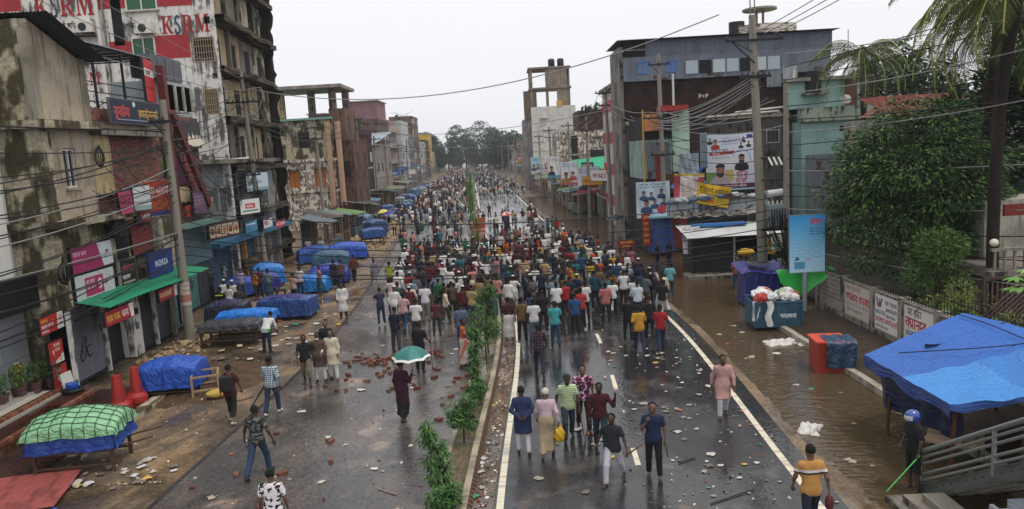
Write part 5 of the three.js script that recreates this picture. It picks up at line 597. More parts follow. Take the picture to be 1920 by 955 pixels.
// ---------- right side, nearer ----------
{ // big dark brick building, tin top floor; its end wall faces the camera
  const b = thing('dark_brick_building', 'large soot dark brick building with a tin clad top floor', 'building', [9.1, 0, -57]), w = 15.4; const dk = mat('#5f5a57', .95, { map: T.grimy }), bk = mat('#6d6360', .95, { map: T.brick });
  part(b, 'end_wall', box(0, w - 3, 0, 9.0, -5.2, 0), dk); part(b, 'brick_wall', box(.02, w - .4, 9.0, 12.0, -5.2, -.1), bk); 
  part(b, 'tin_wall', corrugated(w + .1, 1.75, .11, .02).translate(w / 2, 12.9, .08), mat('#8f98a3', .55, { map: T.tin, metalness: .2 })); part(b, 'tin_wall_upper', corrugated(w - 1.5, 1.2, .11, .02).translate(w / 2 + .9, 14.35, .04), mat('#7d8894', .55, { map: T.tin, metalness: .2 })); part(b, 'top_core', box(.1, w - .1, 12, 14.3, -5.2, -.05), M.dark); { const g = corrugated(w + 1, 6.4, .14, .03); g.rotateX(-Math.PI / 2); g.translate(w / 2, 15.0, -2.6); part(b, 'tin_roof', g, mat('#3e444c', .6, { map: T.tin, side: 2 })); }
  for (const x of [1.0, 3.1]) win(b, x, x + .85, 12.55, 13.45, .12, { frame: mat('#3a80c8', .6), pane: mat('#3c93e4', .5), mid: 1 }); for (let k = 0; k < 7; k++) part(b, 'clerestory_panel', box(4.6 + k * 1.02, 5.5 + k * 1.02, 12.35, 13.3, .1, .15), k % 3 === 1 ? M.dark : mat(['#a9b8bf', '#7d8489', '#b7c1c4'][k % 3], .5)); for (const [x, c] of [[12.4, '#c9cdd0'], [11.2, '#9aa2a8']]) part(b, 'tin_patch', corrugated(1.1, 1.5, .09, .015).translate(x, 11.8, .1), mat(c, .5, { map: T.tin }));
  part(b, 'water_tank', new THREE.CylinderGeometry(.6, .62, 1.6, 16).translate(13.9, 11.2, .5), M.black); part(b, 'tank_shelf', box(13, 14.8, 10.25, 10.4, -.1, 1.2), M.concD);
  part(b, 'roof_tank_base', new THREE.CylinderGeometry(2.4, 2.4, .9, 24).scale(1, 1, .7).translate(11.6, 15.5, -3), M.peel); part(b, 'roof_canopy', new THREE.CylinderGeometry(1.3, 1.3, .14, 20).translate(11.2, 17.2, -3), M.conc); part(b, 'roof_canopy_post', merge([box(10.9, 11.05, 15.9, 17.15, -3.1, -2.95), box(11.4, 11.55, 15.9, 17.15, -3.1, -2.95)]), M.concD); part(b, 'water_tank', new THREE.CylinderGeometry(.6, .6, 1.3, 14).translate(9.4, 15.7, -3), M.black);
  part(b, 'ledge', box(.0, w - 3, 8.85, 9.1, -.2, .18), tint('#b4aa9a', T.grimy)); win(b, 10.6, 11.6, 6.9, 7.9, .02, { frame: M.white, pane: mat('#aab4b8', .3), bars: 3 }); for (const [y, a, c] of [[9.0, 4, 11.5], [9.3, 8.2, 12.2]]) part(b, 'pvc_pipe', bar([a, y, .25], [c, y + .25, .25], .09, 8), mat('#c9c6bb', .6)); part(b, 'pvc_pipe', merge([bar([3.6, 9, .22], [3.6, 12.4, .22], .09, 8), bar([12.0, 9.3, .3], [12.0, 11.6, .3], .09, 8), bar([12.6, 9.8, .3], [12.6, 12.2, .3], .09, 8)]), mat('#d3d1c6', .6));
  part(b, 'street_wall', box(-.3, -.02, 0, 14.6, -5, -.2), mat('#8b8780', .9, { map: T.grimy })); { const t = canvasTex(256, 96, (c, W, H) => { fill(c, W, H, '#000'); lat(c, 'P+P', 40, 10, 70, '#fff'); }); t.colorSpace = THREE.NoColorSpace; part(b, 'chalk_letters', new THREE.PlaneGeometry(1.6, .6).translate(6.1, 10.7, -.09), new THREE.MeshStandardMaterial({ color: '#c9c4bd', alphaMap: t, transparent: true, roughness: .9 })); }
}
{ // narrow red and white striped front on the street side
  const b = thing('striped_building', 'narrow red and white banded building beside the dark brick one', 'building', [9.75, 0, -66]); part(b, 'wall', box(0, 5, 0, 12.4, -9, 0), tint('#d6cdc8', T.clean)); for (let k = 0; k < 4; k++) { part(b, 'red_band', box(-.06, 5, 1.8 + k * 2.9, 2.8 + k * 2.9, -9, .05), mat('#a8333c', .7)); win(b, .15, .75, 3.1 + k * 2.9, 4.4 + k * 2.9, 0, { frame: M.white }); } part(b, 'cornice', box(-.35, 5, 12.4, 12.75, -9, .3), tint('#8f7a70'));
}
{ // lean-to shops in front of the dark wall
  const b = thing('patchwork_shop', 'patchwork two-storey shop of teal panels and tin before the dark brick wall', 'building', [9.2, 0, -50.5]); const tl = mat('#9cbcb6', .8, { map: T.grime }), mn = mat('#bfe0d0', .75, { map: T.clean });
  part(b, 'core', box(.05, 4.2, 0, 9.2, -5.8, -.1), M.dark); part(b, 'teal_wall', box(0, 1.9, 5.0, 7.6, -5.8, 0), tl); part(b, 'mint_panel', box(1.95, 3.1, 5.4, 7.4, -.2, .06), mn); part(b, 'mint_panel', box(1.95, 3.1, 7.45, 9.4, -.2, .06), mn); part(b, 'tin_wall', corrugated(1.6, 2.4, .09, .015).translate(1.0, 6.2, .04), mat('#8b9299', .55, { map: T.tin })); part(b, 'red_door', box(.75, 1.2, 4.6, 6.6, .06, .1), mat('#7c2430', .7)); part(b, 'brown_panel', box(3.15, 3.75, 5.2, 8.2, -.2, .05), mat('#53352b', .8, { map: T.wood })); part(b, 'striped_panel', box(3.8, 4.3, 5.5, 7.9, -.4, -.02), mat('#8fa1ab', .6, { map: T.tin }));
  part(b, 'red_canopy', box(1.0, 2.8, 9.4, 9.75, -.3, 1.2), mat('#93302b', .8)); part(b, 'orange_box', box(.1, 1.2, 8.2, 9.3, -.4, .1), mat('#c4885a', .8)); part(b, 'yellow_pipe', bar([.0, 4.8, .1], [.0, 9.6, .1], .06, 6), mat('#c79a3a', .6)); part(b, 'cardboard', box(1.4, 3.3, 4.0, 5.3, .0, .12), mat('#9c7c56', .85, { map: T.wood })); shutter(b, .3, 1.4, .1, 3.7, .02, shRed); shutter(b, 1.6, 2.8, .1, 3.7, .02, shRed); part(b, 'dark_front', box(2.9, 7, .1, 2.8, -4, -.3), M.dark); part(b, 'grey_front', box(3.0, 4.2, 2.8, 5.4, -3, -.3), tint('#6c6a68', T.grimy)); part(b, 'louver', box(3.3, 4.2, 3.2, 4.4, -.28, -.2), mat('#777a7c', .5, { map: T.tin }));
}
{ const b = thing('hanging_tarpaulin', 'bright blue tarpaulin flap under the cardboard panel', 'tarpaulin', [11.0, 4.1, -50]); part(b, 'sheet', grid(14, 12, (s, t) => [s * 2.0 + .2 * Math.sin(t * 7), t * 1.8 * (.25 + .75 * s) + .1 * Math.sin(s * 12), .5 * s + .18 * Math.sin(s * 9 + t * 4)]), mat('#2a66b8', .5, { side: 2, bumpMap: T.cloth, bumpScale: .04 })); }
{ // the large campaign poster and banners
  const m = printM(512, 600, (c, w, h) => { const g = c.createLinearGradient(0, 0, w, h); g.addColorStop(0, '#c9d6e6'); g.addColorStop(.5, '#dfe2ea'); g.addColorStop(1, '#b9c8dc'); c.fillStyle = g; c.fillRect(0, 0, w, h); c.fillStyle = '#7a9a52'; c.fillRect(0, 400, 110, 110); c.fillStyle = '#c9b26a'; c.fillRect(200, 380, 90, 130); lines(c, 170, 40, 200, 4, 12, '#5a6a8a'); bn(c, 'জনতার নেতা', 60, 160, 26, '#3a4a78', .16, 240); c.fillStyle = '#b52a35'; c.beginPath(); c.moveTo(40, 190); c.lineTo(300, 178); c.lineTo(290, 212); c.lineTo(30, 224); c.fill(); bn(c, 'শুভেচ্ছা', 70, 196, 16, '#f0e8e8', .16, 200); lines(c, 60, 235, 190, 2, 10, '#5a5f78'); face(c, 45, 55, 16, '#9a7a6a', '#1a1616', '#22242a'); face(c, 100, 80, 26, '#b08a78', '#8c2a24', '#a8332c'); for (const [x, y] of [[395, 60], [370, 120], [450, 110]]) { c.fillStyle = '#e6e8ee'; c.beginPath(); c.arc(x, y, 34, 0, 7); c.fill(); face(c, x, y - 8, 15, '#94705e', '#16120f', '#1c2438'); } c.fillStyle = '#3a3f90'; c.fillRect(430, 14, 60, 40); c.strokeStyle = '#5a8ac4'; c.lineWidth = 7; c.beginPath(); c.arc(375, 265, 92, 3.3, 6.6); c.stroke(); face(c, 375, 265, 42, '#8c6a58', '#15110f', '#161a26', true); face(c, 150, 380, 62, '#96705c', '#17120f', '#b7a9b0', true); bn(c, 'আবু', 320, 410, 60, '#b5222c', .14, 120); bn(c, 'সাঈদ', 310, 480, 42, '#b5222c', .16, 170); c.fillStyle = '#5d1433'; c.fillRect(0, 530, w, 50); bn(c, 'মোঃ আবু সাঈদ জিহাদ', 120, 546, 26, '#f2eaee', .16, 340); c.fillStyle = '#9cc4de'; c.fillRect(0, 580, w, 20); });
  const s = signboard('campaign_billboard', 'large campaign billboard with two bearded portraits on the dark wall', 3.7, 4.25, m, [16.75, 5.65, -56.3], 0, M.iron, .14); for (const x of [-1.5, 1.5]) part(s, 'strut', bar([x, -2.1, -.1], [x, -5.6, -.1], .05, 5), M.iron);
  banner('cloth_banner', 'yellow cloth banner with black and red lettering', 1.9, 1.2, printM(320, 200, (c, w, h) => { fill(c, w, h, '#d9b01c'); bn(c, 'দি মাইনেট কাপড় ঘর', 20, 40, 42, '#1d1a12', .16, 280); lines(c, 60, 100, 220, 1, 14, '#6a4a12'); bn(c, 'নিউ মার্কেট', 30, 142, 38, '#c23a1c', .2, 150); lines(c, 190, 140, 120, 2, 12, '#5a2a12'); }), [11.78, 4.25, -43], -.05, -.22, .06);
  const P = [['poster of several round portraits hung over the blue stall', 2.2, 2.4, 9.5, 3.7, -49.2, '#b9c8d6'], ['faded red and white cloth hung beside the poster of portraits', 1.9, 1.7, 11.6, 4.5, -48, '#d9cfcb'], ['small white printed panel above the faded cloth', 1.3, 1.4, 12.0, 5.9, -49.6, '#9aa6b0'], ['small poster pinned on the leaning white board by the kiosk', 1.0, 1.5, 10.1, 1.9, -41.5, '#d5d0d6']];
  P.forEach(([l, w, h, x, y, z, c0], i) => banner('poster', l, w, h, printM(200, 220, (c, W, H) => { fill(c, W, H, c0); if (i === 0) { lines(c, 20, 12, 160, 2, 10, '#3a5a4a'); for (const [x, y, r] of [[45, 70, 14], [90, 75, 12], [150, 60, 14], [165, 110, 14], [60, 130, 20], [110, 120, 14]]) face(c, x, y, r, '#8a6a58', '#1a1412', '#2a4a6a'); c.fillStyle = '#b83a4a'; c.beginPath(); c.arc(150, 170, 28, 0, 7); c.fill(); } else if (i === 1) { c.fillStyle = '#b04048'; c.fillRect(0, 0, 40, H); c.fillRect(160, 30, 40, 150); c.fillStyle = '#c9a54a'; c.fillRect(0, 0, W, 20); lines(c, 50, 60, 100, 5, 12, '#a06a70'); } else if (i === 2) lines(c, 10, 10, 180, 9, 12, '#3a4a5a'); else { lines(c, 20, 20, 150, 3, 10, '#6a4a5a'); face(c, 130, 120, 26, '#8a6a5a', '#141010', '#26355a'); } }), [x, y, z], -.1, [0, -.05, 0, .05][i], .03, 'poster'));
}
{ // kiosk with white sheet roof on a platform, pale canopy above
  const b = thing('kiosk', 'dark kiosk with a white sheet roof on a low platform in the flood', 'kiosk', [9.9, 0, -40.6]); part(b, 'platform', box(-.4, 3.3, -.3, .12, -.6, .9), M.concD); part(b, 'back', box(.1, 5.0, .1, 2.3, -2.2, -2.0), M.dark); part(b, 'side', box(0, .12, .1, 2.3, -2.2, 0), M.iron); part(b, 'shutter_panel', box(.2, 2.3, .15, 2.1, -.35, -.3), shDark); part(b, 'counter', box(2.5, 3.6, .1, 1.1, -.6, 0), mat('#4c6a74', .6)); part(b, 'post', box(2.35, 2.45, 0, 2.3, -.3, -.2), M.white); part(b, 'side', box(4.9, 5.05, -.2, 2.2, -2.2, 0), M.iron);
  { const g = corrugated(5.6, 2.9, .12, .015); g.rotateX(-Math.PI / 2 + .14); g.translate(2.4, 2.4, -.7); part(b, 'roof', g, mat('#dfe4e6', .4, { map: T.clean, side: 2 })); } part(b, 'canopy', box(-.6, 5.4, 3.1, 3.9, -3.4, -2.6), mat('#a9b4bb', .7, { map: T.grimy })); part(b, 'canopy_flap', grid(24, 6, (s, t) => [-.4 + s * 5.6, 3.0 + t * 1.0 + .05 * Math.sin(s * 40), -2.4 - .5 * t + .07 * Math.sin(s * 17)]), mat('#b7bcc0', .8, { map: T.peel, side: 2 })); part(b, 'blue_bar', box(.4, 3.4, 2.55, 2.7, -1.8, -1.2), mat('#2f6aa8', .6)); part(b, 'rags', (() => { const r = rng(3), L = []; for (let k = 0; k < 34; k++) { const g = crumple(k, .6), q = .1 + r() * .16; g.scale(q * 1.4, q, q); g.translate(-.4 + r() * 5.6, 3.95 + r() * .25, -2.8 + r() * .4); L.push(paint(g, ['#6d6f76', '#a9a9a8', '#44332e', '#5a6a7a', '#7a736b'][k % 5])); } return merge(L); })(), new THREE.MeshStandardMaterial({ vertexColors: true, roughness: .9 })); }
signboard('shop_sign', 'yellow hanging sign with a red ring beside the kiosk', .5, 1.1, printM(64, 128, (c, w, h) => { fill(c, w, h, '#c9991c'); c.strokeStyle = '#8c2418'; c.lineWidth = 8; c.beginPath(); c.arc(32, 50, 17, 0, 7); c.stroke(); bn(c, 'চা', 14, 10, 14, '#2a1a10', .18); lines(c, 8, 90, 50, 2, 8, '#4a2a12'); }), [14.1, 1.6, -40.2], 0);
signboard('shop_sign', 'pale green board on the dark stall beside the concrete pole', 1.4, .9, printM(100, 64, (c, w, h) => { fill(c, w, h, '#c6cdb8'); c.fillStyle = '#4a9a8a'; c.fillRect(0, 44, w, 6); lines(c, 8, 10, 80, 2, 9, '#8a8f7a'); }), [13.5, 2.2, -36.5], -.1); signboard('shop_sign', 'dark green board with white lettering below the pale green board', 1.3, .9, printM(100, 64, (c, w, h) => { fill(c, w, h, '#16281f'); bn(c, 'চা স্টল', 20, 16, 20, '#d5dcd6', .16, 70); lines(c, 12, 46, 76, 1, 8, '#9ab0a2'); }), [13.4, 1.2, -36.2], -.1);
{ const b = thing('street_stall', 'blue stall draped with a tarpaulin beside the red board', 'stall', [10.0, 0, -49.4]); part(b, 'cover', grid(20, 16, (s, t) => { const a = s * 6.283, r = .55 + .25 * (1 - t) + .05 * Math.sin(a * 6); return [Math.cos(a) * r * 1.1, .2 + t * 2.3, Math.sin(a) * r * .8]; }), mat('#24407f', .5, { side: 2 })); part(b, 'roof', box(-.9, .9, 2.5, 2.62, -.8, .8), mat('#7ea6b8', .6)); }
signboard('shop_sign', 'tall narrow red sign at the side of the blue stall', .55, 2.2, printM(48, 190, (c, w, h) => { fill(c, w, h, '#9c2a22'); for (let k = 0; k < 5; k++) bn(c, 'মাল', 8, 16 + k * 34, 14, '#e0b04a', .18, 34); }), [9.0, 1.7, -49.2], .1); signboard('shop_sign', 'dark red board with yellow lettering standing in the flood', 1.2, .7, printM(128, 72, (c, w, h) => { fill(c, w, h, '#7c1d1c'); bn(c, 'আল মদিনা', 16, 12, 16, '#e0a83a', .18, 96); bn(c, 'হোটেল', 30, 42, 16, '#e0a83a', .18, 70); }), [7.75, .75, -49.6], .05);
{ // teal house, corrugated wall and low roofs behind the trees
  const b = thing('teal_house', 'pale teal house with a flat terrace behind the big tree', 'building', [21.75, 0, -55.4]), t = mat('#a9d0cc', .85, { map: T.clean }); part(b, 'lower_wall', box(0, 6.5, 0, 8.3, -9, 0), t); part(b, 'terrace_parapet', box(-.2, 5.2, 8.3, 9.3, -.3, .4), tint('#a9b8a8', T.grimy)); part(b, 'upper_wall', box(-.6, 5.0, 9.3, 11.3, -8, -1), t); part(b, 'roof_slab', box(-.9, 5.4, 11.3, 11.55, -8.5, -.6), M.conc); part(b, 'pilaster', box(1.6, 1.9, 9.3, 11.3, -1, -.9), t); part(b, 'door', box(3.6, 4.5, 9.35, 11.2, -1, -.93), mat('#6b4a38', .8)); part(b, 'vent', box(2.8, 3.4, 7.5, 7.9, 0, .02), M.dark); part(b, 'satellite_dish', new THREE.SphereGeometry(.5, 14, 6, 0, 6.3, 0, .8).scale(1, .5, 1).rotateX(1.2).rotateZ(.4).translate(3.0, 9.7, .5), M.white); part(b, 'antenna', bar([4.3, 11.5, -2], [4.3, 15, -2], .03, 4), M.iron); part(b, 'corrugated_wall', corrugated(6, 5.8, .2, .04).translate(3, 3.0, .7), mat('#9aa0a6', .6, { map: T.tin }));
  const h = thing('rusty_roof_house', 'pale house with a rusty red tin roof behind the palm', 'building', [22.0, 0, -43]); part(h, 'wall', box(.9, 6.5, 0, 8.1, -8, 0), tint('#b7b1a6')); win(h, 3.2, 4.6, 6.3, 7.4, 0, { bars: 6, pane: M.dark }); part(h, 'white_band', box(2.0, 6.5, 3.9, 5.3, 0, .3), M.white); { const g = corrugated(7.4, 5.2, .13, .025); g.rotateX(-Math.PI / 2 + .28); g.translate(3.6, 8.75, -1.6); part(h, 'tin_roof', g, M.rust); const q = corrugated(3.2, 3, .13, .02); q.rotateX(-Math.PI / 2 + .3); q.rotateY(-.9); q.translate(.6, 8.6, -.5); part(h, 'tin_hip', q, M.rust); } part(h, 'pillar', box(4.6, 5.3, 0, 4.6, .3, .8), tint('#b9a994'));
  const f = thing('blue_roof_shed', 'shed with a blue painted tin roof at the right edge', 'shed', [22.0, 0, -31]); part(f, 'wall', box(0, 7, 0, 3.3, -4, 0), tint('#b9ab8c')); part(f, 'opening', box(.2, 4.5, 1.9, 2.9, 0, .03), M.dark); { const g = corrugated(8, 5, .2, .03); g.rotateX(-Math.PI / 2 + .2); g.translate(3.6, 4.1, -1.8); part(f, 'tin_roof', g, mat('#4f97c4', .55, { map: T.tin })); }
  const k = thing('garden_gatehouse', 'low white gatehouse with a railing behind the garden trees', 'building', [18.6, 0, -25.5]); part(k, 'wall', box(0, 6, 0, 2.3, -4, 0), tint('#c9c4b8')); part(k, 'slab', box(-2.4, 6, 2.2, 2.42, -4, .6), M.concD); for (let i = 0; i < 24; i++) part(k, 'baluster', box(-2.2 + i * .34, -2.13 + i * .34, 2.42, 3.1, .4, .47), tint('#9a948a')); part(k, 'rail', box(-2.3, 6, 3.1, 3.2, .36, .5), tint('#a8a296')); part(k, 'upper_wall', box(-1.0, 3, 2.45, 4.6, -4, -2), tint('#c2bdb4')); part(k, 'lamp_globe', new THREE.SphereGeometry(.14, 12, 8).translate(-2.2, 3.4, .43), mat('#e0d9c4', .4)); part(k, 'dark_sign', box(-1.4, -.1, 4.2, 4.6, -.4, -.3), mat('#7c2a24', .7)); part(k, 'column', box(.2, .5, 0, 2.2, .2, .5), tint('#b0aaa0')); part(k, 'column', box(3.4, 3.7, 0, 2.2, .2, .5), tint('#b0aaa0'));
  const s = thing('lattice_gate', 'slatted dark wooden gate leaning behind the garden fence', 'gate', [16.9, .1, -24.6], -.15); for (let i = 0; i < 14; i++) part(s, 'slat', beam([-.9 + i * .15, .2, 0], [-.9 + i * .15 + .0, 2.0, 0], .05), mat('#5b4a44', .8)); for (let i = 0; i < 16; i++) { const a = -1.8 + i * .18; part(s, 'slat', beam([Math.max(-1, a), .1 + Math.max(0, -1 - a), .05], [Math.min(1.1, a + 1.9), .1 + Math.min(1.9, 1.1 - a), .05], .045), mat('#6b5650', .8)); } part(s, 'frame', merge([beam([-1, .05, 0], [-1, 2.2, 0], .09), beam([1.1, .05, 0], [1.1, 2.2, 0], .09), beam([-1, 2.15, 0], [1.1, 2.15, 0], .09)]), mat('#4a3c38', .8));
}
{ // painted garden wall with spiked railing
  const b = thing('garden_wall', 'white garden wall painted with red and black advertisements', 'wall', [13.12, .0, 0]); const zs = [-31.6, -29.2, -26.75, -24.75, -22.6, -20.2, -17.8, -15.4, -13]; const draw = [
    (c, w, h) => { fill(c, w, h, '#8f8a84'); lines(c, 20, 30, w - 40, 5, 22, '#6a3f3c'); dirty(c, w, h, 120, .4); },
    (c, w, h) => { fill(c, w, h, '#b9b2a6'); bn(c, 'শেখ হাসিনার', 30, 30, 28, '#a04a3a', .14, 300); bn(c, 'জয়ের জন্য', 20, 92, 54, '#a8242c', .18, w - 40); lines(c, 30, 168, w - 60, 1, 16, '#5a6a8a'); lat(c, '০1817 4 90271', 20, 200, 36, '#8a3a34', 'sans-serif', true, w - 40); dirty(c, w, h, 70, .35); },
    (c, w, h) => { fill(c, w, h, '#d5d4d0'); c.fillStyle = '#24406e'; c.beginPath(); c.moveTo(16, 30); c.lineTo(40, 30); c.lineTo(66, 100); c.lineTo(48, 100); c.fill(); c.beginPath(); c.moveTo(96, 30); c.lineTo(122, 30); c.lineTo(96, 100); c.lineTo(80, 100); c.fill(); c.fillStyle = '#b02436'; c.beginPath(); c.moveTo(66, 30); c.lineTo(80, 30); c.lineTo(92, 100); c.lineTo(56, 100); c.fill(); lat(c, 'WALTON', 14, 112, 46, '#24406e', 'sans-serif', true, 150); bn(c, 'মহা ধামাকা', 170, 40, 28, '#1c1c20', .16, 180); bn(c, 'ইলেকট্রনিক', 175, 92, 26, '#1c1c20', .16, 170); bn(c, 'সকল পন্য', 180, 140, 22, '#1c1c20', .16, 150); bn(c, 'নেহালপুর ইলেকট্রনিক', 14, 180, 34, '#a8242c', .18, w - 30); lat(c, '01817-80 4361', 20, 228, 30, '#1c1c20', 'sans-serif', true, w - 60); dirty(c, w, h, 50, .3); },
    (c, w, h) => { fill(c, w, h, '#cfcdc8'); bn(c, 'মা রিতা', 50, 24, 40, '#1c1c20', .16, 180); bn(c, 'এখানেই', 20, 92, 62, '#a8242c', .18, w - 40); bn(c, 'কম্পিউটার', 30, 182, 34, '#2a4a8a', .16, w - 60); lat(c, '01881 7', 60, 226, 28, '#8a2430'); dirty(c, w, h, 50, .3); }];
  const pil = tint('#9d978c', T.grimy); for (let i = 0; i < zs.length - 1; i++) { const a = zs[i], c = zs[i + 1], dz = i < 1 ? .12 : 0; part(b, 'panel', box(0, .2, .28, 1.6, a + .14, c - .14), pil); part(b, 'base', box(-.06, .26, -.2, .28, a + .02, c - .02), M.concD); part(b, 'pillar', box(-.08, .28, -.2, 1.75, a - .13, a + .13), pil); part(b, 'coping', box(-.04, .24, 1.6, 1.66, a + .14, c - .14), M.concD); if (i < 4) { const g = new THREE.PlaneGeometry(c - a - .3, 1.28); g.rotateY(-Math.PI / 2); g.translate(-.006, .94, (a + c) / 2); part(b, 'painted_advert', g, new THREE.MeshStandardMaterial({ map: canvasTex(380, 270, draw[i]), roughness: .85 })); } }
  for (let z = -31.3; z < -13; z += .17) part(b, 'spike', bar([.1, 1.62, z], [.1, 2.35, z], .016, 4, .006), M.iron); part(b, 'railing_bar', beam([.1, 2.15, -31.5], [.1, 2.15, -13], .03), M.iron); part(b, 'railing_bar', beam([.1, 1.75, -31.5], [.1, 1.75, -13], .03), M.iron);
}
// ---------- trees and plants ----------
// leaves as folded diamonds spread through clumps; clumps = [x,y,z,rx,ry,rz]
function leafCloud(clumps, per, len, wid, droop, r, tones, fill = .5) {
  const n = clumps.length * per, P = new Float32Array(n * 12), C = new Float32Array(n * 12), I = new Uint32Array(n * 6); let q = 0; const T3 = tones.map(lin);
  for (const [cx, cy, cz, rx, ry, rz] of clumps) for (let k = 0; k < per; k++, q++) {
    const e = 2 * r() - 1, a = r() * 6.2832, s = Math.sqrt(1 - e * e), d = [s * Math.cos(a), e, s * Math.sin(a)], w = fill + (1 - fill) * Math.sqrt(r()), p = [cx + d[0] * rx * w, cy + d[1] * ry * w, cz + d[2] * rz * w];
    let t = nrm([d[0] + (r() - .5) * .9, d[1] * .6 - droop + (r() - .5) * .7, d[2] + (r() - .5) * .9]); let u = nrm([t[2] + (r() - .5) * .6, (r() - .5) * .8, -t[0] + (r() - .5) * .6]); const l = len * (.65 + .6 * r()), h = wid * (.7 + .5 * r());
    const v = [p, add(add(p, t, l * .45), u, h), add(p, t, l), add(add(p, t, l * .45), u, -h)]; const c = T3[Math.floor(r() * T3.length)], b = .8 + .4 * r(); for (let i = 0; i < 4; i++) for (let j = 0; j < 3; j++) { P[q * 12 + i * 3 + j] = v[i][j]; C[q * 12 + i * 3 + j] = c[j] * b; } I.set([q * 4, q * 4 + 1, q * 4 + 2, q * 4, q * 4 + 2, q * 4 + 3], q * 6);
  }
  const g = new THREE.BufferGeometry(); g.setAttribute('position', new THREE.BufferAttribute(P, 3)); g.setAttribute('color', new THREE.BufferAttribute(C, 3)); g.setIndex(new THREE.BufferAttribute(I, 1)); g.computeVertexNormals(); return g;
}
const leafM = new THREE.MeshPhysicalMaterial({ vertexColors: true, roughness: .8, side: 2 });
const DG = ['#30502a', '#3d6028', '#26441e', '#54772f', '#1e3a18', '#64823f'], MG = ['#40662c', '#355a26', '#507636', '#2a4c22'], YG = ['#6b7a34', '#7d8a3c', '#55702e', '#4a5f2a'];
function tree(name, label, pos, clumpsIn, per, len, wid, droop, tones, trunkPts, tr, seed, group) {
  const t = thing(name, label, 'tree', pos, 0, group), r = rng(seed); const L = [tube(trunkPts, tr, 14, 8)]; // tapered by limb tubes
  const top = trunkPts[trunkPts.length - 1]; for (const c of clumpsIn.slice(0, 12)) L.push(tube([trunkPts[Math.max(0, trunkPts.length - 2)], [lerp(top[0], c[0], .45), lerp(top[1], c[1], .35), lerp(top[2], c[2], .45)], [c[0], c[1], c[2]]], tr * .3, 8, 5)); part(t, 'trunk', merge(L), M.bark); const o = part(t, 'crown', leafCloud(clumpsIn, per, len, wid, droop, r, tones), leafM); return t;
}
{ // big mango tree: many overlapping clumps on an uneven dome
  const r = rng(301), C = []; for (let k = 0; k < 84; k++) { const e = r() * 1.75 - .8, a = r() * 6.283, s = Math.sqrt(Math.max(0, 1 - Math.min(1, e * e))), w = .72 + .3 * r(), R = .75 + r() * .5; C.push([s * Math.cos(a) * 3.1 * w, 5.0 + e * 3.1 * w, s * Math.sin(a) * 2.7 * w, R, R * .72, R]); } C.push([-2.2, 2.5, .6, 1.1, .8, 1], [-1.0, 2.0, 1.2, 1, .8, 1], [.4, 1.9, 1.4, 1.1, .8, 1], [1.8, 2.3, 1, 1, .8, 1], [-2.9, 3.6, 0, .9, .7, .9], [3.1, 3.2, .4, 1, .8, .9], [-1.9, 6.6, .6, 1, .7, .9], [.2, 8.0, 0, 1.1, .6, 1]);
  tree('mango_tree', 'large dense dark green mango tree behind the painted garden wall', [16.6, 0, -30.3], C, 620, .25, .044, .35, DG, [[0, 0, 0], [.1, 1.4, .1], [-.1, 3, 0], [.1, 4.6, .1]], .26, 303);
  const D = []; for (let k = 0; k < 16; k++) { const a = r() * 6.28, h = r(); D.push([Math.cos(a) * .75 * (1.1 - h * .7), .9 + h * 2.6, Math.sin(a) * .7 * (1.1 - h * .7), .6, .5, .6]); } tree('young_tree', 'young pointed green tree in front of the mango tree', [15.0, 0, -25.9], D, 420, .15, .025, .2, ['#4a6a2a', '#5b7c34', '#3c5a24'], [[0, 0, 0], [0, 1.2, 0], [0, 2.4, 0]], .06, 305);
}
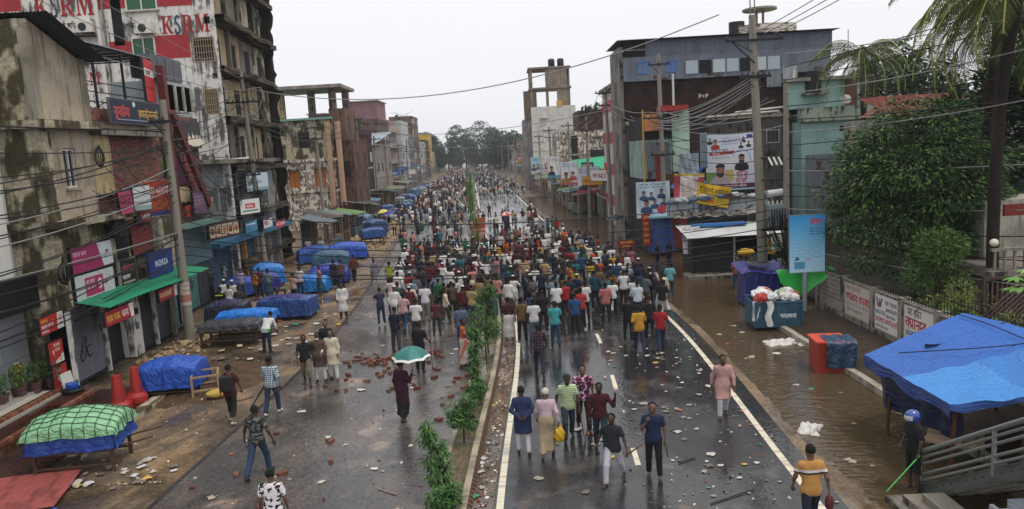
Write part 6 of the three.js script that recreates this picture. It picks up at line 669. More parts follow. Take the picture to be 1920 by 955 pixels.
{ // garden shrubs along the fence
  const r = rng(311); [[14.3, -23.6, 1.5, YG, 'yellow green shrub behind the spiked railing, left of the lattice gate'], [14.6, -21.6, 1.3, YG, 'loose yellow green shrub behind the blue shelter roof'], [15.3, -24.8, 1.9, ['#6d7436', '#57642c', '#7c7f44'], 'dry olive shrub between the mango tree and the lattice gate'], [14.5, -19.0, 1.4, MG, 'bright green shrub at the right edge above the shelter'], [15.9, -27.2, 1.5, DG, 'dark low shrub beneath the mango tree']].forEach(([x, z, h, tn, l], i) => { const C = []; for (let k = 0; k < 10; k++) C.push([(r() - .5) * 1.5, h * (.35 + .65 * r()), (r() - .5) * 1.3, .42, .38, .42]); const t = thing('garden_shrub', l, 'shrub', [x, .1, z]); part(t, 'stems', merge(C.slice(0, 6).map((c) => tube([[0, 0, 0], [c[0] * .5, c[1] * .5, c[2] * .4], [c[0], c[1], c[2]]], .018, 5, 4))), M.bark); part(t, 'crown', leafCloud(C, 170, .17, .022, .0, rng(320 + i), tn), leafM); });
  // papaya: star-shaped leaves on long stalks
  const t = thing('papaya_tree', 'slender papaya tree with hand-shaped leaves above the blue shelter', 'tree', [15.2, 0, -21.0]); part(t, 'trunk', bar([0, 0, 0], [.05, 2.9, 0], .07, 7, .045), M.bark); const L = [], S = []; for (let k = 0; k < 17; k++) { const a = k * 2.4, up = .5 - k * .045, R = .75, b = [.05, 2.5 + .035 * (17 - k), 0], e = [Math.cos(a) * R, 2.7 + up, Math.sin(a) * R]; S.push(tube([b, [e[0] * .5, (b[1] + e[1]) / 2 + .1, e[2] * .5], e], .012, 5, 4)); const P = [], n = 7; for (let i = 0; i < n; i++) { const w = (i / (n - 1) - .5) * 4.2 + a, d = [Math.cos(w), -.35, Math.sin(w)], pr = [-Math.sin(w), 0, Math.cos(w)]; const tip = add(e, d, .36), m1 = add(add(e, d, .17), pr, .065), m2 = add(add(e, d, .17), pr, -.065); P.push(...e, ...m1, ...tip, ...e, ...tip, ...m2); } const g = new THREE.BufferGeometry(); g.setAttribute('position', new THREE.Float32BufferAttribute(P, 3)); g.computeVertexNormals(); L.push(paint(g, ['#6f9a4a', '#5c8a40', '#88ac5c'][k % 3])); } part(t, 'leaf_stalk', merge(S), mat('#8a9a5a', .7)); part(t, 'crown', mergeGeometries(L), leafM);
}
// palms: arching fronds with hanging leaflets
function palm(label, pos, h, lean, nf, len, seed, tones, group) {
  const t = thing('palm_tree', label, 'tree', pos, 0, group), r = rng(seed), top = [lean[0], h, lean[1]]; const tr = tube([[0, 0, 0], [lean[0] * .15 - .15, h * .35, lean[1] * .2], [lean[0] * .5 - .2, h * .7, lean[1] * .6], top], .2, 30, 9); part(t, 'trunk', tr, mat('#4d463f', .95, { map: T.bark })); const tc = tones.map(lin);
  for (let k = 0; k < nf; k++) {
    const a = k * 2.399 + r() * .4, el = .95 - 1.25 * (k / nf) + (r() - .5) * .2, L = len * (.85 + .3 * r()), rc = []; let p = top.slice(), e = el; for (let i = 0; i <= 12; i++) { rc.push(p.slice()); const d = [Math.cos(a) * Math.cos(e), Math.sin(e), Math.sin(a) * Math.cos(e)]; p = add(p, d, L / 12); e -= .155 + .02 * r(); }
    const P = [], C = [], cv = new THREE.CatmullRomCurve3(rc.map((q) => new THREE.Vector3(...q))), N = 52; for (let i = 3; i < N; i++) for (const s of [-1, 1]) { const u = i / N, c = cv.getPoint(u), g = cv.getTangent(u), sd = [-Math.sin(a) * s, 0, Math.cos(a) * s], l = (.95 * Math.sin(Math.PI * (.12 + .85 * u)) + .12) * len * .2, d = nrm([g.x * .55 + sd[0] * .75, g.y * .5 - .62 - .3 * r(), g.z * .55 + sd[2] * .75]), w = .022, b = [c.x, c.y, c.z], m = add(b, d, l * .4), tip = add(add(b, d, l), [0, -.12 * l, 0]), wv = [g.x * w, g.y * w, g.z * w]; P.push(...b, ...add(m, wv), ...tip, ...b, ...tip, ...add(m, wv, -1)); const col = tc[Math.floor(r() * tc.length)], q = .75 + .5 * r(); for (let j = 0; j < 6; j++) C.push(col[0] * q, col[1] * q, col[2] * q); }
    const g = new THREE.BufferGeometry(); g.setAttribute('position', new THREE.Float32BufferAttribute(P, 3)); g.setAttribute('color', new THREE.Float32BufferAttribute(C, 3)); g.computeVertexNormals(); const f = part(t, 'frond', g, leafM); part(f, 'rachis', tube(rc, .028, 12, 4), mat('#8a8a3c', .7));
  }
}
palm('tall coconut palm with arching fronds at the right edge', [16.9, 0, -25.8], 12.2, [.55, 0], 26, 4.6, 401, ['#5d6a2c', '#4a5a26', '#77793a', '#3a4a20']);
palm('second coconut palm with a dark trunk behind the tall one', [19.6, 0, -30.5], 11.8, [.3, .1], 22, 4.4, 402, ['#3f5324', '#33461f', '#55622c']);
palm('coconut palm rising behind the rusty roofed house', [25.2, 0, -52], 12.6, [-.6, 0], 20, 4.2, 403, ['#44582c', '#384a26', '#5c6a38']);
palm('feathery palm left of the other palms in the right background', [29.2, 0, -62], 10.6, [-.3, 0], 18, 3.8, 404, ['#5a6a44', '#4a5c3a', '#6d7a54']);
{ const r = rng(331); [[30, -58, 12, 5, 'broad dark tree filling the right background behind the palms'], [24.5, -36.5, 9.2, 4.6, 'dark leafy tree right of the palm trunk'], [27.5, -36, 13, 4.5, 'tall shadowy tree at the right edge'], [29, -70, 12, 4, 'round tree just right of the teal house roof'], [34, -64, 14, 5, 'high dark tree behind the palm crowns']].forEach(([x, z, h, R, l], i) => { const C = []; for (let k = 0; k < 34; k++) { const e = r() * 1.8 - .8, a = r() * 6.28, s = Math.sqrt(Math.max(0, 1 - Math.min(1, e * e))); C.push([s * Math.cos(a) * R * .8, h * .62 + e * h * .36, s * Math.sin(a) * R * .7, R * .3, R * .24, R * .3]); } tree('background_tree', l, [x, 0, z], C, 330, .5, .12, .2, ['#26401e', '#304c24', '#1e3618', '#3c562c'], [[0, 0, 0], [0, h * .3, 0], [0, h * .55, 0]], .28, 340 + i); }); }
{ const r = rng(351); // trees that close the far end of the street
  [[-33, -330, 15], [-27, -350, 17], [-20, -372, 16], [-24.5, -400, 22], [-9, -372, 20], [-5, -352, 17], [-1, -330, 16], [3, -318, 15], [-40, -380, 18], [-14, -420, 24], [6, -300, 14], [10, -284, 14], [-3, -296, 12], [-30, -450, 10], [-20, -455, 9], [-10, -450, 10], [-37, -430, 11], [0, -440, 11], [14, -210, 15], [17.5, -152, 15], [21, -158, 14]].forEach(([x, z, h], i) => { const C = [], R = h * .34; for (let k = 0; k < 22; k++) { const e = r() * 1.8 - .8, a = r() * 6.28, s = Math.sqrt(Math.max(0, 1 - Math.min(1, e * e))); C.push([s * Math.cos(a) * R * .85, h * (i > 12 && i < 18 ? .42 : .52) + e * h * .42, s * Math.sin(a) * R * .8, R * .36, R * .28, R * .34]); } tree('far_tree', i < 18 ? `${['rounded', 'spreading', 'tall', 'bushy', 'low'][i % 5]} hazy tree closing the far end of the street` : 'tree crown showing behind the right hand far buildings', [x, 0, z], C, 150, 1.1, .4, .1, ['#33502e', '#3d5c36', '#2a4628'], [[0, 0, 0], [0, h * .3, 0], [0, h * .5, 0]], .4, 360 + i, i < 18 ? 'trees closing the street' : 'trees behind the right hand buildings'); }); }
{ // saplings and shrubs planted in the median
  const mx = (z) => xl(z) - 1.07; const S = [[-15.3, 1.6, .2, 'drooping', -.5, 'tall drooping sapling in the median at the bottom of the picture'], [-14.3, .55, .35, 'bush', 0, 'low leafy plant in the median cut by the bottom edge'], [-18.1, 1.15, .42, 'bush', .1, 'small round leafed tree in the median beside its bare trunk'], [-20.9, .6, .26, 'bush', 0, 'short dark shrub in the median behind the round leafed tree'], [-22.0, 2.1, .2, 'drooping', .05, 'tall narrow drooping sapling in the median before the crowd'], [-25.4, 2.1, .62, 'bush', .15, 'bushy young tree in the median against the crowd'], [-26.6, 2.6, .5, 'feather', .2, 'feathery leafed young tree in the median among the front row']];
  for (let k = 0; k < 9; k++) S.push([-52 - k * 11, 3.2 + (k % 3) * .8, .55, k % 2 ? 'drooping' : 'bush', 0, k < 1 ? 'drooping street tree in the median just behind the crowd' : 'slim street tree in the median farther up the road']);
  S.forEach(([z, h, R, kind, dx, l], i) => { const r = rng(500 + i), t = thing('median_plant', l, 'plant', [mx(z) + (i ? 0 : -.1), .14, z], 0, l.includes('farther') ? 'street trees in the far median' : undefined); const C = []; if (kind === 'drooping') for (let k = 0; k < 16; k++) { const u = k / 15; C.push([dx * h * u * .4 + (r() - .5) * .34, h * (.12 + .88 * u), (r() - .5) * .34, R * (1.1 - .6 * u) * (.5 + .5 * r()), R * .6, R * (1.1 - .75 * u) * .75]); } else for (let k = 0; k < 14; k++) { const a = r() * 6.28, q = R * .65 * Math.sqrt(r()); C.push([Math.cos(a) * q, h * (.42 + .5 * r()), Math.sin(a) * q, R * .4, R * .34, R * .4]); } part(t, 'trunk', merge([tube([[0, -.1, 0], [dx * .1, h * .4, 0], [dx * h * .35, h * .92, 0]], .022 + h * .004, 8, 5), ...C.slice(0, 6).map((c) => tube([[0, h * .35, 0], [c[0] * .5, (c[1] + h * .35) / 2, c[2] * .5], [c[0], c[1], c[2]]], .009, 5, 4))]), M.bark); part(t, 'crown', leafCloud(C, kind === 'drooping' ? 60 : 120, kind === 'drooping' ? .2 : .13, kind === 'drooping' ? .024 : .022, kind === 'drooping' ? .85 : .3, r, i > 6 ? ['#4f7a2c', '#6a8a34', '#3f6a28'] : MG), leafM); });
  const r = rng(601), P = []; for (let k = 0; k < 900; k++) { const z = -12.5 - Math.pow(r(), 1.6) * 30, x = xl(z) - 1.3 + r() * .48; if (N2(x, z, 7, 603) < .47) continue; for (let j = 0; j < 3; j++) { const a = r() * 6.28, h = .05 + r() * .1; P.push(x, .13, z, x + .012 * Math.cos(a + 1.5), .13, z + .012 * Math.sin(a + 1.5), x + Math.cos(a) * h * .5, .13 + h, z + Math.sin(a) * h * .5); } } const g = new THREE.BufferGeometry(); g.setAttribute('position', new THREE.Float32BufferAttribute(P, 3)); g.computeVertexNormals(); const o = solo('grass', 'short weeds and grass growing in the median soil', 'grass', g, mat('#566a2c', .8, { side: 2 })); o.userData.kind = 'stuff'; }
// ---------- utility poles and cables ----------
function insulators(n, x0, x1, y, z) { return merge(Array.from({ length: n }, (_, i) => { const x = lerp(x0, x1, n > 1 ? i / (n - 1) : 0); return new THREE.LatheGeometry([[0, 0], [.03, 0], [.07, .04], [.03, .06], [.06, .1], [.025, .12], [.045, .16], [0, .18]].map((p) => new THREE.Vector2(...p)), 8).translate(x, y, z); })); }
function pole(label, x, z, h, o = {}) {
  const p = thing('utility_pole', label, 'pole', [x, -.2, z], o.ry || 0, o.group); part(p, 'shaft', bar([0, 0, 0], [o.lx || 0, h + .2, o.lz || 0], o.r || .19, 10, (o.r || .19) * .62), M.pole); const L = (y) => (o.lx || 0) * y / h;
  for (const [y, w, n, rot] of o.arms || [[h - .3, 1.8, 4], [h - 1.3, 1.4, 3]]) { const a = part(p, 'crossarm', box(-w / 2, w / 2, y - .05, y + .05, -.05, .05).translate(L(y), 0, .16), M.iron); part(a, 'insulator', insulators(n, -w / 2 + .1 + L(y), w / 2 - .1 + L(y), y + .05, .16), M.porcelain); part(a, 'brace', bar([L(y) - w * .35, y - .05, .16], [L(y), y - .55, .12], .02, 5), M.iron); }
  return p;
}
{ const p = pole('concrete pole with old bills pasted on its foot before the green awning', -14.15, -31.7, 10.3, { r: .22, lx: 0, arms: [[9.6, 1.2, 3]] }); part(p, 'pasted_bills', new THREE.CylinderGeometry(.217, .222, 1.0, 14, 1, true).translate(0, 2.3, 0), printM(128, 64, (c, w, h) => { fill(c, w, h, '#b5aea4'); c.fillStyle = '#9c6a5a'; c.fillRect(0, 34, w, 20); lines(c, 4, 6, 120, 2, 8, '#7a4a48'); }));
  const q = pole('cable-laden concrete pole with stacked insulators before the weathered block', -16.2, -48.6, 13.4, { lx: -.35, arms: [[13.1, 2.2, 2], [11.6, 2.2, 7], [7.8, 1.0, 4], [7.0, 1.0, 4]] }); part(q, 'strut', bar([-.3, 12.2, .1], [.8, 13.1, .1], .04, 5), M.iron); part(q, 'jumper_cable', merge([-1, 1].flatMap((s) => [tube([[-.3, 12.3, .2], [s * 1.2 - .3, 12.4, .25], [s * 1.3 - .3, 11.7, .25]], .02, 10, 4), tube([[s * 1.2 - .3, 11.7, .25], [s * .9 - .3, 11.0, .3], [-.3, 10.7, .2]], .025, 10, 4)])), mat('#a9a8a4', .5)); const r = rng(11), L = []; for (let k = 0; k < 26; k++) L.push(tube([[-.1 + (r() - .5) * .3, 4.3 + r() * 2.4, .1], [(r() - .5) * 1.2, 3.6 + r() * 2, .3 * r()], [(r() - .5) * .5, 3.2 + r() * 2, .25]], .02, 8, 4)); part(q, 'cable_tangle', merge(L), M.wire); for (let k = 0; k < 6; k++) part(q, 'junction_box', box(-.3 + .1 * (k % 2), .1 + .12 * (k % 3), 3.4 + k * .45, 3.75 + k * .45, .12, .35), M.iron); }
const LP = [[-17.4, -70, 11], [-17.2, -88, 12.5], [-18.2, -104, 10.5], [-19.4, -122, 10.5], [-20, -140, 10], [-21.2, -160, 10], [-22.2, -182, 10], [-23.6, -206, 10], [-25, -232, 10], [-26.5, -262, 10]], RP = [[8.6, -63, 12.2], [8.4, -78, 10.5], [7.6, -92, 10.5], [6.4, -108, 10.5], [5.6, -126, 10], [4.6, -146, 10], [3.4, -170, 10], [2.0, -196, 10], [.6, -226, 10], [-1.5, -262, 10]];
LP.forEach(([x, z, h], i) => pole(i ? 'concrete utility pole along the left kerb farther up the street' : 'first concrete pole beyond the weathered block on the left', x, z, h, { group: i ? 'far poles on the left kerb' : undefined, lx: (i % 3 - 1) * .12 })); RP.forEach(([x, z, h], i) => pole(i ? 'concrete utility pole along the flooded right kerb' : 'concrete pole before the striped red and white building', x, z, h, { group: i ? 'far poles on the right kerb' : undefined, lx: (i % 3 - 1) * .12 }));
pole('tall slightly leaning concrete pole before the patchwork shop', 10.35, -49.5, 13.1, { lx: -.2, arms: [[9.2, 2.4, 6], [6.8, 1.6, 3], [12.6, 1.4, 3]] });
{ // twin poles with a transformer
  const a = pole('tall concrete pole with a steel bracket arm, left of the transformer pair', 11.75, -34.4, 12.8, { lx: -.45, r: .24, arms: [[11.9, 2.6, 2], [10.3, 1.4, 6]] }); part(a, 'bracket_brace', bar([-.4, 10.9, .15], [-1.4, 11.85, .15], .035, 5), M.iron); part(a, 'lightning_rod', merge([bar([-.52, 12.5, 0], [-.55, 14.6, 0], .03, 5), bar([-.3, 12.5, 0], [-.38, 14.6, 0], .03, 5)]), M.steel);
  pole('perforated concrete pole right of the transformer', 12.65, -34.0, 9.7, { r: .17, arms: [] }); const t = thing('pole_transformer', 'grey finned transformer mounted between the twin poles', 'transformer', [12.15, 3.05, -34.1]); part(t, 'tank', box(-.38, .42, .2, 1.25, -.3, .3), mat('#7d898e', .55)); for (let k = 0; k < 7; k++) part(t, 'cooling_fin', box(-.36 + k * .12, -.33 + k * .12, .3, 1.1, .3, .46), mat('#707c82', .55)); part(t, 'bushing', insulators(4, -.28, .32, 1.25, 0), mat('#d0cdc4', .3)); part(t, 'conservator', bar([-.3, 1.75, -.1], [.4, 1.8, -.1], .16, 12), mat('#cfd2d2', .5)); part(t, 'platform', merge([box(-.7, .75, .08, .18, -.35, -.22), box(-.7, .75, .08, .18, .22, .35)]), M.iron); part(t, 'cross_bar', merge([bar([-.6, 3.4, .0], [.6, 3.4, .05], .05, 6), bar([-.6, 2.4, .0], [.6, 2.4, .05], .04, 6)]), M.iron); part(t, 'insulator_row', merge([0, 1, 2].map((k) => bar([-.3 + k * .22, 3.4, .1], [-.2 + k * .22, 3.05, .3], .05, 6))), mat('#d5d3cb', .4));
  const r = rng(17), L = []; for (let k = 0; k < 18; k++) L.push(tube([[(r() - .5) * .8, 1.2, .2], [(r() - .5) * 1.4, .2 + r() * .6, .5], [.5 + (r() - .5) * .3, -1.8 + r(), .25]], .02, 8, 4)); part(t, 'cable_tangle', merge(L), M.wire); }
function wire(a, b, sag, group, label, rr = .014, m = M.wire) { const p = []; for (let i = 0; i <= 12; i++) { const t = i / 12; p.push([lerp(a[0], b[0], t), lerp(a[1], b[1], t) - sag * 4 * t * (1 - t), lerp(a[2], b[2], t)]); } solo('overhead_cable', label, 'cable', tube(p, rr * 1.35, 22, 4), m, [0, 0, 0], 0, group); }
{ const r = rng(23), grey = mat('#8a8a88', .5), G = ['cables along the left kerb', 'black overhead cable strung pole to pole along the left kerb'], H = ['cables along the right kerb', 'overhead cable strung pole to pole along the right kerb'];
  const lp = [[-14.15, -31.7, 9.8], [-16.5, -48.6, 11.8], ...LP.map(([x, z, h]) => [x, z, h - .4])], rpp = [[12, -34, 10.2], [10.2, -49.5, 9.4], ...RP.map(([x, z, h]) => [x, z, h - .6])]; const run = (pp, g, m) => { for (let i = 0; i < pp.length - 1 && i < 8; i++) for (let k = 0; k < (i < 3 ? 6 : 3); k++) { const o = (k - 2.5) * .3; wire([pp[i][0] + o, pp[i][2] - (k % 3) * .55 - (i < 2 && k > 2 ? 1.2 : 0), pp[i][1]], [pp[i + 1][0] + o, pp[i + 1][2] - (k % 3) * .55, pp[i + 1][1]], .35 + r() * .3, g[0], g[1], .015 + .006 * (i > 3), m); } }; run(lp, G, M.wire); run(rpp, H, grey);
  // bundles that leave the left pole toward the viewer's left, at many heights
  for (let k = 0; k < 22; k++) { const y0 = 3.6 + r() * 5.6; wire([-14.1, y0, -31.7], [-14.2 - r() * 2, y0 + (r() - .5) * 2.2 - .6, -11 - r() * 6], .15 + r() * .7, 'cables fanning out from the left pole', 'dark cable fanning from the billed pole toward the left edge', .012 + r() * .008, r() < .2 ? grey : M.wire); }
  for (let k = 0; k < 14; k++) { const y0 = 4.2 + r() * 5; wire([-14.15, y0, -31.8], [-16.2, 3.6 + r() * 6.5, -48.6], .3 + r() * .6, 'cables between the two nearest left poles', 'slack cable between the two nearest left poles', .014); }
  for (let k = 0; k < 10; k++) wire([-15.0, 4.8 + r() * 4, -27 - r() * 6], [-14.2, 4 + r() * 5, -31.7], .2 + r() * .5, 'house cables of the old concrete building', 'thin cable from the old concrete building to the billed pole', .01);
  for (let k = 0; k < 3; k++) wire([-16, 16 - k * 1.6, -20 + k], [-16.6, 12.9 - k * .5, -48.5], .3, 'high cables over the restaurant roof', 'high cable passing over the restaurant roof terrace', .014, grey);
  // lines that cross the street low in front of the crowd
  [[4.9, 4.15, 1.0], [4.5, 3.75, 1.0], [4.15, 3.35, .95], [3.75, 3.0, 1.0], [3.3, 2.55, .95], [5.6, 4.7, .9], [2.95, 2.3, .8]].forEach(([a, b, s], k) => wire([-14.2, a, -31.7 - k * .1], [12.5, b, -33.8], s, 'cables crossing the street low before the crowd', `dark cable crossing the street before the crowd, ${['second highest', 'third highest', 'middle', 'third lowest', 'second lowest', 'highest', 'lowest'][k]} of seven`, .016));
  [[10.6, 6.9, -95, 10.5, -60, 1.0], [12.4, 12.0, -49, 13.0, -35, 2.0], [9.5, 8.6, -150, 9, -120, 1]].forEach(([a, b, z0, h2, z1, s]) => wire([-16.8, a, z0], [10, h2, z1], s, 'cables spanning the street high up', 'thin cable spanning high across the street against the sky', .02, grey));
  // from the transformer poles toward the right of the picture
  for (let k = 0; k < 16; k++) { const y = 2.2 + k * .62; wire([12.6, y * .93 + .3, -34], [20 + (k % 4) * 1.2, y * 1.08 + (k % 5) * .35, -16 - (k % 3) * 2], .25 + r() * .5, 'cables running right from the transformer poles', `${k ? ['', 'second', 'third', 'fourth', 'fifth', 'sixth', 'seventh', 'eighth', 'ninth', 'tenth', 'eleventh', 'twelfth', 'thirteenth', 'fourteenth', 'fifteenth', 'sixteenth'][k] + ' lowest' : 'lowest'} of the cables running right from the transformer poles`, .015, k % 3 ? M.wire : grey); }
  for (let k = 0; k < 3; k++) wire([11.3 + k * .5, 11.95, -34.3], [15 + k * 1.4, 16.2 + k * .3, -9], .5, 'high lines toward the upper right', 'high grey line rising to the upper right corner', .016, grey);
  for (let k = 0; k < 5; k++) wire([11.6, 10.2 - k * .1, -34.3], [10.3 - .1 * k, 8.9 - k * .12, -49.4], .3 + .12 * k, 'slack lines at the transformer poles', 'slack grey line from the transformer pole to the leaning pole', .022, grey);
  for (let k = 0; k < 6; k++) wire([10.4, 5.2 + k * .55, -49.4], [12.0, 4.6 + k * .6, -34.3], .5, 'house cables on the right', 'dark cable between the right hand poles', .015); }
// ---------- carts, tarpaulins, barriers ----------
const woodD = mat('#8a7d72', .9, { map: T.wood });
const tarpM = (c) => mat(c, .42, { bumpMap: T.cloth, bumpScale: .05, side: 2, clearcoat: .15 });
// cloth thrown over a load: domed top, skirt down to y0, folds in the skirt
const drapeF = (w, d, y0, y1, seed, bulge = .12, sk = .07) => (s, t) => { const a = (s - .5) * 2, b = (t - .5) * 2, e = Math.max(Math.abs(a), Math.abs(b)), ea = Math.sign(a) * Math.min(1, Math.abs(a) / .72), eb = Math.sign(b) * Math.min(1, Math.abs(b) / .72), k = sst(.66, 1, e), n = vn(s * 9, t * 9, 99, 99, seed), f = Math.sin((Math.abs(a) > Math.abs(b) ? b * 14 : a * 17) + seed + n * 3); const top = y1 + bulge * (1 - .62 * (ea * ea + eb * eb) * .8) + .07 * (n - .5) + .03 * (vn(s * 24, t * 24, 99, 99, seed + 5) - .5); const drop = Math.max(0, (e - .7) / .3); return [ea * w / 2 * (1 + sk * drop * (.6 + .6 * f)), lerp(top - .1 * k, y0 + .05 * n, drop), eb * d / 2 * (1 + sk * drop * (.6 + .6 * f))]; };
const drape = (...a) => grid(56, 40, drapeF(...a), 3);
function cart(label, x, z, ryaw, w, d, o) {
  const c = thing('cart', label, 'cart', [x, o.y || 0, z], ryaw, o.group), wd = woodD, h = o.h || .62; part(c, 'deck', box(-w / 2, w / 2, h - .05, h + .03, -d / 2, d / 2), wd); for (const [a, b] of [[-1, -1], [1, -1], [-1, 1], [1, 1]]) part(c, 'leg', beam([a * (w / 2 - .06), .0, b * (d / 2 - .06)], [a * (w / 2 - .06), h, b * (d / 2 - .06)], .08), wd); for (const b of [-1, 1]) part(c, 'rail', beam([-w / 2, h * .35, b * (d / 2 - .06)], [w / 2, h * .35, b * (d / 2 - .06)], .05), wd);
  if (o.wheels) for (const s of [-1, 1]) { const wl = part(c, 'wheel', new THREE.TorusGeometry(.3, .03, 6, 22).rotateY(Math.PI / 2).translate(s * (w / 2 + .02), .32, .1), M.black); part(wl, 'spoke', merge(Array.from({ length: 8 }, (_, k) => bar([s * (w / 2 + .02), .32, .1], [s * (w / 2 + .02), .32 + .29 * Math.sin(k * .785), .1 + .29 * Math.cos(k * .785)], .008, 4))), M.steel); }
  part(c, 'tarpaulin', drape(w + .1, d + .1, o.y0 ?? .45, o.y1 || 1.1, o.seed || 1, o.bulge ?? .15), tarpM(o.c)); if (o.c2) part(c, 'upper_tarpaulin', drape(w * (o.k2 || .9), d * (o.k2 || .9), o.y02 ?? .8, (o.y1 || 1.1) + .06, (o.seed || 1) + 9, o.bulge ?? .15, .03), tarpM(o.c2));
  if (o.handles) for (const b of [-1, 1]) part(c, 'handle', bar([w / 2 - .1, h - .05, b * d * .3], [w / 2 + .85, h + .1, b * d * .3 - .1], .025, 5), wd); return c;
}
{ const c = cart('cart covered with a green net sheet over blue tarpaulin, lower left', -11.25, -18.35, .12, 1.95, 1.25, { c: '#1d4a9c', y0: .6, y1: 1.05, bulge: .4, seed: 3, handles: 1, h: .6 }); // green sheet above the blue, and a rope net over both
  const G = (o, y) => { const f = drapeF(2.2, 1.5, y, 1.1, 3, .46, .05); return (s, t) => { const p = f(s, t); return [p[0] * (1 + o), p[1] + o, p[2] * (1 + o)]; }; }; part(c, 'green_sheet', grid(56, 40, G(0, .98), 3), tarpM('#86ba8e')); const L = [], F = G(.014, .98); for (let k = 1; k < 9; k++) { const P = [], Q = []; for (let i = 0; i <= 24; i++) { P.push(F(.12 + k * .085, i / 24)); Q.push(F(i / 24, .1 + k * .09)); } L.push(tube(P, .009, 48, 4), tube(Q, .009, 48, 4)); } part(c, 'rope_net', merge(L), mat('#1f3a24', .8)); }
{ const c = cart('cart heaped under crumpled royal blue tarpaulin beside a wooden frame', -11.55, -24.3, .1, 1.75, 1.3, { c: '#1f4fb0', y0: .3, y1: .95, bulge: .25, seed: 7, h: .55, wheels: 1 }); const b = thing('wooden_rack', 'bare wooden rack standing beside the blue covered cart', 'rack', [-10.35, 0, -23.95], .35); for (const [a, e] of [[-.4, -.45], [.4, -.45], [-.4, .45], [.4, .45]]) part(b, 'post', beam([a, 0, e], [a, .72, e], .07), M.wood); for (const y of [.25, .7]) for (const [p, q] of [[[-.4, y, -.45], [.4, y, -.45]], [[-.4, y, .45], [.4, y, .45]], [[-.4, y, -.45], [-.4, y, .45]], [[.4, y, -.45], [.4, y, .45]]]) part(b, 'rail', beam(p, q, .055), M.wood); solo('yellow_sack', 'yellow sack lying beside the bare wooden rack', 'sack', new THREE.SphereGeometry(.3, 16, 10).scale(1.5, .5, .8), mat('#b89a4c', .85, { bumpMap: T.cloth, bumpScale: .04 }), [-9.75, .14, -23.5], .5); }
cart('long low cart under quilted black tarpaulin, with a stooping man beside it', -12.0, -31.0, .03, 2.4, 1.2, { c: '#3b3d44', y0: .62, y1: .86, bulge: .12, seed: 11, h: .62 }); cart('cart under bright sky blue tarpaulin behind the black one', -11.8, -32.3, .03, 2.3, 1.1, { c: '#1b7ad6', y0: .7, y1: 1.0, bulge: .16, seed: 12, h: .62 });
cart('stall wrapped in dark navy tarpaulin beside the billed pole', -13.5, -34.6, .1, 1.7, 1.2, { c: '#232a3c', c2: '#33285e', k2: .7, y02: .9, y0: .1, y1: 1.0, bulge: .15, seed: 13 }); cart('stall wrapped in purple and blue tarpaulin behind the sky blue cart', -11.0, -35.6, -.1, 2.4, 1.3, { c: '#2a4a86', c2: '#2f2a72', k2: .75, y02: .8, y0: .15, y1: .95, bulge: .1, seed: 14 });
[['sky blue tarpaulin stall beside the salmon shirted man', -11.55, -42.4, 1.8, '#1d78c4', .8], ['violet blue tarpaulin stall behind the sky blue one', -11.2, -45.2, 2.2, '#2b3fa0', 1.0], ['dark green blue tarpaulin stall farther up the verge', -12.6, -51.5, 2.4, '#2c5a72', 1.1], ['bright blue tarpaulin stall behind the dark green one', -12.3, -55.6, 2.6, '#1f55b8', 1.2], ['blue tarpaulin stall left of the bright blue one', -14.6, -55, 2.4, '#1f4a9a', 1.1], ['pale blue peaked tarpaulin stall by the cable-laden pole', -15.2, -45.8, 1.7, '#2b7cc8', 1.3], ['purple tarpaulin stall below the pale blue one', -14.9, -44.0, 1.5, '#2d2f86', .9], ['blue tarpaulin heap at the foot of the cable-laden pole', -15.6, -42.4, 1.8, '#24489c', .9]].forEach(([l, x, z, w, c, h], i) => cart(l, x, z, .1 * i, w, 1.3, { c, y0: .12, y1: h * .72, bulge: .5, seed: 20 + i }));
cart('corner of a low blue tarpaulin heap at the lower left edge', -10.75, -14.6, .3, 1.5, 1.0, { c: '#1f4fb0', y0: .02, y1: .3, bulge: .1, seed: 17, h: .22 });
{ const r = rng(29), cl = ['#24508f', '#2f4a7c', '#50708c', '#7d858a', '#26365c']; for (let k = 0; k < 20; k++) { const z = -64 - k * 5.4, q = k % 5; cart(`${['royal blue', 'dull blue', 'grey blue', 'grey', 'dark navy'][q]} tarpaulin covered stall in the long row on the left verge`, xl(z) - 9.3 - r() * 2.6, z, r() * 3, 1.5 + r() * .9, 1.1 + r() * .4, { c: cl[q], y0: .5 + r() * .5, y1: 1.1 + r() * .6, bulge: .35 * r() + .1, seed: 40 + k, group: 'covered stalls on the left verge' }); } }
{ // red traffic barriers: tapered four-sided towers on broad bases
  const g = (() => { const L = []; const f = (a, b, y0, y1) => new THREE.CylinderGeometry(b * .7071, a * .7071, y1 - y0, 4).rotateY(Math.PI / 4).translate(0, (y0 + y1) / 2, 0); L.push(f(.62, .6, 0, .18), f(.6, .42, .18, .3), f(.36, .2, .3, 1.12)); return L; })(); const c = thing('traffic_barrier', 'red plastic traffic barrier, nearer of the pair by the terrace', 'barrier', [-12.45, .08, -22.45], .15), m = mat('#b02a22', .5, { map: T.clean }); part(c, 'base', merge([g[0], g[1]]), m); part(c, 'tower', g[2], m); copy(c, [-12.35, .08, -23.35], .5, 'red plastic traffic barrier, farther of the pair by the terrace'); }
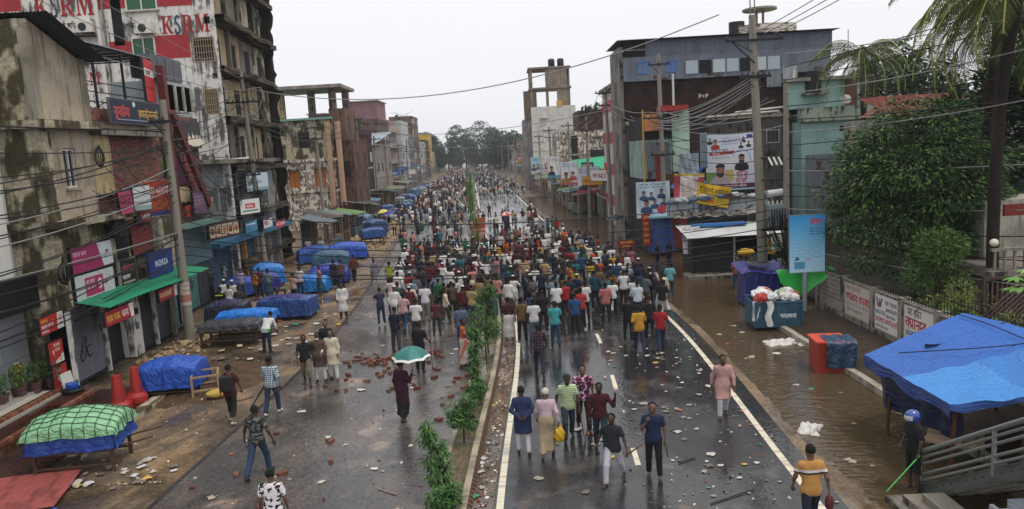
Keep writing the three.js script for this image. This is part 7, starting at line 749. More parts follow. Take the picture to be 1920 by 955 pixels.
{ const s = thing('wooden_stool', 'dark wooden stool beside the peach shirted person', 'stool', [-12.6, 0, -39.8], .2), m = mat('#3a2c24', .8, { map: T.wood }); part(s, 'seat', box(-.25, .25, .62, .68, -.2, .2), m); for (const [a, b] of [[-1, -1], [1, -1], [-1, 1], [1, 1]]) part(s, 'leg', beam([a * .24, 0, b * .18], [a * .2, .63, b * .15], .05), m); part(s, 'stretcher', beam([-.22, .25, .17], [.22, .25, .17], .035), m);
  const b = thing('metal_bench', 'thin metal bench standing in the flood near the men in black', 'bench', [8.7, -.12, -43.2]); part(b, 'seat', box(-.7, .7, .45, .49, -.18, .18), M.iron); for (const x of [-.6, .6]) part(b, 'leg', merge([beam([x, 0, -.15], [x, .45, -.15], .03), beam([x, 0, .15], [x, .45, .15], .03)]), M.iron);
  const k = thing('motorbike', 'black motorbike parked on the left verge', 'motorbike', [-15.6, 0, -76], 1.2); for (const x of [-.62, .62]) { const w = part(k, 'wheel', new THREE.TorusGeometry(.27, .06, 8, 20).translate(x, .33, 0), M.black); part(w, 'hub', new THREE.CylinderGeometry(.07, .07, .1, 10).rotateX(Math.PI / 2).translate(x, .33, 0), M.steel); } part(k, 'tank', new THREE.SphereGeometry(.26, 12, 8).scale(1.2, .6, .6).translate(.15, .82, 0), mat('#18191d', .3)); part(k, 'seat', box(-.65, .0, .74, .84, -.13, .13), M.black); part(k, 'engine', box(-.15, .25, .3, .6, -.14, .14), M.iron); part(k, 'handlebar', merge([bar([.5, 1.05, -.35], [.5, 1.05, .35], .02, 5), bar([.62, .33, .1], [.48, 1.05, .1], .025, 5), bar([.62, .33, -.1], [.48, 1.05, -.1], .025, 5)]), M.steel); }
// ---------- right foreground ----------
{ const d = thing('rubbish_skip', 'blue metal rubbish skip overflowing with white plastic bags', 'skip', [10.2, -.12, -28.9], -.06), m = mat('#35637c', .6, { map: T.grime }), w = 1.75, q = .75; part(d, 'floor', box(-w / 2, w / 2, .2, .26, -q, q), m); for (const s of [-1, 1]) { part(d, 'side_panel', box(-w / 2, w / 2, .2, 1.15, s * q - .03, s * q + .03), m); part(d, 'end_panel', box(s * w / 2 - .03, s * w / 2 + .03, .2, 1.15, -q + .03, q - .03), m); } for (let k = 0; k < 6; k++) part(d, 'rib', box(-w / 2 + k * w / 5 - .03, -w / 2 + k * w / 5 + .03, .2, 1.12, q + .03, q + .07), m); part(d, 'rim', merge([box(-w / 2 - .05, w / 2 + .05, 1.15, 1.21, q - .04, q + .08), box(-w / 2 - .05, w / 2 + .05, 1.15, 1.21, -q - .08, -q + .04)]), m); for (const s of [-1, 1]) part(d, 'wheel', new THREE.TorusGeometry(.13, .05, 6, 14).translate(s * .55, .18, q - .1), M.black); const t = canvasTex(128, 48, (c, W, H) => { fill(c, W, H, '#000'); bn(c, 'পৌরসভা', 16, 14, 22, '#fff', .2, 96); }); t.colorSpace = THREE.NoColorSpace; part(d, 'stencilled_word', new THREE.PlaneGeometry(.8, .3).translate(.35, .65, q + .075), new THREE.MeshStandardMaterial({ color: '#c9d2d6', alphaMap: t, transparent: true, roughness: .8 }));
  const r = rng(37); for (let k = 0; k < 18; k++) { const c = ['#d6d4d0', '#e3e1de', '#c4c2bf', '#a83a2e', '#c9cfd2', '#9aa88a'][k % 6], n = ['white', 'white', 'white', 'red', 'white', 'greenish'][k % 6]; const g = new THREE.IcosahedronGeometry(.2 + r() * .1, 3), p = g.attributes.position; for (let i = 0; i < p.count; i++) { const x = p.getX(i), y = p.getY(i), z = p.getZ(i), f = 1 + .5 * (vn(x * 14 + 9, y * 14 + z * 11 + 9, 99, 99, k) - .5); p.setXYZ(i, x * f, y * f * .75, z * f); } g.computeVertexNormals(); solo('rubbish_bag', `${n} plastic rubbish bag heaped in the blue skip`, 'rubbish bag', g, mat(c, .5), [9.5 + r() * 1.4, 1.12 + r() * .2, -29.45 + r() * 1.1], r() * 6, 'bags in the blue skip'); } 
  solo('white_rag', 'long white plastic strip hanging over the corner of the blue skip', 'rag', grid(4, 14, (s, t) => [(s - .5) * .25 + .05 * Math.sin(t * 8), 1.15 - t * 1.0, .05 * Math.sin(s * 6 + t * 5)]), mat('#d5d6d4', .6, { side: 2 }), [9.75, 0, -28.02]); solo('white_rag', 'white plastic strip hanging at the left corner of the blue skip', 'rag', grid(4, 14, (s, t) => [(s - .5) * .28, 1.15 - t * .8, .05 * Math.sin(s * 6 + t * 5)]), mat('#cfd2d2', .6, { side: 2 }), [9.3, 0, -28.2]);
  for (const [x, z, w2, l] of [[9.6, -26.4, 1.1, 'crumpled white plastic sheet floating before the blue skip, left one'], [10.45, -26.1, .8, 'crumpled white plastic sheet floating before the blue skip, right one'], [7.35, -18.2, .75, 'white plastic bag stranded at the waterline beside the road']]) solo('floating_sheet', l, 'plastic sheet', grid(26, 18, (s, t) => { const n = vn(s * 7 + x, t * 6, 99, 99, 3), e = 1 - Math.pow(Math.max(Math.abs(s - .5), Math.abs(t - .5)) * 2, 4); return [(s - .5) * w2 * (1 + .3 * (n - .5)), -.06 + .2 * n * e + .04 * vn(s * 19, t * 17, 99, 99, 5) * e, (t - .5) * w2 * .6 * (.8 + .5 * n)]; }), mat('#cbc8c2', .5, { side: 2 }), [x, 0, z], x); }
{ const b = thing('vending_box', 'orange red box half covered with dark blue tarpaulin in the flood', 'box', [10.0, -.1, -23.1], -.12); part(b, 'box_body', box(-.55, .4, 0, 1.0, -.5, .5), mat('#b23a24', .55, { map: T.clean })); part(b, 'lid', box(-.6, .45, 1.0, 1.06, -.55, .55), mat('#c4482e', .5)); part(b, 'tarpaulin', grid(20, 18, (s, t) => { const u = t * 1.5; return [-.3 + s * .9, u < .6 ? 1.085 + .02 * Math.sin(s * 14) : 1.07 - (u - .6) * .95 + .02 * Math.sin(s * 9), u < .6 ? -.25 + u * 1.3 : .56 + .09 * Math.sin(s * 13 + t * 4) * (u - .6) + .04]; }), tarpM('#27425e')); part(b, 'tarpaulin_side', grid(14, 14, (s, t) => [.47 + .06 * Math.sin(s * 9 + t * 3) + .05 * t, 1.07 - t * .85, .58 - s * .9]), tarpM('#27425e')); }
{ // advertising board on a single post, with the green sheet behind
  const m = printM(300, 480, (c, w, h) => { const g = c.createLinearGradient(0, 0, 0, h); g.addColorStop(0, '#2b8fcf'); g.addColorStop(.6, '#8fc4e2'); g.addColorStop(1, '#b4d8ea'); c.fillStyle = g; c.fillRect(0, 0, w, h); bn(c, 'বিদ্যুৎ', 175, 40, 40, '#c22f3a', .2, 100); lines(c, 165, 108, 110, 3, 14, '#1f3a66'); c.strokeStyle = '#5f9cc4'; c.lineWidth = 4; for (let k = 0; k < 9; k++) { c.strokeRect(30 + (k % 3) * 85, 210 + Math.floor(k / 3) * 55, 60, 34); } c.fillStyle = '#4a94b8'; c.fillRect(40, 390, 90, 60); c.fillStyle = '#1f6a70'; c.beginPath(); c.moveTo(60, 340); c.lineTo(90, 375); c.lineTo(40, 380); c.fill(); lat(c, 'SIM', 130, 360, 22, '#c22f3a'); });
  const s = signboard('advert_board', 'tall pale blue advertising board on a grey post', 1.5, 2.42, m, [12.2, 2.93, -30.5], 0, M.steel, .1); part(s, 'post', bar([-.08, -1.2, -.05], [-.08, -3.1, -.05], .09, 10), mat('#8f9598', .6));
  const t = thing('green_sheet', 'bright green plastic sheet stretched behind the advertising board', 'tarpaulin', [12.1, 0, -31.2]); part(t, 'sheet', grid(22, 14, (q, v) => { const x = -.95 + 2.3 * q; return [x, 1.75 - 1.1 * v * (1 - Math.abs(q - .42) * 1.5) + .12 * q + .04 * Math.sin(q * 17 + v * 4), .55 * v]; }), mat('#2fb84a', .5, { side: 2, transmission: .3, thickness: 0 })); part(t, 'cord', bar([1.3, 1.9, 0], [1.3, 0, .1], .015, 4), M.wire);
  const k = thing('tea_stall', 'stall covered with dark blue tarpaulin and a small solar panel on top', 'stall', [11.0, -.1, -33.0]); part(k, 'cover', drape(1.5, 1.2, .1, 1.6, 61, .05, .03), tarpM('#23307a')); part(k, 'roof_sheet', grid(12, 10, (q, v) => [(q - .5) * 2.0, 1.85 + .08 * Math.sin(q * 7) - .25 * v, (v - .5) * 1.6]), tarpM('#2b2a78')); const p = part(k, 'solar_panel', box(-.4, .4, 1.92, 1.96, -.1, .5), mat('#1a1d26', .2)); part(p, 'panel_frame', merge([box(-.45, .45, 1.9, 1.97, -.15, -.1), box(-.45, .45, 1.9, 1.97, .5, .55), box(-.45, -.4, 1.9, 1.97, -.1, .5), box(.4, .45, 1.9, 1.97, -.1, .5)]), M.steel); for (const x of [-.7, .7]) part(k, 'post', bar([x, 0, .5], [x, 1.85, .5], .04, 5), M.wood); part(k, 'white_rag', grid(6, 8, (q, v) => [1.0 + q * .7, 1.1 - v * .35 - q * .1, .9 + .1 * Math.sin(q * 6 + v * 4)]), mat('#b9b4ae', .8, { side: 2 })); }
{ // blue tarpaulin shelter on poles
  const t = thing('tarpaulin_shelter', 'large bright blue tarpaulin shelter on bamboo poles, lower right', 'shelter', [0, 0, 0]); const A = [8.62, 1.9, -18.0], B = [11.75, 2.55, -19.1], Cc = [13.6, 2.05, -18.0], D = [8.75, 1.78, -14.6], E = [10.9, 2.35, -13.4], F = [13.8, 2.0, -13.2]; const Q = (p, q, u) => p.map((v, i) => lerp(v, q[i], u)); const surf = (s, v) => { const a = s < .55 ? Q(A, B, s / .55) : Q(B, Cc, (s - .55) / .45), b = s < .55 ? Q(D, E, s / .55) : Q(E, F, (s - .55) / .45), p = Q(a, b, v); const sag = Math.sin(Math.PI * v) * Math.sin(Math.PI * Math.min(1, s * 1.2)); p[1] += -.10 * sag + .035 * Math.sin((s * 2 + v) * 16) * sag + .03 * (vn(s * 15, v * 11, 99, 99, 7) - .5) + .02 * Math.sin(s * 40 + v * 9) * Math.pow(v, 4); return p; };
  const pal = ['#2f6fc4', '#2a62b8', '#3f8ad6', '#2c67be']; for (let i = 0; i < 3; i++) for (let j = 0; j < 2; j++) part(t, 'tarpaulin_panel', grid(22, 18, (s, v) => surf((i + s) / 3, (j + v) / 2), 2), mat(['#2a5fae', '#3f86cc', '#2b62b4', '#3577c0', '#2d68b8', '#2a5caa'][i * 2 + j], .45, { bumpMap: T.cloth, bumpScale: .03, side: 2 }), undefined);
  part(t, 'edge_flap', grid(40, 5, (s, v) => { const p = surf(0, s); return [p[0] + .03 * Math.sin(s * 22) * v, p[1] - (.28 + .06 * Math.sin(s * 13)) * v, p[2]]; }), tarpM('#1d3f86')); part(t, 'edge_flap', grid(40, 5, (s, v) => { const p = surf(s, 1); return [p[0], p[1] - (.14 + .05 * Math.sin(s * 17)) * v, p[2] + .03 * Math.sin(s * 26) * v]; }), tarpM('#2456a4')); part(t, 'side_curtain', grid(40, 14, (s, v) => [8.85 + .5 * s + .06 * Math.sin(s * 26 + v * 3) + .2 * v, 1.78 - 1.2 * v, -17.9 + 2.6 * s + .05 * Math.sin(s * 31)]), tarpM('#16284a')); part(t, 'back_curtain', grid(30, 10, (s, v) => [9.9 + 3.6 * s, 2.2 - 1.6 * v, -17.6 + .08 * Math.sin(s * 24)]), tarpM('#121d36'));
  for (const [x, z, h] of [[9.0, -17.6, 1.85], [10.35, -14.75, 2.15], [12.2, -18.4, 2.4], [13.4, -13.6, 2.0], [8.95, -14.9, 1.7]]) part(t, 'pole', bar([x, -.2, z], [x + .12, h, z], .045, 7), mat('#8d6a44', .8, { map: T.wood })); part(t, 'cross_pole', bar([9.0, 1.7, -14.8], [13.6, 2.1, -13.6], .03, 6), M.wood); part(t, 'rope', merge([tube([surf(.1, .2), add(surf(.45, .45), [0, .02, 0]), add(surf(.8, .3), [0, .02, 0])].map((p) => add(p, [0, .09, 0])), .014, 20, 4), tube([.02, .2, .4, .6, .8, 1].map((u) => add(surf(.5 + .3 * u, u), [0, .07, 0])), .014, 24, 4)]), M.wire); part(t, 'white_scrap', new THREE.SphereGeometry(.1, 10, 6).scale(1.4, .4, 1).translate(...add(surf(.8, .55), [0, .05, 0])), mat('#c9cdd4', .7));
  const b = thing('cycle_van', 'three-wheeled cycle van parked under the blue shelter', 'cycle', [10.0, -.15, -16.4], 1.0); for (const [x, z] of [[-.75, -.45], [-.75, .45], [.85, 0]]) { const w = part(b, 'wheel', new THREE.TorusGeometry(.32, .025, 6, 26).translate(x, .34, z), M.black); part(w, 'spoke', merge(Array.from({ length: 12 }, (_, k) => bar([x, .34, z], [x + .31 * Math.cos(k * .5236), .34 + .31 * Math.sin(k * .5236), z], .005, 4))), M.steel); } part(b, 'platform', box(-1.2, .1, .68, .74, -.55, .55), M.wood); part(b, 'frame', merge([bar([0, .6, 0], [.7, .85, 0], .02, 5), bar([.7, .95, 0], [.85, .34, 0], .02, 5), bar([.1, .6, 0], [.3, .95, 0], .02, 5)]), M.iron); part(b, 'handlebar', tube([[.6, 1.05, -.28], [.72, 1.08, -.1], [.72, 1.08, .1], [.6, 1.05, .28]], .015, 12, 5), M.steel); part(b, 'saddle', new THREE.SphereGeometry(.12, 10, 6).scale(1.2, .4, .8).translate(.3, .98, 0), M.black); solo('plastic_drum', 'blue plastic drum under the shelter', 'drum', new THREE.LatheGeometry([[0, 0], [.28, 0], [.3, .1], [.28, .2], [.3, .45], [.28, .55], [.27, .8], [0, .82]].map((p) => new THREE.Vector2(...p)), 18), mat('#1c3a78', .5), [11.6, .1, -15.2]); }
{ // footbridge stair: grey tube railing, stringer, treads
  const s = thing('footbridge_stair', 'grey steel footbridge stair with a tube railing, bottom right corner', 'stair', [0, 0, 0]), m = mat('#8d9494', .45, { metalness: .2, map: T.clean }); const X = 8.2, y0 = (z) => (z + 14.72) * .6; for (const [dy, r] of [[.74, .045], [.6, .028], [.46, .028], [.24, .028], [.1, .028]]) part(s, 'rail', bar([X, y0(-14.72) + dy, -14.72], [X, y0(-2) + dy, -2], r, 9), m); for (const z of [-14.66, -12.35, -10.0, -7.6]) part(s, 'railing_post', bar([X, y0(z) - .12, z], [X, y0(z) + .74, z], .04, 8), m); part(s, 'stringer', (() => { const g = beam([X + .02, y0(-14.8) - .14, -14.8], [X + .02, y0(-2) - .14, -2], .07, .3); return g; })(), mat('#59605e', .55, { map: T.grime })); part(s, 'bolt', merge(Array.from({ length: 26 }, (_, k) => { const z = -14.5 + k * .24; return new THREE.SphereGeometry(.016, 5, 4).translate(X - .025, y0(z) - .1, z); })), M.iron); for (let k = 0; k < 22; k++) { const z = -14.6 + k * .3; part(s, 'tread', box(X + .06, X + 1.6, y0(z) - .12, y0(z) - .06, z, z + .3), M.concD); } part(s, 'landing_step', box(7.3, 8.15, -.2, .05, -14.3, -12.6), M.concD); part(s, 'landing_step', box(7.5, 8.15, .05, .2, -14.0, -12.6), M.concD); part(s, 'landing_step', box(7.72, 8.14, .2, .35, -13.7, -12.6), M.concD); part(s, 'support_column', merge([box(X - .55, X - .48, -.2, 1.18, -11.6, -11.25), box(X - .25, X - .18, -.2, 1.18, -11.6, -11.25), box(X - .48, X - .25, -.2, 1.18, -11.44, -11.41)]), mat('#8b9296', .5)); part(s, 'bearing_beam', box(X - .18, X + 1.6, .98, 1.2, -11.7, -11.2), mat('#848b8f', .5)); part(s, 'second_stringer', beam([X + 1.65, y0(-14.7) - .14, -14.7], [X + 1.65, y0(-2) - .14, -2], .07, .3), mat('#59605e', .55, { map: T.grime })); }
// ---------- bricks, litter, rubble ----------
{ const r = rng(701), g = [0, 1, 2].map((k) => { const q = new THREE.BoxGeometry(.235, .07, .112, 3, 1, 2), p = q.attributes.position; for (let i = 0; i < p.count; i++) { const f = hash2(Math.round(p.getX(i) * 500), Math.round(p.getY(i) * 300 + p.getZ(i) * 700), k) - .5; p.setXYZ(i, p.getX(i) + f * .018, p.getY(i) + f * .012, p.getZ(i) + f * .014); } q.computeVertexNormals(); return q; }), half = new THREE.BoxGeometry(.12, .07, .11), ms = ['#7c4634', '#8c5540', '#6a3a2c', '#80594a'].map((c) => mat(c, .85, { map: T.clean }));
  const put = (x, z, y, rx, h) => { const whole = r() > .4, o = solo('brick', `${whole ? 'whole' : 'broken'} red brick ${h}`, 'brick', whole ? g[Math.floor(r() * 3)] : half, ms[Math.floor(r() * 4)], [x, y, z], r() * 6.3, `bricks ${h}`); o.rotation.order = 'YXZ'; o.rotation.x = rx; };
  for (let k = 0; k < 46; k++) { const a = r() * 6.28, q = Math.sqrt(r()); put(-4.55 + Math.cos(a) * q * 1.7, -27.1 + Math.sin(a) * q * 1.0, .036 + (k % 4 === 0 ? .06 : 0), k % 4 ? 0 : (r() - .5) * .8, 'in the loose heap on the left carriageway'); } for (let k = 0; k < 34; k++) put(-5.2 + (r() - .35) * 3.8, -25.2 + (r() - .5) * 4.4, .036, 0, 'strewn around the umbrella man'); for (let k = 0; k < 10; k++) put(-6.5 + (r() - .5) * 6, -17.5 + (r() - .5) * 5, .036, 0, 'lying alone on the near left carriageway'); for (let k = 0; k < 8; k++) { const z = -20 - r() * 8; put(xl(z) - 1.6 - r() * .6, z, .036, 0, 'along the left kerb of the median'); } }
function crumple(seed, flat) { const g = new THREE.IcosahedronGeometry(1, 2), p = g.attributes.position; for (let i = 0; i < p.count; i++) { const x = p.getX(i), y = p.getY(i), z = p.getZ(i), f = .55 + .9 * vn(x * 2.4 + 7, y * 2.4 + z * 3.1 + 7, 99, 99, seed); p.setXYZ(i, x * f * (1 + .4 * vn(z * 3, y * 2, 99, 99, seed + 2)), y * f * flat, z * f); } g.computeVertexNormals(); return g; }
{ const r = rng(711), V = [crumple(1, .16), crumple(2, .24), crumple(3, .1), crumple(4, .08), grid(8, 6, (s, t) => [(s - .5) * 2, .18 * vn(s * 5, t * 5, 99, 99, 9), (t - .5) * 1.3 * (.7 + .5 * vn(s * 3, 1, 99, 99, 4))])], K = [['#b9b5ad', 'white paper'], ['#8f897e', 'grey paper'], ['#c9a24a', 'yellow wrapper'], ['#6b645b', 'muddy paper'], ['#c2c1bd', 'white plastic'], ['#3f8a70', 'green plastic'], ['#a8583a', 'orange wrapper'], ['#9f9687', 'beige cardboard']], ms = K.map(([c]) => mat(c, .7, { side: 2 }));
  const W = [0, 0, 1, 3, 3, 4, 4, 7, 7, 2, 0, 1, 3, 1, 7, 3, 6, 5, 4, 0]; const put = (x, z, s, h, y = .012) => { const k = W[Math.floor(r() * W.length)], v = Math.floor(r() * 5); const o = solo('rubbish_scrap', `${['crumpled', 'balled up', 'flattened', 'trodden', 'torn'][v]} ${K[k][1]} scrap ${h}`, 'litter', V[v], ms[k], [x, y + s * .12, z], r() * 6.3, `litter ${h}`); o.scale.setScalar(s); };
  for (let k = 0; k < 78; k++) { const z = -14.2 - Math.pow(r(), 1.1) * 13; put(xl(z) + 3.6 + r() * 2.9 - (z < -20 ? .4 : 0), z, .035 + r() * r() * .09, 'on the right carriageway'); } for (let k = 0; k < 14; k++) { const z = -14 - r() * 9; put(xl(z) + .3 + r() * 2.4, z, .05 + r() * .08, 'near the inner white line'); }
  for (let k = 0; k < 60; k++) { const z = -27.5 - r() * 8.5; put(xl(z) - 7.9 - r() * 4.2, z, .05 + r() * .1, 'on the muddy left verge', .03); } for (let k = 0; k < 26; k++) { const a = r() * 6.28, q = Math.sqrt(r()); put(-10.3 + Math.cos(a) * q * 1.7, -17.6 + Math.sin(a) * q * .9, .05 + r() * .08, 'beneath the green covered cart', .03); } for (let k = 0; k < 26; k++) { const z = -15 - r() * 14; put(xl(z) - 2 - r() * 5.5, z, .04 + r() * .07, 'on the left carriageway'); } for (let k = 0; k < 30; k++) { const z = -15 - r() * 15; put(xl(z) + 7.2 + r() * 4.2, z, .04 + r() * .08, 'floating on the flood water', -.06); } for (let k = 0; k < 16; k++) { const z = -14.5 - r() * 10; put(xl(z) - .4 - r() * .2, z, .04 + r() * .06, 'in the median gutter', .02); }
  const st = [[4.3, -14.7, 1.2, .5], [3.8, -16.6, .5, .6], [-3.1, -15.8, .6, 2.6], [-8.9, -23, .8, .7]]; st.forEach(([x, z, l, a], i) => solo('broken_stick', ['short dark stick near the bottom of the right carriageway', 'dark stick among the litter by the dashed line', 'pale stick beside the median at the bottom', 'split cane on the left verge near the plaid shirt'][i], 'stick', bar([-l / 2, .02, 0], [l / 2, .025, .05], .014, 5), i === 2 ? M.wood : M.iron, [x, 0, z], a));
  // the countless rest: grit and paper shreds too small to pick apart
  const g = crumple(5, .4), N = 2600, im = new THREE.InstancedMesh(new THREE.IcosahedronGeometry(1, 0), new THREE.MeshStandardMaterial({ roughness: .8 }), N), m = new THREE.Matrix4(), c = new THREE.Color(), e = new THREE.Euler(), qd = new THREE.Quaternion(); for (let k = 0; k < N; k++) { let z = -13 - Math.pow(r(), 1.5) * 55, x; const t = r(); if (t < .36) x = xl(z) - .55 + r() * .4; else if (t < .55) x = xl(z) + 2.5 + r() * 4.4; else if (t < .85) { x = xl(z) - 8 - r() * 5; z = Math.min(z, -17); } else x = xl(z) - 1.5 - r() * 6; const s = .012 + r() * r() * .035; e.set(r() * 6, r() * 6, 0); m.compose(new THREE.Vector3(x, .012 + (t > .55 && t < .85 ? .02 : t < .36 ? .015 : 0), z), qd.setFromEuler(e), new THREE.Vector3(s * 1.4, s * .5, s)); im.setMatrixAt(k, m); c.set(['#c9c4ba', '#8f877a', '#5a4f44', '#b5a894', '#7a3f2c', '#d8d5cf'][Math.floor(r() * 6)]); im.setColorAt(k, c); } im.name = 'grit'; im.userData = { kind: 'stuff', label: 'grit, chips and paper shreds scattered over the street', category: 'grit' }; scene.add(im);
  const N3 = 700, im2 = new THREE.InstancedMesh(crumple(6, .6), new THREE.MeshStandardMaterial({ roughness: .9 }), N3); for (let k = 0; k < N3; k++) { const far = k < 420, z = far ? -58 - r() * 26 : -28 - r() * 12, x = far ? xl(z) - 8.4 - r() * 4.5 : -13 - r() * 2.0; const s = .05 + r() * r() * (far ? .28 : .12); e.set(r(), r() * 6, 0); m.compose(new THREE.Vector3(x, s * .3, z), qd.setFromEuler(e), new THREE.Vector3(s, s * .7, s)); im2.setMatrixAt(k, m); c.set(['#a08a68', '#8a7456', '#b59c78', '#6d5a46', '#9a8f80'][Math.floor(r() * 5)]); im2.setColorAt(k, c); } im2.name = 'rubble'; im2.userData = { kind: 'stuff', label: 'pale rubble and debris spread along the left verge', category: 'rubble' }; scene.add(im2); }
{ const s = thing('standing_board', 'red and white upright board standing in the median among the crowd', 'sign', [-2.35, 0, -55.5]); part(s, 'face_panel', box(-.45, .45, .9, 2.6, -.06, 0), mat('#b23a36', .6)); part(s, 'printed_face', new THREE.PlaneGeometry(.86, 1.66).translate(0, 1.75, .004), printM(96, 180, (c, w, h) => { fill(c, w, h, '#b8332e'); c.fillStyle = '#d9c9c4'; c.fillRect(0, 88, w, 10); c.fillStyle = '#c98a8a'; c.fillRect(0, 112, w, 66); lines(c, 10, 124, 76, 4, 8, '#e6dcd8'); lat(c, 'Zilla', 26, 30, 26, '#e9dfc9', 'serif'); })); for (const x of [-.4, .4]) part(s, 'leg', bar([x, 0, -.03], [x, .92, -.03], .03, 5), M.iron); }
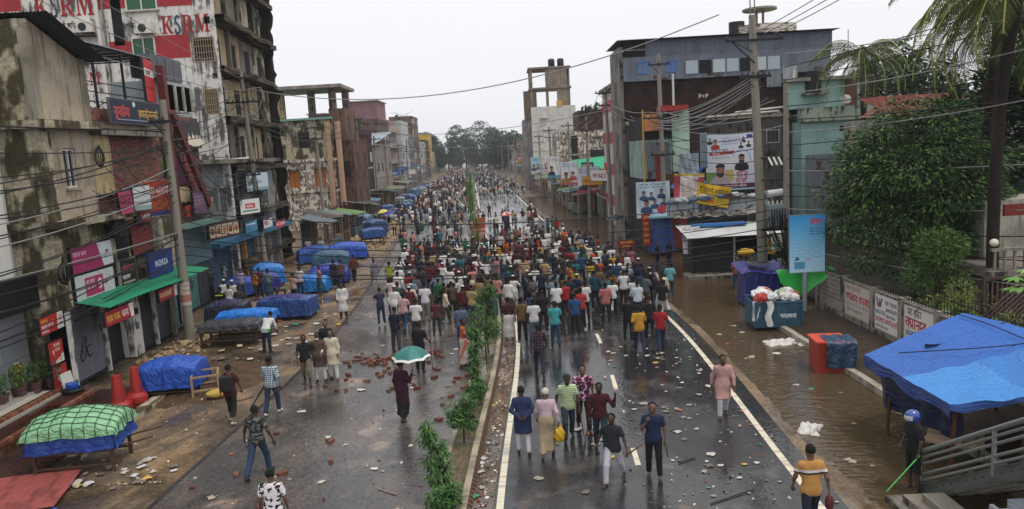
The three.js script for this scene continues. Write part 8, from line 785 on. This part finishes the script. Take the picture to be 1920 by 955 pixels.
const ROWS = [
  [-6.34,-17.09,3.00,'stride','tee','camo','trousers','#2d4560',{lod:'near',shoes:'#1a1a1c',h:1.75,skin:1},'man in camouflage T-shirt and jeans striding away, lower left of the road'],
  [-8.40,-20.97,3.11,'walk','tee','#4f1720','threequarter','#17171b',{lod:'near',shoes:'#b9b4aa',h:1.7,pack:1},'man in maroon T-shirt and black shorts with a black backpack'],
  [-7.39,-21.52,3.07,'walk2','shirt','plaid','trousers','#22384f',{lod:'near',shoes:'#d0ccc4',h:1.72},'man in blue and white plaid shirt walking away on the left road'],
  [-7.10,-24.30,0.14,'walk','tee','#1b1c20','threequarter','#7d735c',{lod:'near',h:1.7,skin:1},'man in black T-shirt and khaki rolled trousers beside two men in tunics'],
  [-6.72,-24.58,0.09,'stand2','kurta','#5d4a3e','trousers','#e4e3e0',{lod:'near',h:1.66,mask:1},'man in brown tunic and white trousers with a face mask on his chin'],
  [-6.29,-24.68,-0.09,'hold','kurta','#d8cdb4','trousers','#e4e3e0',{lod:'near',h:1.7,skin:2},'man in cream tunic and white trousers leaning on a dark cane'],
  [-6.84,-26.24,0.05,'stand','shirt','#1a2026','trousers','#17171b',{h:1.7},'man in dark shirt standing behind the three men on the left road'],
  [-3.33,-20.39,2.62,'umbrella','kurta','#3d1228','lungi','#1a1522',{lod:'near',h:1.68,skin:0},'man in dark maroon tunic walking under a teal umbrella'],
  [-3.37,-25.11,2.88,'hold','tee','#15161a','trousers','#17181c',{lod:'near',h:1.7,skin:1},'man in black T-shirt and black trousers holding a long dark stick upright'],
  [-4.60,-27.87,2.79,'stand2','tee','#1c2438','trousers','#4a4648',{lod:'near',h:1.72},'man in navy T-shirt and grey trousers beside the scattered bricks'],
  [-4.00,-29.44,3.00,'stand2','tee','#e4e3e0','trousers','#39414d',{lod:'near',h:1.7},'man in white T-shirt directly behind the man with the upright stick'],
  [-1.86,-25.27,1.75,'hold','tee','#c0643e','lungi','#cdb9b0',{lod:'near',h:1.7,skin:1},'man in orange shirt and pale wrap with a folded orange umbrella'],
  [-8.11,-34.65,0.07,'stand','robe','#e4e3e0','trousers','#26262a',{lod:'near',h:1.64},'man in long white tunic walking toward the camera alone on the left road'],
  [-9.61,-44.64,3.05,'walk','shirt','#6b3320','trousers','#1a1b20',{h:1.72},'man in rust brown shirt walking away near the blue tarpaulin carts'],
  [-9.90,-28.89,2.97,'bend','shirt','#dcdcda','trousers','#1d2740',{lod:'near',h:1.7,green:1},'man in white shirt with green sash leaning over the black and blue cart'],
  [-4.80,-13.41,3.11,'stand','tee','leopard','trousers','#20252e',{lod:'near',h:1.66,shoes:'#222222'},'man in black spotted white shirt cut off by the bottom edge'],
  [5.25,-12.95,3.18,'walk2','tee','polo','trousers','#20283a',{lod:'near',h:1.74,shoes:'#2a2a2e'},'man in tan polo shirt with a white and black chest stripe'],
  [2.90,-15.79,-0.21,'chest','tee','#1a2a4c','trousers','#16161a',{lod:'near',h:1.7,skin:2},'man in navy T-shirt and black trousers with hand at his chest'],
  [1.98,-15.66,-0.44,'stride','tee','#2c2d34','trousers','#c9cbd4',{lod:'near',h:1.62,skin:1},'man in dark grey T-shirt and white trousers walking with a short stick'],
  [1.92,-17.45,-0.14,'wave','shirt','#46161f','trousers','#22363c',{lod:'near',h:1.68,shoes:'#9b978c'},'man in dark red shirt and teal jeans raising one hand'],
  [1.20,-18.23,0.10,'walk2','tee','stripes','trousers','#39434f',{lod:'near',hat:'cap',h:1.72,shoes:'#1b1b1e',skin:1},'man in pale green striped polo shirt and black cap with a stick'],
  [1.65,-18.83,0.00,'walk','half','floral','trousers','#1a1c22',{lod:'near',shoes:'#2b2b2e',h:1.76},'man in purple floral shirt and black trousers'],
  [0.61,-17.31,3.07,'walk2','shirt','#cdb3ba','lungi','#a8977c',{lod:'near',grey:1,h:1.66,skin:2},'grey haired man in pale pink shirt and beige wrap with a yellow bag'],
  [0.03,-17.52,3.14,'behind','kurta','#26345a','trousers','#d2d3d8',{lod:'near',h:1.66,skin:1},'man in blue tunic and white trousers with hands behind his back'],
  [0.71,-23.97,3.11,'walk','half','dots','trousers','#2b3440',{lod:'near',h:1.68},'man in dark patterned shirt walking away by the inner white line'],
  [5.43,-19.22,-0.07,'walk2','kurta','#c59a94','trousers','#d6d8e2',{lod:'near',h:1.7,skin:0},'man in pink tunic and white trousers walking on the outer white line'],
  [8.09,-14.71,-1.40,'stand2','tee','#131318','shorts','#111116',{lod:'near',hat:'helmet',h:1.68,y:-.1},'person in black with a blue motorcycle helmet standing in the flood water'],
  [4.36,-25.85,3.14,'walk','half','#c08d2e','trousers','#26334a',{lod:'near',h:1.72},'man in mustard yellow shirt and jeans walking away'],
  [5.13,-25.90,3.11,'walk2','tee','#9a1f24','trousers','#24344c',{lod:'near',h:1.68},'man in red T-shirt and jeans walking away at the water\'s edge'],
  [4.22,-27.46,3.07,'stand','tee','#131419','trousers','#1c1e26',{h:1.72},'man in black walking away left of the yellow shirted man'],
  [5.03,-27.44,3.07,'walk','tee','#15151b','trousers','#22262f',{h:1.7},'man in black between the yellow shirt and the red shirt'],
  [7.61,-35.77,2.97,'walk2','half','#6fb0ba','trousers','#3c5668',{h:1.7,y:-.12},'man in pale cyan shirt wading through the flood water'],
  [11.08,-36.56,0.35,'stand2','half','#b05a50','trousers','#2b4a66',{h:1.66,y:-.12},'person in coral shirt and blue trousers wading beside the bundle carrier'],
  [11.38,-36.76,2.79,'stand','tee','#26262c','trousers','#25303a',{h:1.66,y:-.12},'person in dark clothes between the coral shirt and the bundle carrier'],
  [11.67,-36.82,3.23,'carry','half','#b0902f','lungi','#3e3a2e',{h:1.64,y:-.12},'man in yellow shirt wading with a yellow sack on his head'],
  [10.15,-41.82,0.17,'stand2','shirt','#d8cfd0','trousers','#1d1f26',{h:1.68,y:.1},'man in pale shirt at the left end of the kiosk platform'],
  [10.42,-41.35,-0.35,'folded','half','#c7cde0','trousers','#20242e',{h:1.7,y:.1},'man in pale blue white shirt on the kiosk platform'],
  [10.95,-41.54,0.00,'stand','half','#e0dfdd','trousers','#242833',{h:1.7,y:.1},'man in white shirt second from right on the kiosk platform'],
  [11.61,-41.12,-0.09,'stand','robe','#cdbf9b','trousers','#c9c0a8',{h:1.68,y:.1},'man in long cream tunic on the kiosk platform'],
  [-17.51,-41.79,0.70,'stand','half','#1d2740','trousers','#1b2030',{h:1.68},'man in navy shirt at the left of the group before the blue shutter'],
  [-16.86,-41.01,0.52,'stand','half','#20263a','trousers','#171a22',{h:1.7},'man in dark blue shirt beside the other navy man near the shutter'],
  [-17.45,-44.56,2.62,'folded','tee','#dcdcd8','trousers','#6a6b70',{h:1.7},'man in white T-shirt standing close to the blue shutter'],
  [-14.85,-37.83,0.35,'stand2','robe','#e2e0da','trousers','#e4e3e0',{h:1.66,hat:'skullcap'},'man in white robe and cap among the left group'],
  [-14.21,-37.28,-0.17,'stand','robe','#dedad0','trousers','#e4e3e0',{h:1.68,hat:'skullcap'},'man in ivory robe in the middle of the left group'],
  [-14.06,-36.26,2.97,'stand','robe','#cfcdc9','trousers','#e4e3e0',{h:1.64},'man in off-white robe with his back to the street in the left group'],
  [-14.01,-35.10,3.07,'stand','tee','#15161a','trousers','#1b1c22',{h:1.7,neon:1},'man in black T-shirt with a neon yellow band across his back'],
  [-13.24,-35.36,3.11,'folded','half','#3c3a36','trousers','#9a8d78',{h:1.66},'man in dark olive shirt and tan trousers beside the dark tarpaulin'],
  [-15.30,-41.48,1.05,'stand2','half','#9a8fc0','trousers','#4b4a55',{h:1.66},'man in lilac shirt beside the orange shirt'],
  [-14.32,-40.89,-0.52,'wave','half','#c07a2a','trousers','#3a2a20',{h:1.6},'person in orange shirt with raised arm near the blue shutter'],
  [-14.17,-41.15,2.97,'stand','half','#5d1a24','trousers','#17171b',{h:1.7},'man in maroon shirt in the left group by the utility pole'],
  [-13.51,-40.66,3.11,'stand','half','#6d8480','lungi','check',{h:1.68},'man in grey green shirt and checked wrap by the wooden stool'],
  [-11.61,-38.84,2.62,'folded','tee','#c8a090','trousers','#22242b',{h:1.64},'person in peach T-shirt with folded arms by the wooden stool'],
  [-11.89,-41.11,2.97,'stand','half','#d0ccd2','trousers','#24304a',{h:1.66},'man in striped pale shirt beside the peach T-shirt'],
  [-10.77,-40.94,2.09,'folded','half','#c07a72','lungi','check',{h:1.66},'man in salmon shirt and checked wrap beside the bright blue tarpaulin'],
  [-10.47,-43.13,2.79,'stand','half','#26262c','lungi','#2e2a2c',{h:1.66},'man in black beside the purple tarpaulin stall'],
  [-9.99,-42.81,-2.79,'stand2','half','#5b3f40','trousers','#1b1b22',{h:1.66},'man in brown patterned shirt right of the purple tarpaulin stall'],
  [-15.55,-56.82,0.17,'stand','tee','#c9c6be','trousers','#5c5346',{h:1.64},'person in white T-shirt standing behind the dark green tarpaulin'],
  [-14.54,-56.71,-0.17,'folded','half','#dcdbd8','lungi','check',{h:1.66},'man in white shirt and blue checked wrap beside the dark green tarpaulin'],
  [-16.24,-82.56,0.00,'stand','tee','#cfc3b0','trousers','#2e2d30',{h:1.6},'person in beige T-shirt by the parked motorbike'],
  [-14.86,-81.79,0.00,'stand','tee','#9fc0c4','trousers','#2b2f3a',{h:1.6},'person in pale aqua T-shirt alone on the brown verge'],
  [-6.81,-40.71,3.05,'stand','tee','#a9ad35','trousers','#16171c',{h:1.7},'man in lime yellow T-shirt at the left front of the crowd'],
  [-6.01,-38.82,3.11,'stand','robe','#e4e3e0','trousers','#e4e3e0',{h:1.74,hat:'skullcap'},'tall man in white robe and white cap at the left front of the crowd'],
  [-8.11,-43.09,0.52,'walk','kurta','#77727c','trousers','#b9b3ae',{h:1.64},'man in grey tunic walking at the far left of the crowd'],
  [-5.87,-35.24,3.00,'stand','tee','#d5c0c4','trousers','#243a58',{lod:'near',h:1.68},'man in pale pink T-shirt and jeans in the front row of the crowd, left'],
  [-5.38,-33.96,2.88,'stand','half','#3f5f60','trousers','#24262e',{lod:'near',h:1.66},'man in dark teal shirt in the front row of the crowd, left'],
  [-4.82,-34.62,2.93,'stand2','half','#7f97b0','threequarter','#8b7443',{lod:'near',h:1.7},'man in pale blue shirt and khaki rolled trousers holding a wooden pole'],
  [-4.73,-31.13,2.79,'walk','tee','#cfa5a4','trousers','#2e4866',{lod:'near',h:1.68},'man in salmon pink T-shirt and jeans left of the white T-shirts'],
  [-4.00,-32.86,3.11,'stand','tee','#e2e1e4','trousers','#8a8278',{lod:'near',h:1.74},'tall man in long white T-shirt and grey trousers in the front row'],
  [-3.25,-30.14,-2.97,'stand2','tee','#5a2a30','trousers','#2e3a3a',{lod:'near',h:1.5},'boy in maroon and white T-shirt in the front row of the crowd'],
  [-3.52,-34.28,3.11,'stand','tee','#1d6a3a','trousers','#24262e',{h:1.66},'man in bright green T-shirt in the crowd'],
  [-3.13,-32.86,3.11,'stand','tee','#16171c','trousers','#26374f',{h:1.68},'man in black T-shirt and jeans behind the boy in maroon'],
  [-2.81,-32.99,3.11,'stand','half','#5c4a30','trousers','#1d1e22',{h:1.7},'man in olive brown shirt in the front row beside the median'],
  [-2.64,-35.86,3.11,'stand','half','#e3e3e2','trousers','#2a2d36',{h:1.7,hat:'skullcap'},'man in white shirt and white skullcap near the median'],
  [-2.05,-33.23,3.11,'hold','half','#46191f','trousers','#1b1c22',{h:1.72},'man in maroon shirt holding a pole upright beside the median'],
  [-1.63,-33.80,3.11,'stand','half','#a3825a','trousers','#22242a',{h:1.7},'man in tan shirt behind the median shrub'],
  [-2.09,-28.03,3.07,'stand','half','#5a6f8a','trousers','#22406a',{lod:'near',h:1.68},'man in grey blue shirt left of the median shrub'],
  [-0.27,-28.61,3.11,'stand','half','#43242a','lungi','#d9d7d4',{lod:'near',h:1.7},'man in dark red shirt and white wrap on the median kerb'],
  [0.24,-28.33,3.11,'stand','half','#6b5436','trousers','#1c1d22',{lod:'near',h:1.74},'man in brown shirt and black trousers on the inner white line'],
  [0.70,-28.15,3.11,'stand','tee','#d9d9d6','trousers','#5d7488',{lod:'near',h:1.68},'man in white T-shirt and pale jeans right of the brown shirt'],
  [1.12,-29.59,3.11,'stand','tee','#19191f','trousers','#23242a',{h:1.72},'man in black T-shirt behind the teal T-shirt'],
  [1.47,-27.43,3.11,'hold','tee','#3f9fa4','trousers','#1f4660',{lod:'near',h:1.68},'man in turquoise T-shirt and blue trousers in the front row'],
  [1.80,-31.33,3.11,'stand','tee','#e6e5e4','trousers','#23262e',{h:1.72},'man in bright white T-shirt behind the turquoise T-shirt'],
  [2.36,-28.95,3.07,'stand','tee','#25507e','trousers','#1d222c',{lod:'near',h:1.66},'man in blue T-shirt with a red scarf in the front row'],
  [2.69,-29.86,3.11,'stand','tee','#b5322a','trousers','#22262e',{h:1.7},'man in red and green T-shirt beside the blue T-shirt'],
  [3.02,-31.33,-2.88,'stand2','tee','#d8d8d8','trousers','#1d1f26',{lod:'near',h:1.68},'man in white T-shirt and black trousers turned half around'],
  [3.68,-33.44,3.11,'stand','half','#1f4a58','trousers','#1e2a38',{h:1.74},'man in dark teal shirt with broad shoulders at the right of the crowd'],
  [3.80,-30.64,3.11,'stand','half','#b06a66','trousers','#24262c',{lod:'near',h:1.7},'man in dusty rose shirt at the right front of the crowd'],
  [4.59,-33.66,3.11,'stand','half','gold','trousers','#27687a',{h:1.66},'man in black and gold checked shirt at the right of the crowd'],
  [5.00,-33.44,3.11,'phone','shirt','#dcdcdc','trousers','#20222a',{h:1.72},'man in white shirt holding a phone up at the right of the crowd'],
  [5.19,-31.83,3.11,'stand','tee','#cfd0d2','trousers','#2a3442',{h:1.68},'man in pale grey T-shirt right of the white shirt'],
  [6.20,-33.71,3.11,'stand','half','#14151b','trousers','#1f2a3c',{h:1.7},'man in black shirt at the right edge of the crowd in shallow water'],
  [6.20,-30.74,3.11,'folded','tee','#15161b','shorts','#9a9a9c',{h:1.68},'man in black T-shirt and grey shorts standing in shallow water'],
  [5.17,-30.80,3.11,'stand','tee','#c9d3df','trousers','#25303c',{h:1.66},'man in white and red T-shirt behind the yellow shirt'],
  [6.66,-41.34,3.11,'hold','half','#9a5a6a','trousers','#2a2a30',{h:1.66},'man in pink cap and shirt holding a pole at the water\'s edge'],
  [8.61,-43.89,1.05,'stand2','half','#19191f','trousers','#1c1d22',{h:1.66,y:-.1},'man in black near the empty metal bench in the water'],
  [9.35,-44.03,-1.05,'folded','half','#1a1c26','trousers','#20242e',{h:1.68,y:-.1},'man in dark navy shirt leaning by the utility pole in the water'],
];
// ---------- people in the street ----------
const foot = [], BY = {};
for (const [x, z, t, pose, top, tc, bot, bc, o, label] of ROWS) {
  foot.push([x, z]); const P = person(x, z, t, pose, top, tc, bot, bc, { ...o, label }); BY[label] = [P, pose]; const J = poseJ[pose];
  if (o.pack) { const g = part(P, 'backpack', (() => { const q = netMesh((x, y, z) => { const a = Math.abs(x) - .13, b = Math.abs(y) - .19, c = Math.abs(z) - .06; return Math.hypot(Math.max(a, 0), Math.max(b, 0), Math.max(c, 0)) - .04; }, [-.2, -.26, -.13], [.2, .26, .13], .022); q.translate(J.chest[0], J.chest[1] - .06, J.chest[2] - .21); return q; })(), mat('#17181c', .7)); part(g, 'strap', merge([-1, 1].map((s) => tube([[s * .1, J.chest[1] + .12, J.chest[2] - .16], [s * .115, J.chest[1] + .2, J.chest[2]], [s * .12, J.chest[1] + .02, J.chest[2] + .14], [s * .15, J.chest[1] - .16, J.chest[2] - .1]], .02, 14, 5))), mat('#101114', .7)); }
  if (o.neon) part(P, 'neon_band', box(-.17, .17, J.chest[1] + .03, J.chest[1] + .07, J.chest[2] - .17, J.chest[2] - .1), mat('#b9e02a', .6));
  if (o.green) part(P, 'sash', geo(pose, 'shorts', 'near').clone().scale(1.08, .26, 1.08).translate(0, J.pel[1] * .76, 0), mat('#2f8a3c', .8));
  if (o.mask) part(P, 'face_mask', new THREE.SphereGeometry(.062, 12, 8, 0, Math.PI * 2, 0, 1.5).rotateX(1.75).scale(1, .8, .8).translate(J.head[0], J.head[1] - .09, J.head[2] + .05), WHITE);
}
const of = (s) => { const k = Object.keys(BY).find((l) => l.includes(s)); return BY[k]; };
const hand = (s, i = 1, e = .08) => jointWorld(of(s)[0], of(s)[1], 'hand', i, e);
function stick(who, i, down, up, tilt, m, label, cat = 'stick', r = .014) { const h = hand(who, i), d = nrm(tilt); solo('hand_stick', label, cat, bar(add(h, d, -down), add(h, d, up), r, 6, r * .8), m); }
const dkw = mat('#2a1e18', .7), pale = mat('#b59a78', .8, { map: T.wood });
stick('long dark stick upright', 1, .95, .6, [0, 1, .02], dkw, 'long dark stick held upright by the man in black'); stick('dark cane', 1, .9, .05, [-.35, 1, -.1], dkw, 'dark walking cane of the man in the cream tunic'); stick('plaid shirt', 0, .05, .75, [-.5, -.75, .3], mat('#20242a', .7), 'folded dark umbrella hanging from the plaid shirted man\'s hand', 'umbrella', .03); stick('plaid shirt', 1, .2, .8, [.75, .55, -.4], pale, 'thin bamboo stick pointing right from the plaid shirted man', 'stick', .012);
stick('striped polo', 0, .75, .1, [-.12, 1, 0], pale, 'pale wooden stick held by the man in the black cap', 'stick', .018); stick('floral shirt', 1, .55, .12, [.1, 1, .05], pale, 'pale wooden stick held by the man in the floral shirt', 'stick', .018); stick('raising one hand', 1, .7, .1, [.2, 1, 0], dkw, 'curved dark stick of the man in the dark red shirt', 'stick', .016); stick('short stick', 0, .1, .42, [.7, .6, .3], pale, 'short thick stick of the man in white trousers', 'stick', .02); stick('hand at his chest', 0, .05, .3, [.1, -1, .1], dkw, 'short dark stick hanging from the navy shirted man\'s hand'); stick('motorcycle helmet', 0, .1, 1.0, [-.75, -.45, .35], mat('#3fae4e', .5), 'bright green rod held by the helmeted person'); stick('pale cyan', 0, .05, .75, [-.7, -.6, 0], mat('#4aa05a', .5), 'green rod held by the man wading in the pale cyan shirt'); stick('pole upright beside the median', 1, .9, .7, [0, 1, 0], pale, 'wooden pole held upright beside the median', 'pole', .02); stick('khaki rolled trousers holding', 1, .9, .2, [.35, 1, .1], mat('#a8903c', .7), 'yellow bamboo pole of the man in the pale blue shirt', 'pole', .02); stick('turquoise', 1, .9, .35, [-.1, 1, 0], dkw, 'dark stick held by the man in the turquoise T-shirt'); stick('pink cap', 1, .8, .3, [.4, 1, 0], pale, 'long pole held at the water\'s edge', 'pole', .02);
function umbrella(p, c, rim, label, open = 1, R = .56, tiltx = 0, tiltz = 0) { const u = thing('umbrella', label, 'umbrella', p); u.rotation.set(tiltx, 0, tiltz); const n = 8, S = (a, q) => { const seg = (a * n / 6.28318) % 1, sc = 1 - .09 * Math.sin(Math.PI * seg) * q; return [Math.cos(a) * R * q * sc, .72 - .30 * q * q + .02 * Math.sin(Math.PI * seg) * q, Math.sin(a) * R * q * sc]; }; for (let k = 0; k < n; k++) part(u, 'canopy_panel', grid(6, 8, (s, t) => S((k + s * .999) * 6.28318 / n, .02 + t * .88)), mat(k % 2 ? c[0] : c[1], .6, { side: 2 })); part(u, 'rim', grid(64, 2, (s, t) => S(s * 6.283, .9 + t * .1)), mat(rim, .6, { side: 2 })); part(u, 'shaft', bar([0, -.1, 0], [0, .78, 0], .008, 6), M.steel); part(u, 'handle', new THREE.TorusGeometry(.035, .01, 5, 10, Math.PI).rotateZ(Math.PI).translate(.035, -.1, 0), M.black); return u; }
umbrella(hand('under a teal umbrella', 1, .06), ['#2f7a72', '#286a66'], '#d5d9d4', 'open teal umbrella with a white rim above the maroon tunic', 1, .56, .05, .02);
{ const f = (x, y, z, c, n, R = .55) => umbrella([x, y, z], c, c[0], n, 1, R, .1, .1); f(8.0, 1.45, -56.5, ['#2b3340', '#3a4554'], 'open dark grey umbrella at the water\'s edge behind the crowd', .7); f(-.3, 1.4, -66, ['#b5432c', '#c9c0b8'], 'open orange red umbrella on the right carriageway behind the crowd'); f(-13.0, 1.45, -77, ['#c9b04a', '#d8c878'], 'open yellow umbrella on the left verge', .6); f(-12.2, 1.35, -76, ['#3a3a8a', '#2d2f72'], 'open purple umbrella beside the yellow one', .65); f(-4.6, 1.5, -70, ['#20242c', '#1a1d24'], 'open black umbrella beside the median'); }
{ const h = hand('folded orange umbrella', 1), u = thing('umbrella', 'folded orange umbrella pointing down at the orange shirted man\'s side', 'umbrella', [h[0] - .25, h[1] - .05, h[2] + .05]); part(u, 'folded_canopy', bar([0, .1, 0], [-.3, -.62, .1], .06, 8, .01).scale(1, 1, 1), mat('#b8542a', .6)); part(u, 'shaft', bar([.1, .35, 0], [0, .1, 0], .01, 5), M.steel);
  const b = hand('yellow bag', 1), g = thing('carrier_bag', 'yellow carrier bag held by the grey haired man', 'bag', [b[0], b[1] - .2, b[2]]); part(g, 'bag_body', netMesh((x, y, z) => Math.hypot(x / .75, (y + .05) / 1.15, z / .5) - .17 + .015 * Math.sin(x * 40 + y * 30), [-.22, -.3, -.16], [.22, .25, .16], .02), mat('#c9a21c', .5)); part(g, 'bag_handle', new THREE.TorusGeometry(.06, .012, 5, 12, Math.PI).translate(0, .13, 0), mat('#c9a21c', .5)); const c = hand('tan polo', 1), k = solo('carrier_bag', 'small dark red bag in the tan polo man\'s hand', 'bag', netMesh((x, y, z) => Math.hypot(x / .6, (y + .08) / 1.1, z / .45) - .14, [-.15, -.3, -.12], [.15, .15, .12], .02), mat('#5a1f1f', .6), [c[0], c[1] - .08, c[2]]);
  const w = of('yellow sack on his head')[0]; solo('head_bundle', 'round yellow sack carried on the wading man\'s head', 'sack', new THREE.SphereGeometry(.34, 18, 12).scale(1.25, .62, 1), mat('#c49a2c', .85, { bumpMap: T.cloth, bumpScale: .04 }), [w.position.x, w.position.y + 1.86, w.position.z]); }
// the crowd: tops, bottoms, poses drawn from what the photograph shows
const TOPS = ['#17171b', '#17171b', '#17171b', '#17171b', '#17171b', '#1d2740', '#1d2740', '#3a3d44', '#6a6b70', '#e4e3e0', '#e4e3e0', '#e4e3e0', '#cfcdc9', '#24466b', '#5d1a24', '#5d1a24', '#a32222', '#c98a80', '#6a6b70', '#6f5a41', '#b79a6c', '#8fa0b4', '#1f6b78', '#37324f', '#c2562a', '#1f5b3c', '#c49a2b', '#3a3d44', '#d8cdb4', '#4e4436'], BOTS = ['#17171b', '#2b3a52', '#1d2740', '#3a3d44', '#2b3a52', '#6a6b70', '#17171b', '#4e4436', '#cfcdc9'];
const FT = ['#17171b', '#1d2740', '#e4e3e0', '#cfcdc9', '#3a3d44', '#17171b', '#e4e3e0', '#8fa0b4', '#5d1a24', '#6a6b70', '#24466b', '#c98a80', '#b79a6c', '#1d2740'];
const KP = ['stand', 'stand', 'stand2', 'folded', 'walk', 'behind', 'raise', 'phone', 'hold', 'walk2'], rc = rng(9001), pick = (a) => a[Math.floor(rc() * a.length)];
function scatter(n, zr, xr, gap, list = []) { let tries = 0; while (list.length < n && tries++ < n * 60) { const z = lerp(zr[0], zr[1], rc()), x = xl(z) + lerp(xr[0], xr[1], rc()); if (!foot.some(([a, b]) => (a - x) ** 2 + (b - z) ** 2 < gap * gap)) { foot.push([x, z]); list.push([x, z]); } } return list; }
const PW = { stand: 'standing', stand2: 'at ease', folded: 'arms folded', walk: 'walking', behind: 'hands behind back', raise: 'arm raised', phone: 'filming', hold: 'arm out', walk2: 'walking' };
const dense = scatter(262, [-31.8, -53], [-6.0, 6.6], .6).sort((a, b) => b[1] - a[1]), rest = dense.splice(206);
dense.forEach(([x, z], i) => {
  const pose = pick(KP), robe = rc() < .1, lungi = rc() < .1, tc = robe ? pick(['#e4e3e0', '#e4e3e0', '#d8cdb4', '#1d2740']) : pick(TOPS), bc = robe ? '#cfcdc9' : pick(BOTS), kind = robe ? pick(['kurta', 'robe']) : pick(['tee', 'tee', 'half', 'shirt']), hat = rc() < (robe ? .7 : .12) ? 'skullcap' : undefined, o = x - xl(z);
  const where = z > -38 ? 'front of the crowd' : z > -45 ? 'mid crowd' : 'back of the crowd', sd = o < -3.6 ? 'far left' : o < -1.2 ? 'left of the median' : o < 2.5 ? 'right of the median' : 'far right';
  person(x, z, Math.PI + (rc() - .5) * (rc() < .3 ? 4.5 : 1.0), pose, kind, tc, lungi && !robe ? 'lungi' : 'trousers', lungi && !robe ? pick(['check', '#6f5a41', '#cfcdc9']) : bc, { h: 1.58 + rc() * .18, hat, lod: 'mid', y: o > 7 ? -.1 : 0, group: 'people in the dense crowd', label: `${COLN[tc]} ${{ tee: 'T-shirt', half: 'half-sleeved shirt', shirt: 'shirt', kurta: 'tunic', robe: 'robe' }[kind]}${hat ? ' and white cap' : ''}, ${PW[pose]}, ${sd}, ${where}` });
});
{ // everyone beyond the nearest three hundred, as one mass of small figures
  rest.push(...scatter(95, [-53, -84], [-7.6, 6.0], .9), ...scatter(60, [-70, -110], [-12, -7.6], 1.2), ...scatter(470, [-84, -190], [-9.5, -1.6], .85), ...scatter(120, [-112, -190], [-.4, 8], 1.0), ...scatter(260, [-190, -330], [-9, 7], 1.3));
  const protos = ['far', 'tiny'].map((L) => ['stand', 'walk', 'folded', 'raise'].map((p) => ['body', 'half', 'trousers', 'hair'].map((k) => { const g = geo(p, k, L); return g.index ? g.toNonIndexed() : g; }))), set = (z) => protos[z < -84 ? 1 : 0]; let n = 0; const plan = rest.map(([x, z]) => { const p = Math.floor(rc() * 3.15); n += set(z)[p].reduce((s, g) => s + g.attributes.position.count, 0); return [x, z, p]; }); const P = new Float32Array(n * 3), N = new Float32Array(n * 3), C = new Float32Array(n * 3); let w = 0; const m = new THREE.Matrix4(), v = new THREE.Vector3();
  for (const [x, z, p] of plan) { const a = rc() * 6.3, s = .93 + rc() * .1, cols = [lin('#4a342a'), lin(pick(z < -70 ? FT : TOPS)), lin(pick(BOTS)), rc() < .12 ? lin('#dddcd8') : lin('#0b0908')], ca = Math.cos(a) * s, sa = Math.sin(a) * s; set(z)[p].forEach((g, k) => { const q = g.attributes.position, t = g.attributes.normal; for (let i = 0; i < q.count; i++, w++) { const X = q.getX(i), Z = q.getZ(i); P[w * 3] = X * ca + Z * sa + x; P[w * 3 + 1] = q.getY(i) * s; P[w * 3 + 2] = -X * sa + Z * ca + z; const A = t.getX(i), B = t.getZ(i); N[w * 3] = (A * ca + B * sa) / s; N[w * 3 + 1] = t.getY(i); N[w * 3 + 2] = (-A * sa + B * ca) / s; C.set(cols[k], w * 3); } }); }
  const g = new THREE.BufferGeometry(); g.setAttribute('position', new THREE.BufferAttribute(P, 3)); g.setAttribute('normal', new THREE.BufferAttribute(N, 3)); g.setAttribute('color', new THREE.BufferAttribute(C, 3)); const o = new THREE.Mesh(g, new THREE.MeshStandardMaterial({ vertexColors: true, roughness: .9 })); o.name = 'distant_crowd'; o.castShadow = o.receiveShadow = true; o.userData = { kind: 'stuff', label: 'mass of people filling the street into the distance', category: 'crowd' }; scene.add(o);
}
scene.fog = new THREE.FogExp2(0xd3d6dc, .0004);
renderer.render(scene, camera);
